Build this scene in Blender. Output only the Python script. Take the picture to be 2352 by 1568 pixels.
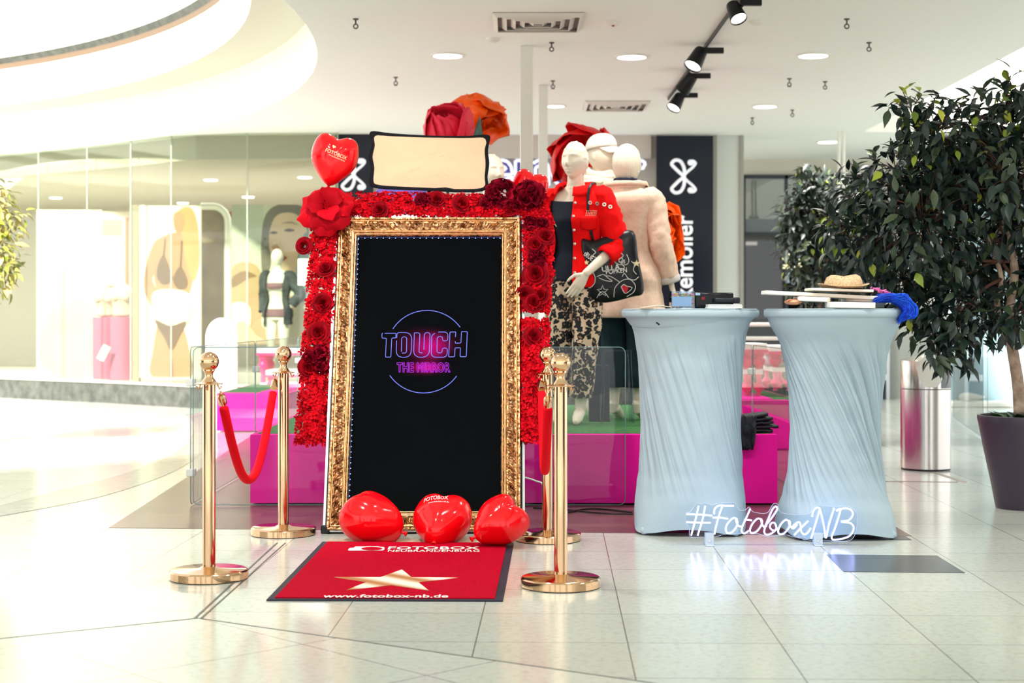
import bpy, bmesh, math, random
from mathutils import Vector, Matrix, noise
from math import sin, cos, pi, radians, sqrt, exp
random.seed(7)
for _o in list(bpy.data.objects):
    bpy.data.objects.remove(_o)
SC = bpy.context.scene
COL = SC.collection
FPX, CX, HY, CAMH = 3600.0, 1176.0, 728.0, 1.07      # focal length in px, optical centre, horizon row, lens height

# ------------------------------------------------------------------ camera
cd = bpy.data.cameras.new('camera')
cam = bpy.data.objects.new('camera', cd)
COL.objects.link(cam)
cam.location = (0, 0, CAMH)
cam.rotation_euler = (radians(90), 0, 0)
cd.sensor_width = 36.0
cd.lens = 36.0 * FPX / 2352.0
cd.shift_y = -(784.0 - HY) / 2352.0
cd.clip_end = 200
cd.dof.use_dof = True
cd.dof.focus_distance = 7.4
cd.dof.aperture_fstop = 3.2
SC.camera = cam

# ------------------------------------------------------------------ exposure
SC.view_settings.view_transform = 'Standard'
SC.view_settings.look = 'None'
SC.view_settings.gamma = 1.0
SC.view_settings.use_curve_mapping = False
SC.view_settings.exposure = 0.14
SC.cycles.use_denoising = True
SC.cycles.max_bounces = 8
SC.cycles.diffuse_bounces = 4
SC.cycles.glossy_bounces = 4
SC.cycles.transmission_bounces = 4
SC.cycles.transparent_max_bounces = 14
SC.cycles.volume_bounces = 0
SC.cycles.caustics_reflective = False
SC.cycles.caustics_refractive = False
SC.cycles.sample_clamp_indirect = 6.0

# ------------------------------------------------------------------ sky over the atrium
W = bpy.data.worlds.new('sky')
SC.world = W
W.use_nodes = True
nt = W.node_tree
bg = nt.nodes['Background']
bg.inputs['Strength'].default_value = 2.3
tc = nt.nodes.new('ShaderNodeTexCoord')
sx = nt.nodes.new('ShaderNodeSeparateXYZ')
rp = nt.nodes.new('ShaderNodeValToRGB')
rp.color_ramp.elements[0].position = 0.44
rp.color_ramp.elements[0].color = (0.45, 0.46, 0.45, 1)
rp.color_ramp.elements[1].position = 0.50
rp.color_ramp.elements[1].color = (0.98, 1.0, 1.0, 1)
for _p, _c in ((0.60, 0.95), (0.75, 0.55), (1.0, 0.50)):
    _e = rp.color_ramp.elements.new(_p)
    _e.color = (_c * 0.98, _c, _c, 1)
mp = nt.nodes.new('ShaderNodeMapRange')
mp.inputs['From Min'].default_value = -1
nt.links.new(tc.outputs['Generated'], sx.inputs[0])
nt.links.new(sx.outputs['Z'], mp.inputs['Value'])
nt.links.new(mp.outputs[0], rp.inputs[0])
nt.links.new(rp.outputs[0], bg.inputs['Color'])

def lamp(name, kind, loc, energy, color=(1, 1, 1), rot=(0, 0, 0), **kw):
    d = bpy.data.lights.new(name, kind)
    d.energy = energy
    d.color = color
    for k, v in kw.items():
        setattr(d, k, v)
    o = bpy.data.objects.new(name, d)
    COL.objects.link(o)
    o.location = loc
    o.rotation_euler = rot
    return o

# warm sun through the round atrium well on the left
SUN = lamp('sun', 'SUN', (-10, 0, 12), 11.0, (1.0, 0.95, 0.86), angle=radians(3))
SUN.rotation_euler = Vector((0.22, 0.75, -0.60)).to_track_quat('-Z', 'Y').to_euler()

# unseen fill spots added above the view, extending the downlight rows and the track
for _y in (6.7, 9.8):
    for _x in (-0.75, 0.75, 2.25):
        lamp('downlight_beam', 'SPOT', (_x, _y, 3.2), 110, (1, .97, .92), (0, 0, 0), spot_size=radians(125), spot_blend=.8, shadow_soft_size=.1)
for _x, _y, _tx, _ty, _tz, _e in ((-1.4, 5.6, -1.1, 8.9, .25, 260), (1.535, 5.2, -.9, 9.3, 1.1, 40), (1.535, 6.4, .5, 9.8, 1.1, 26), (1.535, 7.4, 1.1, 10.4, 1.1, 24)):  # first one is off the track, added to light the stage front
    _d = Vector((_tx - _x, _ty - _y, _tz - 3.05))
    lamp('spot_beam', 'SPOT', (_x, _y, 3.05), _e, (1, .95, .88), _d.to_track_quat('-Z', 'Y').to_euler(), spot_size=radians(62), spot_blend=.7, shadow_soft_size=.08)

# ------------------------------------------------------------------ pixel helpers (photo pixel -> point in the room)
def P(px, py, Y):
    return Vector(((px - CX) / FPX * Y, Y, CAMH + (HY - py) / FPX * Y))

def FL(px, py, z=0.0):
    Y = (CAMH - z) * FPX / (py - HY)
    return Vector(((px - CX) / FPX * Y, Y, z))

def CE(px, py, z=3.23):
    Y = (z - CAMH) * FPX / (HY - py)
    return Vector(((px - CX) / FPX * Y, Y, z))

def onplane(px, py, p0, n):
    d = Vector(((px - CX) / FPX, 1.0, (HY - py) / FPX))
    c = Vector((0, 0, CAMH))
    t = (p0 - c).dot(n) / d.dot(n)
    return c + d * t

def srgb(r, g, b):
    def f(c):
        c /= 255.0
        return c / 12.92 if c <= 0.04045 else ((c + 0.055) / 1.055) ** 2.4
    return (f(r), f(g), f(b), 1.0)

# ------------------------------------------------------------------ materials
def mat(name, col, rough=0.5, metal=0.0, spec=0.3, coat=0.0, emit=None, es=0.0, alpha=1.0, sheen=0.0, bump=None, var=None):
    """bump = (noise scale, strength, distance); var = (noise scale, second colour, low, high)"""
    m = bpy.data.materials.new(name)
    m.use_nodes = True
    t = m.node_tree
    b = t.nodes['Principled BSDF']
    c = srgb(*col) if len(col) == 3 else col
    b.inputs['Base Color'].default_value = c
    b.inputs['Roughness'].default_value = rough
    b.inputs['Metallic'].default_value = metal
    b.inputs['Specular IOR Level'].default_value = spec
    b.inputs['Coat Weight'].default_value = coat
    b.inputs['Sheen Weight'].default_value = sheen
    b.inputs['Alpha'].default_value = alpha
    if emit is not None:
        b.inputs['Emission Color'].default_value = srgb(*emit)
        b.inputs['Emission Strength'].default_value = es
    co = None
    if bump or var:
        co = t.nodes.new('ShaderNodeTexCoord')
    if var:
        n = t.nodes.new('ShaderNodeTexNoise')
        n.inputs['Scale'].default_value = var[0]
        n.inputs['Detail'].default_value = 5
        r = t.nodes.new('ShaderNodeValToRGB')
        r.color_ramp.elements[0].position = var[2] if len(var) > 2 else 0.35
        r.color_ramp.elements[1].position = var[3] if len(var) > 3 else 0.65
        r.color_ramp.elements[0].color = srgb(*var[1])
        r.color_ramp.elements[1].color = c
        t.links.new(co.outputs['Object'], n.inputs['Vector'])
        t.links.new(n.outputs['Fac'], r.inputs[0])
        t.links.new(r.outputs[0], b.inputs['Base Color'])
    if bump:
        n = t.nodes.new('ShaderNodeTexNoise')
        n.inputs['Scale'].default_value = bump[0]
        n.inputs['Detail'].default_value = 4
        bm = t.nodes.new('ShaderNodeBump')
        bm.inputs['Strength'].default_value = bump[1]
        bm.inputs['Distance'].default_value = bump[2] if len(bump) > 2 else 0.01
        t.links.new(co.outputs['Object'], n.inputs['Vector'])
        t.links.new(n.outputs['Fac'], bm.inputs['Height'])
        t.links.new(bm.outputs[0], b.inputs['Normal'])
    return m

def emis(name, col, s):
    m = bpy.data.materials.new(name)
    m.use_nodes = True
    t = m.node_tree
    t.nodes.remove(t.nodes['Principled BSDF'])
    e = t.nodes.new('ShaderNodeEmission')
    e.inputs[0].default_value = srgb(*col)
    e.inputs[1].default_value = s
    t.links.new(e.outputs[0], t.nodes['Material Output'].inputs[0])
    return m

def glass(name, tint=(245, 250, 248), refl=1.0):
    """thin pane: see-through with a Fresnel reflection"""
    m = bpy.data.materials.new(name)
    m.use_nodes = True
    t = m.node_tree
    t.nodes.remove(t.nodes['Principled BSDF'])
    tr = t.nodes.new('ShaderNodeBsdfTransparent')
    tr.inputs[0].default_value = srgb(*tint)
    gl = t.nodes.new('ShaderNodeBsdfGlossy')
    gl.inputs['Roughness'].default_value = 0.02
    fr = t.nodes.new('ShaderNodeFresnel')
    ge = t.nodes.new('ShaderNodeNewGeometry')
    io = t.nodes.new('ShaderNodeMath')          # same thin-pane reflection from either side
    io.operation = 'MULTIPLY_ADD'
    io.inputs[1].default_value = 1 / 1.45 - 1.45
    io.inputs[2].default_value = 1.45
    t.links.new(ge.outputs['Backfacing'], io.inputs[0])
    t.links.new(io.outputs[0], fr.inputs[0])
    mu = t.nodes.new('ShaderNodeMath')
    mu.operation = 'MULTIPLY'
    mu.inputs[1].default_value = refl
    mx = t.nodes.new('ShaderNodeMixShader')
    t.links.new(fr.outputs[0], mu.inputs[0])
    t.links.new(mu.outputs[0], mx.inputs[0])
    t.links.new(tr.outputs[0], mx.inputs[1])
    t.links.new(gl.outputs[0], mx.inputs[2])
    t.links.new(mx.outputs[0], t.nodes['Material Output'].inputs[0])
    return m

# ------------------------------------------------------------------ mesh builder
ORG = {}

class MB:
    def __init__(s):
        s.v, s.f, s.mi = [], [], []
        s.cur = 0

    def add(s, vs, fs):
        o = len(s.v)
        s.v += [Vector(p) for p in vs]
        s.f += [tuple(i + o for i in f) for f in fs]
        s.mi += [s.cur] * len(fs)
        return s

    def box(s, c, d, M=None):
        x, y, z = d[0] / 2, d[1] / 2, d[2] / 2
        vs = [Vector((a * x, b * y, e * z)) for a in (-1, 1) for b in (-1, 1) for e in (-1, 1)]
        if M:
            vs = [M @ p for p in vs]
        vs = [p + Vector(c) for p in vs]
        return s.add(vs, [(0, 1, 3, 2), (4, 6, 7, 5), (0, 4, 5, 1), (2, 3, 7, 6), (0, 2, 6, 4), (1, 5, 7, 3)])

    def bb(s, a, b):
        a, b = Vector(a), Vector(b)
        return s.box((a + b) / 2, [abs(q) for q in (b - a)])

    def tube(s, pts, r, n=8, closed=False, cap=True, flat=1.0):
        pts = [Vector(p) for p in pts]
        k = len(pts)
        rr = r if isinstance(r, (list, tuple)) else [r] * k
        tan = []
        for i in range(k):
            a = pts[(i - 1) % k] if (closed or i > 0) else pts[0]
            b = pts[(i + 1) % k] if (closed or i < k - 1) else pts[-1]
            d = b - a
            tan.append(d.normalized() if d.length > 1e-9 else Vector((0, 0, 1)))
        up = Vector((0, 0, 1)) if abs(tan[0].z) < 0.9 else Vector((0, 1, 0))
        nx = tan[0].cross(up).normalized()
        vs = []
        for i in range(k):
            nx = (nx - tan[i] * nx.dot(tan[i]))
            nx = nx.normalized() if nx.length > 1e-6 else tan[i].orthogonal().normalized()
            ny = tan[i].cross(nx)
            for j in range(n):
                a = 2 * pi * j / n
                vs.append(pts[i] + nx * (cos(a) * rr[i]) + ny * (sin(a) * rr[i] * flat))
        fs = []
        for i in range(k if closed else k - 1):
            for j in range(n):
                i2 = (i + 1) % k
                fs.append((i * n + j, i * n + (j + 1) % n, i2 * n + (j + 1) % n, i2 * n + j))
        if cap and not closed:
            fs.append(tuple(range(n))[::-1])
            fs.append(tuple((k - 1) * n + j for j in range(n)))
        return s.add(vs, fs)

    def limb(s, pts, rr, n=14, flat=1.0):
        """tube with rounded ends"""
        pts = [Vector(p) for p in pts]
        d0 = (pts[0] - pts[1]).normalized()
        d1 = (pts[-1] - pts[-2]).normalized()
        a, b = [], []
        for t in (0.98, 0.8, 0.45):
            a.append((pts[0] + d0 * rr[0] * t, rr[0] * sqrt(1 - t * t)))
            b.append((pts[-1] + d1 * rr[-1] * t, rr[-1] * sqrt(1 - t * t)))
        b.reverse()
        P2 = [q[0] for q in a] + pts + [q[0] for q in b]
        R2 = [q[1] for q in a] + list(rr) + [q[1] for q in b]
        return s.tube(P2, R2, n, flat=flat)

    def lathe(s, prof, n=32, c=(0, 0, 0), M=None, cap=True):
        c = Vector(c)
        vs, fs = [], []
        for (r, z) in prof:
            for j in range(n):
                a = 2 * pi * j / n
                p = Vector((r * cos(a), r * sin(a), z))
                vs.append((M @ p if M else p) + c)
        for i in range(len(prof) - 1):
            for j in range(n):
                fs.append((i * n + j, i * n + (j + 1) % n, (i + 1) * n + (j + 1) % n, (i + 1) * n + j))
        if cap:
            fs.append(tuple(range(n))[::-1])
            fs.append(tuple((len(prof) - 1) * n + j for j in range(n)))
        return s.add(vs, fs)

    def ell(s, c, r, nu=20, nv=12, M=None, fn=None):
        c = Vector(c)
        vs, fs = [], []
        for i in range(nv + 1):
            ph = -pi / 2 + pi * i / nv
            for j in range(nu):
                a = 2 * pi * j / nu
                d = Vector((cos(ph) * cos(a), cos(ph) * sin(a), sin(ph)))
                p = fn(d) if fn else Vector((d.x * r[0], d.y * r[1], d.z * r[2]))
                vs.append((M @ p if M else p) + c)
        for i in range(nv):
            for j in range(nu):
                fs.append((i * nu + j, i * nu + (j + 1) % nu, (i + 1) * nu + (j + 1) % nu, (i + 1) * nu + j))
        return s.add(vs, fs)

    def grid(s, fn, nu, nv, cu=False, flip=False):
        vs, fs = [], []
        ku = nu if cu else nu + 1
        for i in range(nv + 1):
            for j in range(ku):
                vs.append(Vector(fn(j / nu, i / nv)))
        for i in range(nv):
            for j in range(nu):
                q = (i * ku + j, i * ku + (j + 1) % ku, (i + 1) * ku + (j + 1) % ku, (i + 1) * ku + j)
                fs.append(q[::-1] if flip else q)
        return s.add(vs, fs)

    def loft(s, rings, cap=True, closed=True):
        n = len(rings[0])
        vs = [p for r in rings for p in r]
        fs = []
        for i in range(len(rings) - 1):
            for j in range(n if closed else n - 1):
                fs.append((i * n + j, i * n + (j + 1) % n, (i + 1) * n + (j + 1) % n, (i + 1) * n + j))
        if cap and closed:
            fs.append(tuple(range(n))[::-1])
            fs.append(tuple((len(rings) - 1) * n + j for j in range(n)))
        return s.add(vs, fs)

    def prism(s, pts, d):
        """flat outline (3-D points in one plane) given a thickness vector d"""
        pts = [Vector(p) for p in pts]
        d = Vector(d)
        n = len(pts)
        fs = [tuple(range(n)), tuple(range(2 * n - 1, n - 1, -1))]
        fs += [(i, i + n, (i + 1) % n + n, (i + 1) % n) for i in range(n)]
        return s.add(pts + [p + d for p in pts], fs)

    def poly(s, pts):
        return s.add(pts, [tuple(range(len(pts)))])

    def build(s, name, m, parent=None, at=None, ang=35, smooth=True, bevel=0.0, subs=0, solid=0.0):
        if parent is not None:
            o0 = ORG[parent.name]
        else:
            o0 = Vector(at) if at is not None else Vector((0, 0, 0))
        me = bpy.data.meshes.new(name)
        me.from_pydata([tuple(p - o0) for p in s.v], [], s.f)
        me.validate()
        ms = m if isinstance(m, (list, tuple)) else [m]
        for q in ms:
            me.materials.append(q)
        if len(ms) > 1 and len(me.polygons) == len(s.mi):
            me.polygons.foreach_set('material_index', s.mi)
        b = bmesh.new()
        b.from_mesh(me)
        bmesh.ops.recalc_face_normals(b, faces=b.faces)
        b.to_mesh(me)
        b.free()
        if smooth:
            me.shade_smooth()
            if ang < 180:
                me.set_sharp_from_angle(angle=radians(ang))
        o = bpy.data.objects.new(name, me)
        COL.objects.link(o)
        if parent is not None:
            o.parent = parent
        else:
            o.location = o0
        ORG[o.name] = o0
        if solid:
            q = o.modifiers.new('thickness', 'SOLIDIFY')
            q.thickness = solid
            q.offset = 0
        if bevel:
            q = o.modifiers.new('bevel', 'BEVEL')
            q.width = bevel
            q.segments = 2
            q.limit_method = 'ANGLE'
        if subs:
            q = o.modifiers.new('subdivision', 'SUBSURF')
            q.levels = subs
            q.render_levels = subs
        return o

def tag(o, label, cat, group=None, kind=None):
    o['label'] = label
    o['category'] = cat
    if group:
        o['group'] = group
    if kind:
        o['kind'] = kind
    return o

def thing(name, label, cat, at, group=None):
    o = bpy.data.objects.new(name, None)
    COL.objects.link(o)
    o.location = Vector(at)
    o.empty_display_size = 0.1
    ORG[o.name] = Vector(at)
    return tag(o, label, cat, group)

def struct(name, mb, m, label=None, **kw):
    o = mb.build(name, m, **kw)
    o['kind'] = 'structure'
    if label:
        o['label'] = label
    return o

def copy_tree(o, loc, label=None, parent=None):
    c = o.copy()
    COL.objects.link(c)
    if parent is not None:
        c.parent = parent
    else:
        c.location = Vector(loc)
        ORG[c.name] = Vector(loc)
        if label:
            c['label'] = label
    for ch in list(o.children):
        copy_tree(ch, None, None, c)
    return c

def crom(pts, k=6, closed=False):
    """Catmull-Rom through the points (tuples of any length)"""
    pts = [Vector(p) for p in pts]
    n = len(pts)
    out = []
    for i in range(n if closed else n - 1):
        p1, p2 = pts[i], pts[(i + 1) % n]
        p0 = pts[(i - 1) % n] if (closed or i > 0) else p1 * 2 - p2
        p3 = pts[(i + 2) % n] if (closed or i < n - 2) else p2 * 2 - p1
        for j in range(k):
            t = j / k
            out.append(0.5 * ((2 * p1) + (p2 - p0) * t + (2 * p0 - 5 * p1 + 4 * p2 - p3) * t * t + (3 * p1 - p0 - 3 * p2 + p3) * t ** 3))
    if not closed:
        out.append(pts[-1].copy())
    return out

def nz(x, y=0.0, z=0.0):
    return noise.noise(Vector((x, y, z)))

def lerp(tab, x):
    """piecewise linear table [(x, y...)]"""
    if x <= tab[0][0]:
        return tab[0][1]
    for (a, b) in zip(tab, tab[1:]):
        if x <= b[0]:
            t = (x - a[0]) / (b[0] - a[0])
            t = t * t * (3 - 2 * t) * 0.35 + t * 0.65
            return a[1] + (b[1] - a[1]) * t
    return tab[-1][1]

def text_flat(s, bold=0.0, spacing=1.0):
    """lettering as flat triangles: (verts2d scaled to cap height 1 and starting at x=0, faces, width)"""
    c = bpy.data.curves.new('lettering', 'FONT')
    c.body = s
    c.size = 1.0
    c.offset = bold
    c.space_character = spacing
    c.resolution_u = 3
    o = bpy.data.objects.new('lettering', c)
    COL.objects.link(o)
    dg = bpy.context.evaluated_depsgraph_get()
    me = bpy.data.meshes.new_from_object(o.evaluated_get(dg))
    vs = [(v.co.x, v.co.y) for v in me.vertices]
    fs = [tuple(p.vertices) for p in me.polygons]
    bpy.data.objects.remove(o)
    bpy.data.curves.remove(c)
    bpy.data.meshes.remove(me)
    x0 = min(p[0] for p in vs)
    x1 = max(p[0] for p in vs)
    return [(p[0] - x0, p[1]) for p in vs], fs, x1 - x0

def put_text(mb, s, fn, bold=0.0, spacing=1.0, width=1.0, height=None):
    """place lettering through fn(x, y): x 0..width, y in the same unit (or scaled to give cap height)"""
    vs, fs, w = text_flat(s, bold, spacing)
    kx = width / w
    ky = (height / 0.7) if height else kx
    mb.add([fn(x * kx, y * ky) for x, y in vs], fs)

# common materials
M = {}
M['white'] = mat('white_paint', (236, 237, 230), 0.6)
M['black'] = mat('black_plastic', (14, 16, 22), 0.35)
M['black_cloth'] = mat('black_cloth', (12, 14, 22), 0.85, bump=(60, 0.3, 0.004))
M['gold'] = mat('polished_gold', (222, 182, 144), 0.10, 1.0, .5)
M['steel'] = mat('brushed_steel', (205, 205, 200), 0.28, 1.0)
M['alu'] = mat('aluminium_edge', (205, 210, 215), 0.3, 0.9)
M['red_velvet'] = mat('red_velvet', (226, 6, 26), 0.8, spec=.1)
M['balloon'] = mat('red_balloon_skin', (232, 6, 18), 0.12, spec=0.38)
M['magenta'] = mat('magenta_fabric', (232, 20, 152), 0.7, spec=.1, bump=(7, 0.25, 0.02))
M['turf'] = mat('artificial_turf', (70, 130, 66), 0.9, bump=(220, 0.8, 0.01), var=(60, (40, 92, 48)))
M['grey_white'] = mat('stretch_cloth', (172, 190, 202), 0.8, spec=.15)
M['plinth'] = mat('dark_stone', (96, 98, 92), 0.4, var=(9, (70, 72, 68)))
M['glass'] = glass('clear_glass')
M['shop_glass'] = glass('shop_window_glass', (236, 240, 232), 1.1)
M['manne'] = mat('mannequin_cream', (228, 213, 194), 0.42)
M['chrome'] = mat('chrome', (225, 225, 225), 0.08, 1.0)
# ================================================================== THE SETTING
CZ = 3.23                                            # ceiling height
# ---- floor
fm = bpy.data.materials.new('polished_stone_tile')
fm.use_nodes = True
t = fm.node_tree
b = t.nodes['Principled BSDF']
co = t.nodes.new('ShaderNodeTexCoord')
def tile_nodes(t, co, p0, ang, size, mortar, colA, colB, colM):
    m = t.nodes.new('ShaderNodeMapping')
    q = Matrix.Rotation(ang, 2) @ Vector(p0)
    m.inputs['Location'].default_value = (-q.x, -q.y, 0)
    m.inputs['Rotation'].default_value = (0, 0, ang)
    br = t.nodes.new('ShaderNodeTexBrick')
    br.offset = 0.0
    br.inputs['Scale'].default_value = 1.0
    br.inputs['Brick Width'].default_value = size
    br.inputs['Row Height'].default_value = size
    br.inputs['Mortar Size'].default_value = mortar
    br.inputs['Mortar Smooth'].default_value = 0.1
    br.inputs['Color1'].default_value = srgb(*colA)
    br.inputs['Color2'].default_value = srgb(*colB)
    br.inputs['Mortar'].default_value = srgb(*colM)
    t.links.new(co.outputs['Object'], m.inputs[0])
    t.links.new(m.outputs[0], br.inputs['Vector'])
    return br
def stone(name, p0, ang, size, colA=(206, 205, 194), colB=(198, 198, 188), colM=(120, 118, 110), mortar=0.0022):
    m = bpy.data.materials.new(name)
    m.use_nodes = True
    t = m.node_tree
    b = t.nodes['Principled BSDF']
    co = t.nodes.new('ShaderNodeTexCoord')
    br = tile_nodes(t, co, p0, ang, size, mortar, colA, colB, colM)
    n = t.nodes.new('ShaderNodeTexNoise')
    n.inputs['Scale'].default_value = 38
    n.inputs['Detail'].default_value = 8
    n.inputs['Roughness'].default_value = 0.7
    r = t.nodes.new('ShaderNodeValToRGB')
    r.color_ramp.elements[0].position = 0.30
    r.color_ramp.elements[0].color = (0.62, 0.60, 0.56, 1)
    r.color_ramp.elements[1].position = 0.52
    r.color_ramp.elements[1].color = (1, 1, 1, 1)
    n2 = t.nodes.new('ShaderNodeTexNoise')
    n2.inputs['Scale'].default_value = 3.0
    n2.inputs['Detail'].default_value = 4
    r2 = t.nodes.new('ShaderNodeValToRGB')
    r2.color_ramp.elements[0].color = (0.86, 0.85, 0.82, 1)
    r2.color_ramp.elements[1].color = (1, 1, 1, 1)
    mx = t.nodes.new('ShaderNodeMixRGB')
    mx.blend_type = 'MULTIPLY'
    mx.inputs[0].default_value = 0.55
    mx2 = t.nodes.new('ShaderNodeMixRGB')
    mx2.blend_type = 'MULTIPLY'
    mx2.inputs[0].default_value = 0.7
    t.links.new(co.outputs['Object'], n.inputs['Vector'])
    t.links.new(co.outputs['Object'], n2.inputs['Vector'])
    t.links.new(n.outputs['Fac'], r.inputs[0])
    t.links.new(n2.outputs['Fac'], r2.inputs[0])
    t.links.new(br.outputs['Color'], mx.inputs[1])
    t.links.new(r.outputs[0], mx.inputs[2])
    t.links.new(mx.outputs[0], mx2.inputs[1])
    t.links.new(r2.outputs[0], mx2.inputs[2])
    t.links.new(mx2.outputs[0], b.inputs['Base Color'])
    b.inputs['Roughness'].default_value = 0.16
    b.inputs['Specular IOR Level'].default_value = 0.6
    return m
TILE_A = radians(1.57)
bpy.data.materials.remove(fm)
M['floor'] = stone('pale_stone_tile', (0.4075, 6.15), TILE_A, 0.5, (208, 211, 204), (201, 205, 197))
M['floor_b'] = stone('pale_stone_tile_diagonal', (-1.116, 5.57), radians(46), 0.62, (212, 216, 208), (207, 211, 203))
mb = MB()
mb.poly([(-26, -4, 0), (16, -4, 0), (16, 34, 0), (-26, 34, 0)])
struct('floor', mb, M['floor'], 'pale polished stone tile floor of the mall')
# front area beyond the angled joint has its own tile direction
J0, JL, JR = FL(455, 1420), FL(-400, 1508), FL(2100, 1655)
mb = MB()
a, l, r = [p + Vector((0, 0, 0.001)) for p in (J0, JL, JR)]
mb.poly([l, (l.x, 0.5, 0.001), (r.x, 0.5, 0.001), r, a])
struct('trim_1', mb, M['floor_b'], 'angled field of pale floor tiles in the foreground')
M['joint'] = mat('metal_joint', (96, 98, 100), 0.35, 0.5)
def strip(name, p, q, w, m, z=0.0022, label=None):
    p, q = Vector(p), Vector(q)
    d = (q - p).normalized()
    n = Vector((-d.y, d.x, 0)) * w / 2
    up = Vector((0, 0, z))
    mb = MB()
    mb.prism([p + n + up, q + n + up, q - n + up, p - n + up], (0, 0, -z))
    return struct(name, mb, m, label)
strip('trim_2', J0, JL, 0.006, M['joint'], label='thin grey floor joint running to the left edge')
strip('trim_3', J0, JR, 0.006, M['joint'], label='thin grey floor joint crossing the foreground')
strip('trim_4', J0 + Vector((-0.012, 0, 0)), FL(642, 1247) + Vector((-.012, 0, 0)), 0.008, M['joint'], label='double dark floor joint left of the red mat')
strip('trim_5', J0 + Vector((0.012, 0, 0)), FL(655, 1247), 0.006, M['joint'], label='second line of the dark floor joint left of the red mat')
# dark tiles let into the pale floor
M['slate'] = mat('slate_tile', (62, 70, 78), 0.22, var=(30, (48, 55, 64)))
def tile4(name, pp, m, label, z=0.0018):
    mb = MB()
    mb.prism([FL(*p) + Vector((0, 0, z)) for p in pp], (0, 0, -z))
    return struct(name, mb, m, label)
tile4('trim_6', [(1898, 1273.5), (2152, 1276), (2217, 1316), (1938, 1313)], M['slate'], 'dark slate floor tile in front of the cocktail tables')
tile4('trim_7', [(1830, 1231), (2080, 1232), (2094, 1240), (1836, 1239)], M['slate'], 'dark slate floor strip behind the neon sign')
# brown wood-look flooring under the display
wm = mat('brown_wood_floor', (112, 78, 72), 0.25, var=(3, (92, 62, 58)))
tt = wm.node_tree
wc = tt.nodes.new('ShaderNodeTexCoord')
wb = tile_nodes(tt, wc, (0, 0), 0, 0.9, 0.002, (116, 84, 80), (92, 66, 66), (52, 40, 42))
wb.inputs['Row Height'].default_value = 0.14
wb.offset = 0.5
tt.links.new(wb.outputs['Color'], tt.nodes['Principled BSDF'].inputs['Base Color'])
tile4('trim_8', [(250, 1212), (2094, 1231), (2045, 1203), (1905, 1100), (1700, 960), (640, 960)], wm, 'brown wood-look floor panel under the display stage', 0.0015)
M['brass'] = mat('dark_brass_strip', (104, 62, 52), 0.4, 0.4)
strip('trim_9', FL(1975, 1105), FL(2200, 1107), 0.012, M['brass'], label='thin red-brown floor strip in front of the steel bin')
strip('trim_10', FL(2147, 1085), FL(2215, 1107), 0.035, mat('taupe_strip', (150, 140, 132), 0.4), label='short taupe floor strip beside the steel bin')
# curved grey stone band on the left
mb = MB()
A = crom([(-60, 1176), (120, 1130), (250, 1098), (370, 1056), (430, 1016), (446, 975), (425, 950)], 6)
B = crom([(-60, 1196), (140, 1160), (262, 1132), (392, 1086), (470, 1036), (500, 980), (478, 950)], 6)
vs, fs = [], []
for p, q in zip(A, B):
    vs += [FL(p[0], p[1]) + Vector((0, 0, .0016)), FL(q[0], q[1]) + Vector((0, 0, .0016))]
for i in range(len(A) - 1):
    fs.append((2 * i, 2 * i + 1, 2 * i + 3, 2 * i + 2))
mb.add(vs, fs)
struct('trim_11', mb, mat('grey_stone_band', (166, 168, 160), 0.18, var=(12, (150, 152, 146))), 'curved grey stone band in the floor on the left')

# ---- ceiling with the round atrium well (left) and the skylight well (right)
AC, AR = Vector((-12.17, 11.6, 0)), 10.65
M['ceil'] = mat('ceiling_plaster', (246, 251, 248), 0.85)
M['well'] = mat('white_well_paint', (242, 242, 234), 0.6)
SKX, SKY0, SKY1 = 4.10, 4.0, 18.3
mb = MB()
mb.cur = 0
ang = [radians(a) for a in range(-90, 91, 3)]
arc = [Vector((AC.x + AR * cos(a), AC.y + AR * sin(a), CZ)) for a in ang]
Y0, Y1 = -1.0, 34.0
for i in range(len(arc) - 1):
    p, q = arc[i], arc[i + 1]
    x0 = SKX
    mb.add([p, q, (x0, q.y, CZ), (x0, p.y, CZ)], [(0, 1, 2, 3)])
mb.poly([(-26, Y0, CZ), (SKX, Y0, CZ), (SKX, arc[0].y, CZ), (-26, arc[0].y, CZ)])
mb.poly([(-26, arc[-1].y, CZ), (SKX, arc[-1].y, CZ), (SKX, Y1, CZ), (-26, Y1, CZ)])
mb.poly([(SKX, Y0, CZ), (16, Y0, CZ), (16, SKY0, CZ), (SKX, SKY0, CZ)])
mb.poly([(SKX, SKY1, CZ), (16, SKY1, CZ), (16, Y1, CZ), (SKX, Y1, CZ)])
mb.poly([(9, SKY0, CZ), (16, SKY0, CZ), (16, SKY1, CZ), (9, SKY1, CZ)])
struct('ceiling', mb, M['ceil'], 'pale plaster ceiling of the mall')
def ring(name, r0, z0, r1, z1, m, label):
    mb = MB()
    n = 160
    mb.grid(lambda u, v: (AC.x + (r0 + (r1 - r0) * v) * cos(2 * pi * u), AC.y + (r0 + (r1 - r0) * v) * sin(2 * pi * u), z0 + (z1 - z0) * v), n, 1, True)
    return struct(name, mb, m, label)
ring('trim_12', AR, CZ, AR, 3.77, M['well'], 'white curved fascia of the round atrium opening')
ring('trim_13', AR, 3.77, AR - 0.55, 3.77, mat('soffit_shade', (214, 214, 200), 0.8), 'soffit step of the round atrium opening, shade in its grey')  # the underside's shade is put into this greyer paint
ring('trim_14', AR - 0.55, 3.77, AR - 0.55, 4.22, M['well'], 'upper white fascia of the round atrium opening')
ring('trim_15', AR - 0.55, 4.22, AR - 0.55, 4.29, mat('shadow_line_brown', (120, 100, 82), 0.6), 'thin dark line above the upper white fascia, gap shade painted on')  # flush band, the gap's shade is put into its brown
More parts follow.
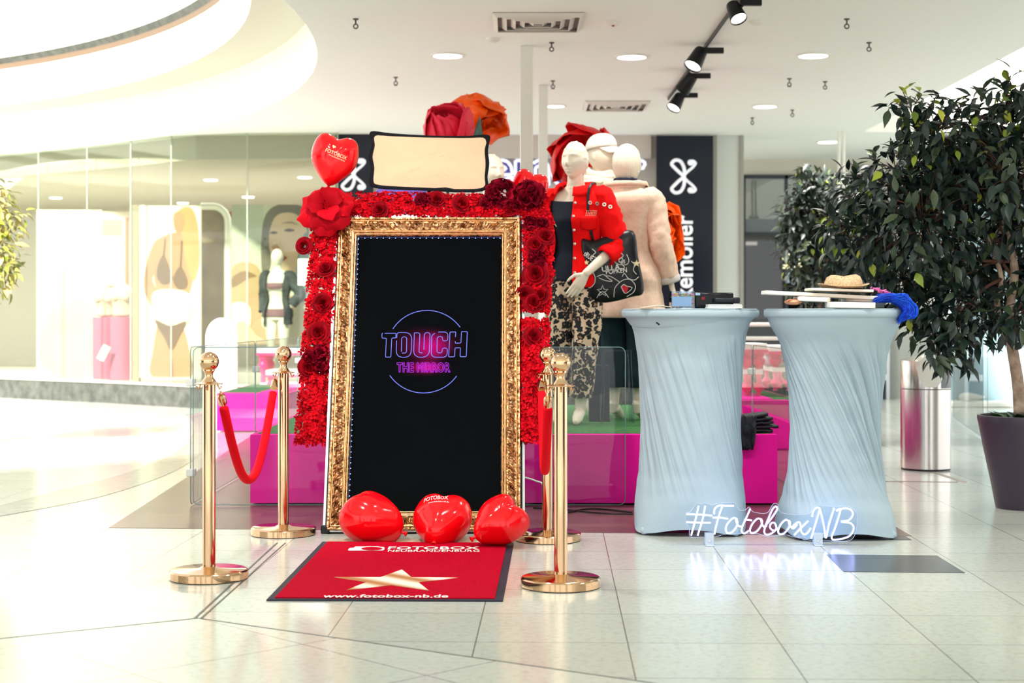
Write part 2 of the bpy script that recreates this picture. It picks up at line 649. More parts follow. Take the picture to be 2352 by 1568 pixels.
ring('trim_16', AR - 0.55, 4.29, AR - 0.60, 4.36, M['plinth'], 'narrow grey band above the dark line, gap shade painted on')  # sloped band carrying on the gap's painted shade
ring('trim_17', AR - 0.60, 4.36, AR - 0.60, 5.6, M['well'], 'white parapet of the upper gallery')
# right-hand skylight well
mb = MB()
H2 = 5.2
for p, q in (((SKX, SKY0), (SKX, SKY1)), ((SKX, SKY1), (9, SKY1)), ((9, SKY1), (9, SKY0)), ((9, SKY0), (SKX, SKY0))):
    mb.add([(p[0], p[1], CZ), (q[0], q[1], CZ), (q[0], q[1], H2), (p[0], p[1], H2)], [(0, 1, 2, 3)])
struct('trim_18', mb, M['well'], 'white walls of the rectangular skylight well on the right')
mb = MB()
for k in range(8):
    y = SKY0 + 0.9 + k * 1.8
    mb.bb((SKX, y, H2), (9, y + 0.08, H2 + 0.12))
struct('trim_19', mb, mat('glazing_bar', (120, 130, 132), 0.5), 'grey glazing bars of the skylight')

# ---- back walls
BY = 18.7
def wallbox(name, x0, x1, y0, y1, z0, z1, m, label):
    mb = MB()
    mb.bb((x0, y0, z0), (x1, y1, z1))
    return struct(name, mb, m, label)
M['wall'] = mat('warm_grey_wall', (214, 212, 200), 0.7)
M['beige'] = mat('beige_fascia', (206, 196, 180), 0.65)
def X(px, Y):
    return (px - CX) / FPX * Y
# lingerie shop: fascia behind the sign, light interior
wallbox('wall_back', X(850, BY), X(1507, BY), BY, BY + 0.15, 2.15, CZ, mat('pale_sign_fascia', (216, 212, 200), 0.6), 'pale fascia wall that carries the shop lettering')
wallbox('wall_shop', -16, X(1640, BY), 27, 27.2, 0, CZ, mat('shop_back_wall', (200, 190, 178), 0.7), 'warm beige back wall inside the lingerie shop')
mb = MB()
pl = [FL(-700, 884), FL(0, 913), FL(260, 926), FL(440, 937), FL(700, 938), FL(1500, 938)]
for p, q in zip(pl, pl[1:]):
    mb.add([p, q, q + Vector((0, 0, .25)), p + Vector((0, 0, .25))], [(0, 1, 2, 3)])
struct('baseboard_back', mb, M['plinth'], 'dark stone plinth under the lingerie shop windows')
def inside(name, z, m, label, dz=0.0, off=0.0):
    mb = MB()
    for p, q in zip(pl, pl[1:]):
        mb.add([(p.x, p.y + off, z), (q.x, q.y + off, z), (q.x, 27, z), (p.x, 27, z)], [(0, 1, 2, 3)])
        if dz:
            mb.add([(p.x, p.y + off, z), (q.x, q.y + off, z), (q.x, q.y + off, z + dz), (p.x, p.y + off, z + dz)], [(0, 1, 2, 3)])
    return struct(name, mb, m, label)
inside('trim_20', .25, mat('shop_floor', (206, 200, 188), .3), 'raised pale floor inside the lingerie shop', .03, -.02)
inside('trim_21', 2.95, mat('shop_ceiling', (200, 192, 184), .7), 'warm beige ceiling inside the lingerie shop', .28, .25)
# glass panes of the shop front
seams = [(-650, 886), (-260, 902.2), (88, 917.4), (200, 923), (300, 928.4), (393, 934.1), (568, 937.5), (775, 938)]
for k, (p, q) in enumerate(zip(seams, seams[1:])):
    a, c = FL(*p), FL(*q)
    mb = MB()
    mb.prism([a + Vector((.006, 0, .27)), c + Vector((-.006, 0, .27)), Vector((c.x - .006, c.y, CZ)), Vector((a.x + .006, a.y, CZ))], (0, .012, 0))
    o = struct('window_%d' % (k + 11), mb, M['shop_glass'], 'tall frameless glass pane of the lingerie shop front', smooth=False)
    e = MB()
    e.tube([c + Vector((0, .006, .27)), Vector((c.x, c.y + .006, CZ))], 0.008, 6)
    e.build('seam', mat('pane_seam', (176, 182, 170), 0.4), o)
# dark banners, column, further shop
M['navy'] = mat('navy_panel', (16, 22, 40), 0.22, var=(2, (20, 24, 40)))
wallbox('wall_column', X(1640, BY), X(1706, BY), BY - 0.05, BY + 0.6, 0, CZ, mat('pale_column', (214, 222, 216), 0.35), 'pale glazed column right of the dark banner')
mb = MB()
mb.bb((X(1637, BY), BY - .08, 0), (X(1645, BY), BY, CZ))
mb.bb((X(1697, BY), BY - .08, 0), (X(1706, BY), BY, CZ))
struct('trim_23', mb, mat('column_edge', (158, 158, 150), 0.4, 0.4), 'grey metal edges of the pale column')
RY = 21.5
wallbox('wall_right', X(1690, RY), 14, RY, RY + .2, 1.07 + (728 - 402) / FPX * RY, CZ, M['wall'], 'plain grey wall band above the far shop window')
M['dark_int'] = mat('dark_interior', (44, 46, 54), 0.6, var=(1.2, (70, 52, 50)))
wallbox('wall_far', X(1690, RY), 14, RY + 2.4, RY + 2.6, 0, CZ, M['dark_int'], 'dark interior of the far shop')
# far shop window frame and its panes
o = MB()
zt = CAMH + (728 - 402) / FPX * RY
zm0, zm1 = CAMH + (728 - 537) / FPX * RY, CAMH + (728 - 503) / FPX * RY
x0, x1 = X(1708, RY), X(2120, RY)
o.bb((x0, RY - .05, zt - .05), (x1, RY + .03, zt))
o.bb((x0, RY - .05, zm0 - .02), (x1, RY + .03, zm0 + .02))
for px in (1708, 1805, 1985, 2120):
    o.bb((X(px, RY) - .02, RY - .05, 0), (X(px, RY) + .02, RY + .03, zt))
fr = struct('window_7', o, mat('anthracite_frame', (58, 62, 72), 0.4), 'dark framed window of the far shop')
q = MB()
q.bb((x0, RY - .02, zm1), (x1, RY - .01, zt - .05))
q.build('pane', glass('transom_glass', (186, 198, 198), 9.0), fr, smooth=False)
q = MB()
q.bb((x0, RY - .03, zm0), (x1, RY, zm1))
q.build('transom_panel', mat('grey_transom', (112, 120, 128), 0.35), fr)
q = MB()
q.bb((x0, RY - .02, 0), (x1, RY - .01, zm0))
q.build('lower_pane', glass('dark_lower_glass', (150, 150, 152), 1.6), fr, smooth=False)
# grey wall and door strips further right, behind the bin
wallbox('wall_passage', X(2040, 20.5), X(2150, 20.5), 20.5, 20.7, 0, 2.2, mat('passage_grey', (176, 178, 172), 0.6), 'grey panel wall behind the steel bin')
mb = MB()
mb.bb((X(1950, 20.4), 20.4, 0.0), (X(2036, 20.4), 20.45, 2.2))
door = struct('door_1', mb, mat('dark_door', (58, 66, 78), 0.3), 'dark glazed door behind the right cocktail table')
q = MB()
q.bb((X(2034, 20.4), 20.36, 0.0), (X(2042, 20.4), 20.4, 2.2))
q.bb((X(1950, 20.4), 20.36, 0.25), (X(2034, 20.4), 20.4, 0.33))
q.build('door_frame', M['alu'], door)
wallbox('wall_display', X(2190, 20.5), 14, 21.2, 21.4, 0, 2.6, mat('display_blue_grey', (150, 176, 188), 0.5), 'pale blue display wall at the far right')
# dark panels added out of view to put stripes into metal and glass reflections
for k, (xx, ww) in enumerate(((-11, 2.4), (-5.2, 1.1), (-1.2, .7), (3.4, 1.6), (9, 3))):
    wallbox('reflection_panel_%d' % (k + 1), xx, xx + ww, -9.2, -9, 0, 3.0, M['dark_int'], 'dark panel added behind the viewpoint for reflections')
wallbox('reflection_side_panel_1', 9.6, 9.8, -6, 3.5, 0, 3.1, M['dark_int'], 'dark panel added out of view on the right for reflections')
wallbox('reflection_side_panel_2', -15.2, -15, -5, 6, 0, 3.1, M['dark_int'], 'dark panel added out of view on the left for reflections')
# two white ceiling posts behind the display
def post(px0, px1, top, name, label):
    Y = (CZ - CAMH) * FPX / (HY - top)
    w = (px1 - px0) / FPX * Y
    x = X((px0 + px1) / 2, Y)
    mb = MB()
    mb.bb((x - w / 2, Y - w / 2, 0.0), (x + w / 2, Y + w / 2, CZ))
    o = mb.build(name, M['white'], at=(x, Y, 0), bevel=.004)
    return tag(o, label, 'post', 'white square posts behind the display')
post(1195, 1224, 107, 'square_post', 'wider white square post reaching the ceiling behind the softbox')
post(1237, 1258, 196, 'square_post', 'slimmer white square post, further back and right of the wider one')

# ---- light fittings in the ceiling
M['lamp'] = emis('downlight_glow', (255, 252, 240), 9.0)
DL = [(1028, 126, 33, 'round ceiling downlight above the orange flower, left of the track spotlights'),
      (1451, 129, 33, 'round ceiling downlight just left of the topmost full track spotlight'),
      (1868, 126, 33, 'round ceiling downlight between the track spotlights and the skylight'),
      (1757, 243, 26, 'round ceiling downlight right of the lowest track spotlight'),
      (1901, 325, 22, 'small round ceiling downlight above the far tree'),
      (1276, 242, 20, 'round ceiling downlight peeking past the slim white post')]
for (px, py, hw, lab) in DL:
    c = CE(px, py, CZ)
    r = hw / FPX * c.y
    tl = thing('ceiling_downlight', lab, 'ceiling light', c, 'round ceiling downlights')
    mb = MB()
    mb.lathe([(r * 1.22, 0), (r * 1.2, -.012), (r * 1.02, -.014), (r, -.006)], 32, c, cap=False)
    mb.build('trim_ring', M['white'], tl)
    mb = MB()
    mb.lathe([(0.001, -.006), (r * 1.0, -.007)], 32, c, cap=False)
    mb.build('lamp_glass', M['lamp'], tl)
    lamp('downlight_beam', 'SPOT', c + Vector((0, 0, -.03)), 260, (1, .98, .94), (0, 0, 0), spot_size=radians(120), spot_blend=0.8, shadow_soft_size=.1)
# ceiling air grilles
M['vent'] = mat('vent_white', (226, 222, 216), 0.5)
M['vent_dark'] = mat('vent_gap', (120, 112, 110), 0.6)
def vent(px0, px1, py0, py1, label, square=True):
    a, b2, c2, d = CE(px0, py1), CE(px1, py1), CE(px1, py0), CE(px0, py0)
    cx = (a.x + b2.x) / 2
    cy = (a.y + d.y) / 2
    hx = (b2.x - a.x) / 2
    hy = (d.y - a.y) / 2
    tv = thing('air_vent', label, 'vent', (cx, cy, CZ), 'ceiling air grilles')
    mb = MB()
    mb.bb((cx - hx, cy - hy, CZ - .004), (cx + hx, cy + hy, CZ))
    mb.build('backing', M['vent_dark'], tv)
    for k in range(5):
        s = 1 - k * .2
        s2 = s - .10
        mb = MB()
        mb.loft([[Vector((cx + i * hx * s, cy + j * hy * s, CZ - .004)) for i, j in ((-1, -1), (1, -1), (1, 1), (-1, 1))],
                 [Vector((cx + i * hx * s2, cy + j * hy * s2, CZ - .03)) for i, j in ((-1, -1), (1, -1), (1, 1), (-1, 1))]], cap=False)
        mb.build('louvre', M['vent'], tv, solid=.006, smooth=False)
vent(1134, 1334, 28, 67, 'square louvred air grille near the top edge of the ceiling')
vent(1338, 1482, 231, 250, 'smaller air grille further back, left of the track spotlights')
# hooks and detectors
M['hook'] = mat('hook_metal', (90, 88, 84), 0.4, 0.7)
HK = [(817, 53, 1), (909, 187, 0), (1267, 107, 1), (1270, 195, 0), (1945, 53, 1), (1996, 107, 1), (1813, 190, 0), (1895, 197, 1), (1728, 280, 0), (1820, 262, 1)]
HL = ['hook left of the air grille, by the atrium opening', 'hook below and right of the atrium opening', 'ring hook right of the wider white post', 'small hook above the slim white post',
      'hook high on the ceiling right of the track spotlights', 'ring hook above and right of the right-hand downlight', 'hook between the lower downlight and the right-hand downlight',
      'ring hook under the right-hand downlight', 'far hook right under the lower downlight', 'ring hook right of the lower downlight']
for (px, py, rg), lb in zip(HK, HL):
    c = CE(px, py - 10, CZ)
    mb = MB()
    mb.lathe([(.022, 0), (.02, -.008), (.006, -.012), (.006, -.04)], 10, c)
    k = .016
    mb.tube([c + Vector((k * cos(a), 0, -.055 + k * sin(a))) for a in [2 * pi * i / 12 for i in range(12)]], .005, 6, closed=True)
    if not rg:
        mb.box(c + Vector((0, 0, -.075)), (.03, .008, .006))
    tag(mb.build('ceiling_hook', M['hook'], at=c), 'small metal ceiling ' + lb, 'hook', 'ceiling hooks')
for (px, py, lb) in ((1408, 50, 'white smoke detector with a red dot on the ceiling'), (1738, 48, 'white round detector beside the track spotlights'), (1132, 88, 'flat white detector just under the large air grille')):
    c = CE(px, py, CZ)
    mb = MB()
    mb.lathe([(.055, 0), (.055, -.012), (.03, -.03), (.001, -.032)], 20, c)
    o = tag(mb.build('smoke_detector', M['white'], at=c), lb, 'detector')
    if 'red' in lb:
        q = MB()
        q.ell(c + Vector((0, -.02, -.032)), (.012, .012, .008), 10, 6)
        q.build('indicator', mat('indicator_red', (150, 30, 30), .4), o)
# track with spotlights
TX = 1.535
mb = MB()
mb.bb((TX - .007, 8.2, CZ - .03), (TX + .007, 15.4, CZ))
tag(mb.build('light_track', M['black'], at=(TX, 13, CZ)), 'slim black lighting track running back along the ceiling', 'track')
M['spot_face'] = emis('spot_glow', (255, 246, 230), 6.0)
SP = [(1600, 130, 12.4, 46, 'nearest full black track spotlight, aimed down and lit'),
      (1578, 182, 13.7, 40, 'middle black track spotlight, seen side-on'),
      (1554, 223, 14.9, 36, 'farthest black track spotlight, lowest in view and lit'),
      (1690, 2, 10.5, 44, 'black track spotlight cut by the top edge of the view')]
for i, (px, py, Y, L, lb) in enumerate(SP):
    c = P(px, py, Y)
    c.z = min(c.z, CZ - .12)
    k = L / FPX * Y
    ts = thing('track_spotlight', lb, 'spotlight', (c.x, c.y, CZ - .03), 'black track spotlights')
    dv = Vector((-.45, -.35, -.8)).normalized() if i != 1 else Vector((-.5, .5, -.7)).normalized()
    if i == 3:
        dv = Vector((.25, -.5, -.8)).normalized()
    R = dv.to_track_quat('Z', 'Y').to_matrix()
    mb = MB()
    mb.lathe([(.02, -k * .65), (k * .3, -k * .6), (k * .34, -k * .5), (k * .46, k * .5), (k * .43, k * .5), (k * .40, k * .42)], 24, c, R, cap=False)
    mb.build('lamp_head', M['black'], ts)
    mb = MB()
    mb.lathe([(.001, k * .41), (k * .41, k * .41)], 24, c, R, cap=False)
    mb.build('lamp_glass', M['spot_face'], ts)
    mb = MB()
    mb.bb((c.x + k * .2, c.y - .02, CZ - .075), (c.x + k * 1.35, c.y + .02, CZ - .03))
    mb.build('adapter_box', M['black'], ts, bevel=.004)
    mb = MB()
    mb.tube([c, (c.x + k * .35, c.y, CZ - .07)], .012, 8)
    mb.build('stem', M['black'], ts)
    if i != 1:
        lamp('spot_beam', 'SPOT', c + dv * (k * .55), 60, (1, .94, .85), dv.to_track_quat('-Z', 'Y').to_euler(), spot_size=radians(50), spot_blend=.6, shadow_soft_size=.05)
# slim pole pair hanging near the far tree
mb = MB()
for px in (1927, 1938):
    p = P(px, 305, 18.2)
    mb.tube([(p.x, p.y, CZ), (p.x, p.y, 2.62)], .018, 8)
mb.box((P(1932, 390, 18.2).x, 18.2, 2.62), (.16, .05, .10))
tag(mb.build('hanging_sign', M['white'], at=(P(1932, 390, 18.2).x, 18.2, CZ)), 'white box hung on two slim white rods above the far tree', 'sign')
# ================================================================== THE DISPLAY
# ---- turf-topped stage with its pink skirt
SX0, SX1, SY0, SY1, SZ = -1.49, 1.51, 8.92, 11.9, 0.40
def stage(x0, x1, y0, y1, z, name, label, runner=None):
    st = thing(name, label, 'stage', ((x0 + x1) / 2, (y0 + y1) / 2, 0), 'pink skirted stage blocks')
    mb = MB()
    def side(u, v):
        per = u * 4
        k = int(per) % 4
        f = per - int(per)
        c = [(x0, y0), (x1, y0), (x1, y1), (x0, y1)]
        p, q = c[k], c[(k + 1) % 4]
        x = p[0] + (q[0] - p[0]) * f
        y = p[1] + (q[1] - p[1]) * f
        nx, ny = [(0, -1), (1, 0), (0, 1), (-1, 0)][k]
        w = (1 - v) * .012 * nz(x * 6, y * 6, v * 1.2) + .004 * nz(x * 25, y * 25, v * 9)
        if f < .01 or f > .99:
            w *= .2
        return (x + nx * w, y + ny * w, .012 + (z - .012) * v)
    mb.grid(side, 160, 8, True)
    mb.build('skirt', M['magenta'], st, ang=60)
    mb = MB()
    e = .035
    vs = [Vector((x0, y0, z)), Vector((x1, y0, z)), Vector((x1, y1, z)), Vector((x0, y1, z))]
    vi = [Vector((x0 + e, y0 + e, z + .004)), Vector((x1 - e, y0 + e, z + .004)), Vector((x1 - e, y1 - e, z + .004)), Vector((x0 + e, y1 - e, z + .004))]
    mb.loft([vs, vi], cap=False)
    mb.build('top_hem', M['magenta'], st, smooth=False)
    mb = MB()
    mb.bb((x0 + e, y0 + e, z - .01), (x1 - e, y1 - e, z + .006))
    mb.build('turf', M['turf'], st)
    if runner:
        mb = MB()
        mb.bb((runner[0], y0 + e, z + .004), (runner[1], y1 - e, z + .012))
        mb.build('runner', M['magenta'], st)
    return st
stage(SX0, SX1, SY0, SY1, SZ, 'stage_block', 'pink skirted stage block with turf top, the mannequins stand on it')
stage(-2.75, -2.08, 14.6, 16.4, .36, 'stage_block', 'far pink skirted turf block seen through the glass panels on the left', (-2.35, -2.12))
stage(1.75, 2.32, 12.6, 15.2, .40, 'stage_block', 'far pink block seen in the gap between the two cocktail tables', (1.80, 2.1))

# ---- glass barrier panels around the stage
M['edge'] = mat('glass_edge', (104, 136, 136), 0.2)
M['clamp'] = mat('clamp_white', (214, 216, 212), 0.35)
def panel(a, b, z0, z1, label, clamps=True):
    a, b = Vector(a), Vector(b)
    d = (b - a).normalized()
    L = (b - a).length
    n = Vector((-d.y, d.x, 0))
    r = .035
    out = []
    for (u, z, s) in ((0, z0, 180), (L, z0, 270), (L, z1, 0), (0, z1, 90)):
        cu = u + (r if u == 0 else -r)
        cz = z + (r if z == z0 else -r)
        for k in range(5):
            an = radians(s + k * 22.5)
            out.append((cu + r * cos(an), cz + r * sin(an)))
    pts = [a + d * u + Vector((0, 0, z)) for u, z in out]
    t = thing('glass_barrier', label, 'glass barrier', a, 'glass barrier panels')
    mb = MB()
    mb.poly([p for p in pts])
    mb.build('pane', M['glass'], t, smooth=False)
    mb = MB()
    mb.tube(pts, .0024, 6, closed=True)
    mb.build('edge', M['edge'], t)
    if clamps:
        for z in (.70, .19):
            mb = MB()
            mb.box(a + d * .02 + Vector((0, 0, z)), (.05, .05, .042))
            mb.build('clamp', M['clamp'], t, bevel=.004)
    return t
GX0, GX1, GY = -1.82, 1.60, 8.85
panel((GX0, GY + .02, 0), (GX0, 11.1, 0), .01, .90, 'glass barrier panel running back at the left, nearest the front stanchion')
panel((GX0, 11.13, 0), (GX0, 13.3, 0), .01, .90, 'second glass barrier panel running back on the left side')
panel((GX0, 13.33, 0), (GX0, 15.5, 0), .01, .90, 'third and farthest glass barrier panel on the left side')
panel((GX0 + .02, GY, 0), (-.6, GY, 0), .01, .90, 'front glass barrier panel left of the mirror, before the pink skirt', False)
panel((-.57, GY, 0), (.64, GY, 0), .01, .90, 'front glass barrier panel standing behind the gold mirror', False)
panel((GX1 + .03, GY + .2, 0), (GX1 + .03, 10.6, 0), .01, .88, 'glass barrier panel running back behind the right cocktail table')
panel((GX1 + .03, 10.65, 0), (GX1 + .03, 12.4, 0), .01, .88, 'rear glass barrier panel in the gap between the cocktail tables')

# ---- gold framed touch mirror, leaning back
TH = radians(19.6)
MO = Vector((-.436, 7.75, .012))
MU, MW, MN = Vector((1, 0, 0)), Vector((0, sin(TH), cos(TH))), Vector((0, -cos(TH), sin(TH)))
MWD, MHT = .958, 1.672
def mir(u, w, n=0.0):
    return MO + MU * u + MW * w + MN * n
def mpx(px, py, n=0.0):
    p0 = MO + MN * n
    return onplane(px, py, p0, MN)
gm = bpy.data.materials.new('gilt_frame')
gm.use_nodes = True
t = gm.node_tree
b = t.nodes['Principled BSDF']
co = t.nodes.new('ShaderNodeTexCoord')
vo = t.nodes.new('ShaderNodeTexVoronoi')
vo.inputs['Scale'].default_value = 46
no = t.nodes.new('ShaderNodeTexNoise')
no.inputs['Scale'].default_value = 34
no.inputs['Detail'].default_value = 5
no.inputs['Distortion'].default_value = 1.6
r = t.nodes.new('ShaderNodeValToRGB')
r.color_ramp.elements[0].position = .36
r.color_ramp.elements[0].color = srgb(104, 62, 36)
r.color_ramp.elements[1].position = .56
r.color_ramp.elements[1].color = srgb(208, 160, 114)
ad = t.nodes.new('ShaderNodeMath')
ad.operation = 'ADD'
bp = t.nodes.new('ShaderNodeBump')
bp.inputs['Strength'].default_value = .55
bp.inputs['Distance'].default_value = .006
t.links.new(co.outputs['Object'], vo.inputs['Vector'])
t.links.new(co.outputs['Object'], no.inputs['Vector'])
t.links.new(vo.outputs['Distance'], ad.inputs[0])
t.links.new(no.outputs['Fac'], ad.inputs[1])
t.links.new(no.outputs['Fac'], r.inputs[0])
t.links.new(ad.outputs[0], bp.inputs['Height'])
t.links.new(bp.outputs[0], b.inputs['Normal'])
t.links.new(r.outputs[0], b.inputs['Base Color'])
b.inputs['Metallic'].default_value = 1.0
b.inputs['Roughness'].default_value = .27
M['gilt'] = gm
M['gilt_plain'] = mat('gilt_bead', (226, 176, 124), .28, .9, bump=(160, .5, .003))
mirror = thing('touch_mirror', 'tall gold framed black touch mirror leaning back behind the red mat', 'mirror', MO)
# moulding profile: (inset, height, ornament)
prof = [(.000, .000, 0), (.000, .030, 0), (.004, .036, 0), (.010, .034, .3), (.015, .036, .4), (.019, .030, 0), (.022, .026, .2), (.030, .030, 1), (.038, .036, 1), (.046, .039, 1), (.054, .037, 1), (.062, .031, 1), (.068, .025, .3), (.072, .023, 0), (.076, .026, 0), (.080, .024, 0), (.084, .026, .3), (.089, .021, 0), (.094, .018, 0), (.100, .010, 0), (.102, -.002, 0)]
def frame_side(k):
    """k: 0 bottom 1 right 2 top 3 left; strips meet in mitres"""
    W_, H_ = MWD, MHT
    L = W_ if k in (0, 2) else H_
    nseg = int(L / .0045)
    mb = MB()
    def fn(u, v):
        i = min(int(round(v * (len(prof) - 1))), len(prof) - 1)
        d, h, orn = prof[i]
        s = d + u * (L - 2 * d)
        if orn:
            e = min(s, L - s)
            y = (d - .046) / .020
            ph = s / .088 * 2 * pi
            cen = .55 * sin(ph)                                  # scrolling stem
            stem = exp(-((y - cen) / .22) ** 2)
            lob = abs(sin(ph * 2.5 + y * 2.6 * (1 if cos(ph) > 0 else -1)))
            spread = exp(-((y + .75 * cen) / .75) ** 2)
            f = nz(s * 75 + k * 9, d * 95, 2.0)
            h += orn * (.007 * stem + .011 * spread * lob ** 1.6 + .006 * f - .006) * min(1, e / .05) if orn == 1 else orn * .005 * abs(sin(s * 240))
        if k == 0:
            return mir(s - W_ / 2, d, h)
        if k == 2:
            return mir(W_ / 2 - s, H_ - d, h)
        if k == 1:
            return mir(W_ / 2 - d, s, h)
        return mir(-W_ / 2 + d, H_ - s, h)
    mb.grid(fn, nseg, len(prof) - 1)
    return mb
for k, nm in enumerate(('frame_rail', 'frame_stile', 'frame_rail', 'frame_stile')):
    frame_side(k).build(nm, M['gilt'], mirror, ang=50)
# plain gilt bead lines beside the ornament
for d, h, rr in ((.0195, .031, .0022), (.0745, .025, .0022), (.081, .026, .0018), (.092, .021, .0022)):
    mb = MB()
    a, c = MWD / 2 - d, MHT - d
    for p, q in (((-a, d), (a, d)), ((a, d), (a, c)), ((a, c), (-a, c)), ((-a, c), (-a, d))):
        mb.tube([mir(p[0], p[1], h), mir(q[0], q[1], h)], rr, 6)
    mb.build('bead_line', M['gilt_plain'], mirror)
mb = MB()
e = .098
mb.prism([mir(-MWD / 2 + e, e, .001), mir(MWD / 2 - e, e, .001), mir(MWD / 2 - e, MHT - e, .001), mir(-MWD / 2 + e, MHT - e, .001)], MN * -.006)
scr = mb.build('screen', mat('black_mirror_glass', (4, 5, 8), .06, spec=.04), mirror, smooth=False)
# LED dots along the inside of the frame
mb = MB()
mb.cur = 0
wi = MWD / 2 - .106
for i in range(24):
    u = -wi + i * (2 * wi) / 23
    mb.ell(mir(u, MHT - .109, .005), (.0026, .0026, .0026), 8, 5)
for i in range(52):
    mb.ell(mir(-wi, .12 + i * (MHT - .235) / 51, .005), (.0026, .0026, .0026), 8, 5)
mb.build('led_light_strip', emis('blue_white_led', (150, 180, 255), 2.2), mirror)
mb = MB()
for a_, c_ in ((mir(-wi - .004, MHT - .105, .004), mir(wi + .004, MHT - .105, .004)), (mir(-wi - .004, .105, .004), mir(-wi - .004, MHT - .105, .004))):
    mb.tube([a_, c_], .0022, 6)
mb.build('led_tape', mat('led_tape', (24, 36, 90), .4), mirror)
# flight case body behind the frame
mb = MB()
cw, c0, c1, dp = MWD / 2 + .012, -.0, MHT + .02, -.14
mb.loft([[mir(-cw, c0, 0), mir(cw, c0, 0), mir(cw, c1, 0), mir(-cw, c1, 0)], [mir(-cw, c0, dp) + Vector((0, 0, .045)), mir(cw, c0, dp) + Vector((0, 0, .045)), mir(cw, c1, dp), mir(-cw, c1, dp)]])
mb.build('case_body', M['black'], mirror, smooth=False)
mb = MB()
for sx in (-1, 1):
    mb.loft([[mir(sx * (cw - .003), c0, .006), mir(sx * (cw + .009), c0, .006), mir(sx * (cw + .009), c1, .006), mir(sx * (cw - .003), c1, .006)],
             [mir(sx * (cw - .003), c0, -.03), mir(sx * (cw + .009), c0, -.03), mir(sx * (cw + .009), c1, -.03), mir(sx * (cw - .003), c1, -.03)]])
mb.loft([[mir(-cw, c1 - .012, .006), mir(cw, c1 - .012, .006), mir(cw, c1 + .006, .006), mir(-cw, c1 + .006, .006)], [mir(-cw, c1 - .012, -.03), mir(cw, c1 - .012, -.03), mir(cw, c1 + .006, -.03), mir(-cw, c1 + .006, -.03)]])
mb.loft([[mir(-cw, -.006, .012), mir(cw, -.006, .012), mir(cw, .002, .012), mir(-cw, .002, .012)], [mir(-cw, -.006, -.02), mir(cw, -.006, -.02), mir(cw, .002, -.02), mir(-cw, .002, -.02)]])
mb.build('case_edge', M['alu'], mirror, smooth=False)
for sx in (-1, 1):
    mb = MB()
    mb.box(mir(sx * (cw - .005), .012, -.005), (.045, .05, .042))
    mb.build('corner_foot', M['black'], mirror, bevel=.006)
mb = MB()
for sx in (-1, 1):
    mb.tube([mir(sx * .38, 1.2, dp), (MO.x + sx * .38, 8.62, .012)], .014, 8)
mb.tube([(MO.x - .4, 8.62, .012), (MO.x + .4, 8.62, .012)], .012, 8)
mb.build('prop_stand', M['black'], mirror)
# neon style lettering shown on the screen
M['neon_blue'] = emis('neon_lilac_line', (128, 140, 255), 1.1)
M['neon_pink'] = emis('neon_magenta_line', (190, 60, 240), 0.9)
M['neon_glow'] = emis('screen_magenta', (150, 0, 84), 0.75)
M['neon_glow2'] = emis('screen_dim_magenta', (54, 4, 40), 0.8)
def zt(x, y, n=.004):
    return mpx(860 + x / 6.533, 690 + y / 6.533, n)
def stroke(mb, pts, w=.0018, closed=False):
    mb.tube([zt(*p) for p in pts], w, 6, closed=closed)
def rnd(pts, r, closed=True, k=5):
    """round the corners of a pixel polygon"""
    out = []
    n = len(pts)
    for i in range(n):
        p = Vector(pts[i])
        if not closed and i in (0, n - 1):
            out.append(tuple(p))
            continue
        a, c = Vector(pts[i - 1]), Vector(pts[(i + 1) % n])
        da, dc = (a - p), (c - p)
        rr = min(r, da.length * .48, dc.length * .48)
        s, e = p + da.normalized() * rr, p + dc.normalized() * rr
        for j in range(k + 1):
            q = j / k
            out.append(tuple(s * (1 - q) ** 2 + p * 2 * q * (1 - q) + e * q * q))
    return out
mb = MB()
stroke(mb, rnd([(128, 488), (112, 500), (114, 562), (180, 566), (165, 848), (246, 848), (260, 562), (322, 560), (324, 490), (155, 492)], 14, False))
stroke(mb, rnd([(332, 600), (325, 852), (550, 852), (562, 480), (338, 480), (336, 560)], 120, False))
stroke(mb, rnd([(404, 765), (410, 545), (486, 545), (480, 788), (412, 788)], 44, False))
stroke(mb, rnd([(600, 485), (684, 482), (668, 782), (720, 784)], 40, False))
stroke(mb, rnd([(742, 738), (750, 482), (835, 480), (822, 850), (585, 852), (600, 485)], 120, False))
stroke(mb, rnd([(908, 490), (862, 520), (850, 850), (1090, 850), (1094, 712), (1018, 712), (1016, 784), (938, 784), (942, 540), (1022, 540), (1022, 606), (1100, 604), (1104, 470), (958, 472)], 78, False))
stroke(mb, rnd([(1216, 545), (1222, 470), (1134, 472), (1114, 846), (1202, 842), (1210, 710), (1290, 708), (1284, 842), (1378, 842), (1394, 466), (1306, 466), (1298, 636), (1214, 640), (1212, 610)], 14, False))
for c0_, r0_, a0, a1 in (((790, 760), 612, -147, -36), ((735, 770), 616, 36, 145)):
    pts = [(c0_[0] + r0_ * cos(radians(a0 + (a1 - a0) * i / 60)), c0_[1] + r0_ * 1.0 * sin(radians(a0 + (a1 - a0) * i / 60))) for i in range(61)]
    stroke(mb, pts, .0019)
mb.build('screen_lettering', M['neon_blue'], scr)
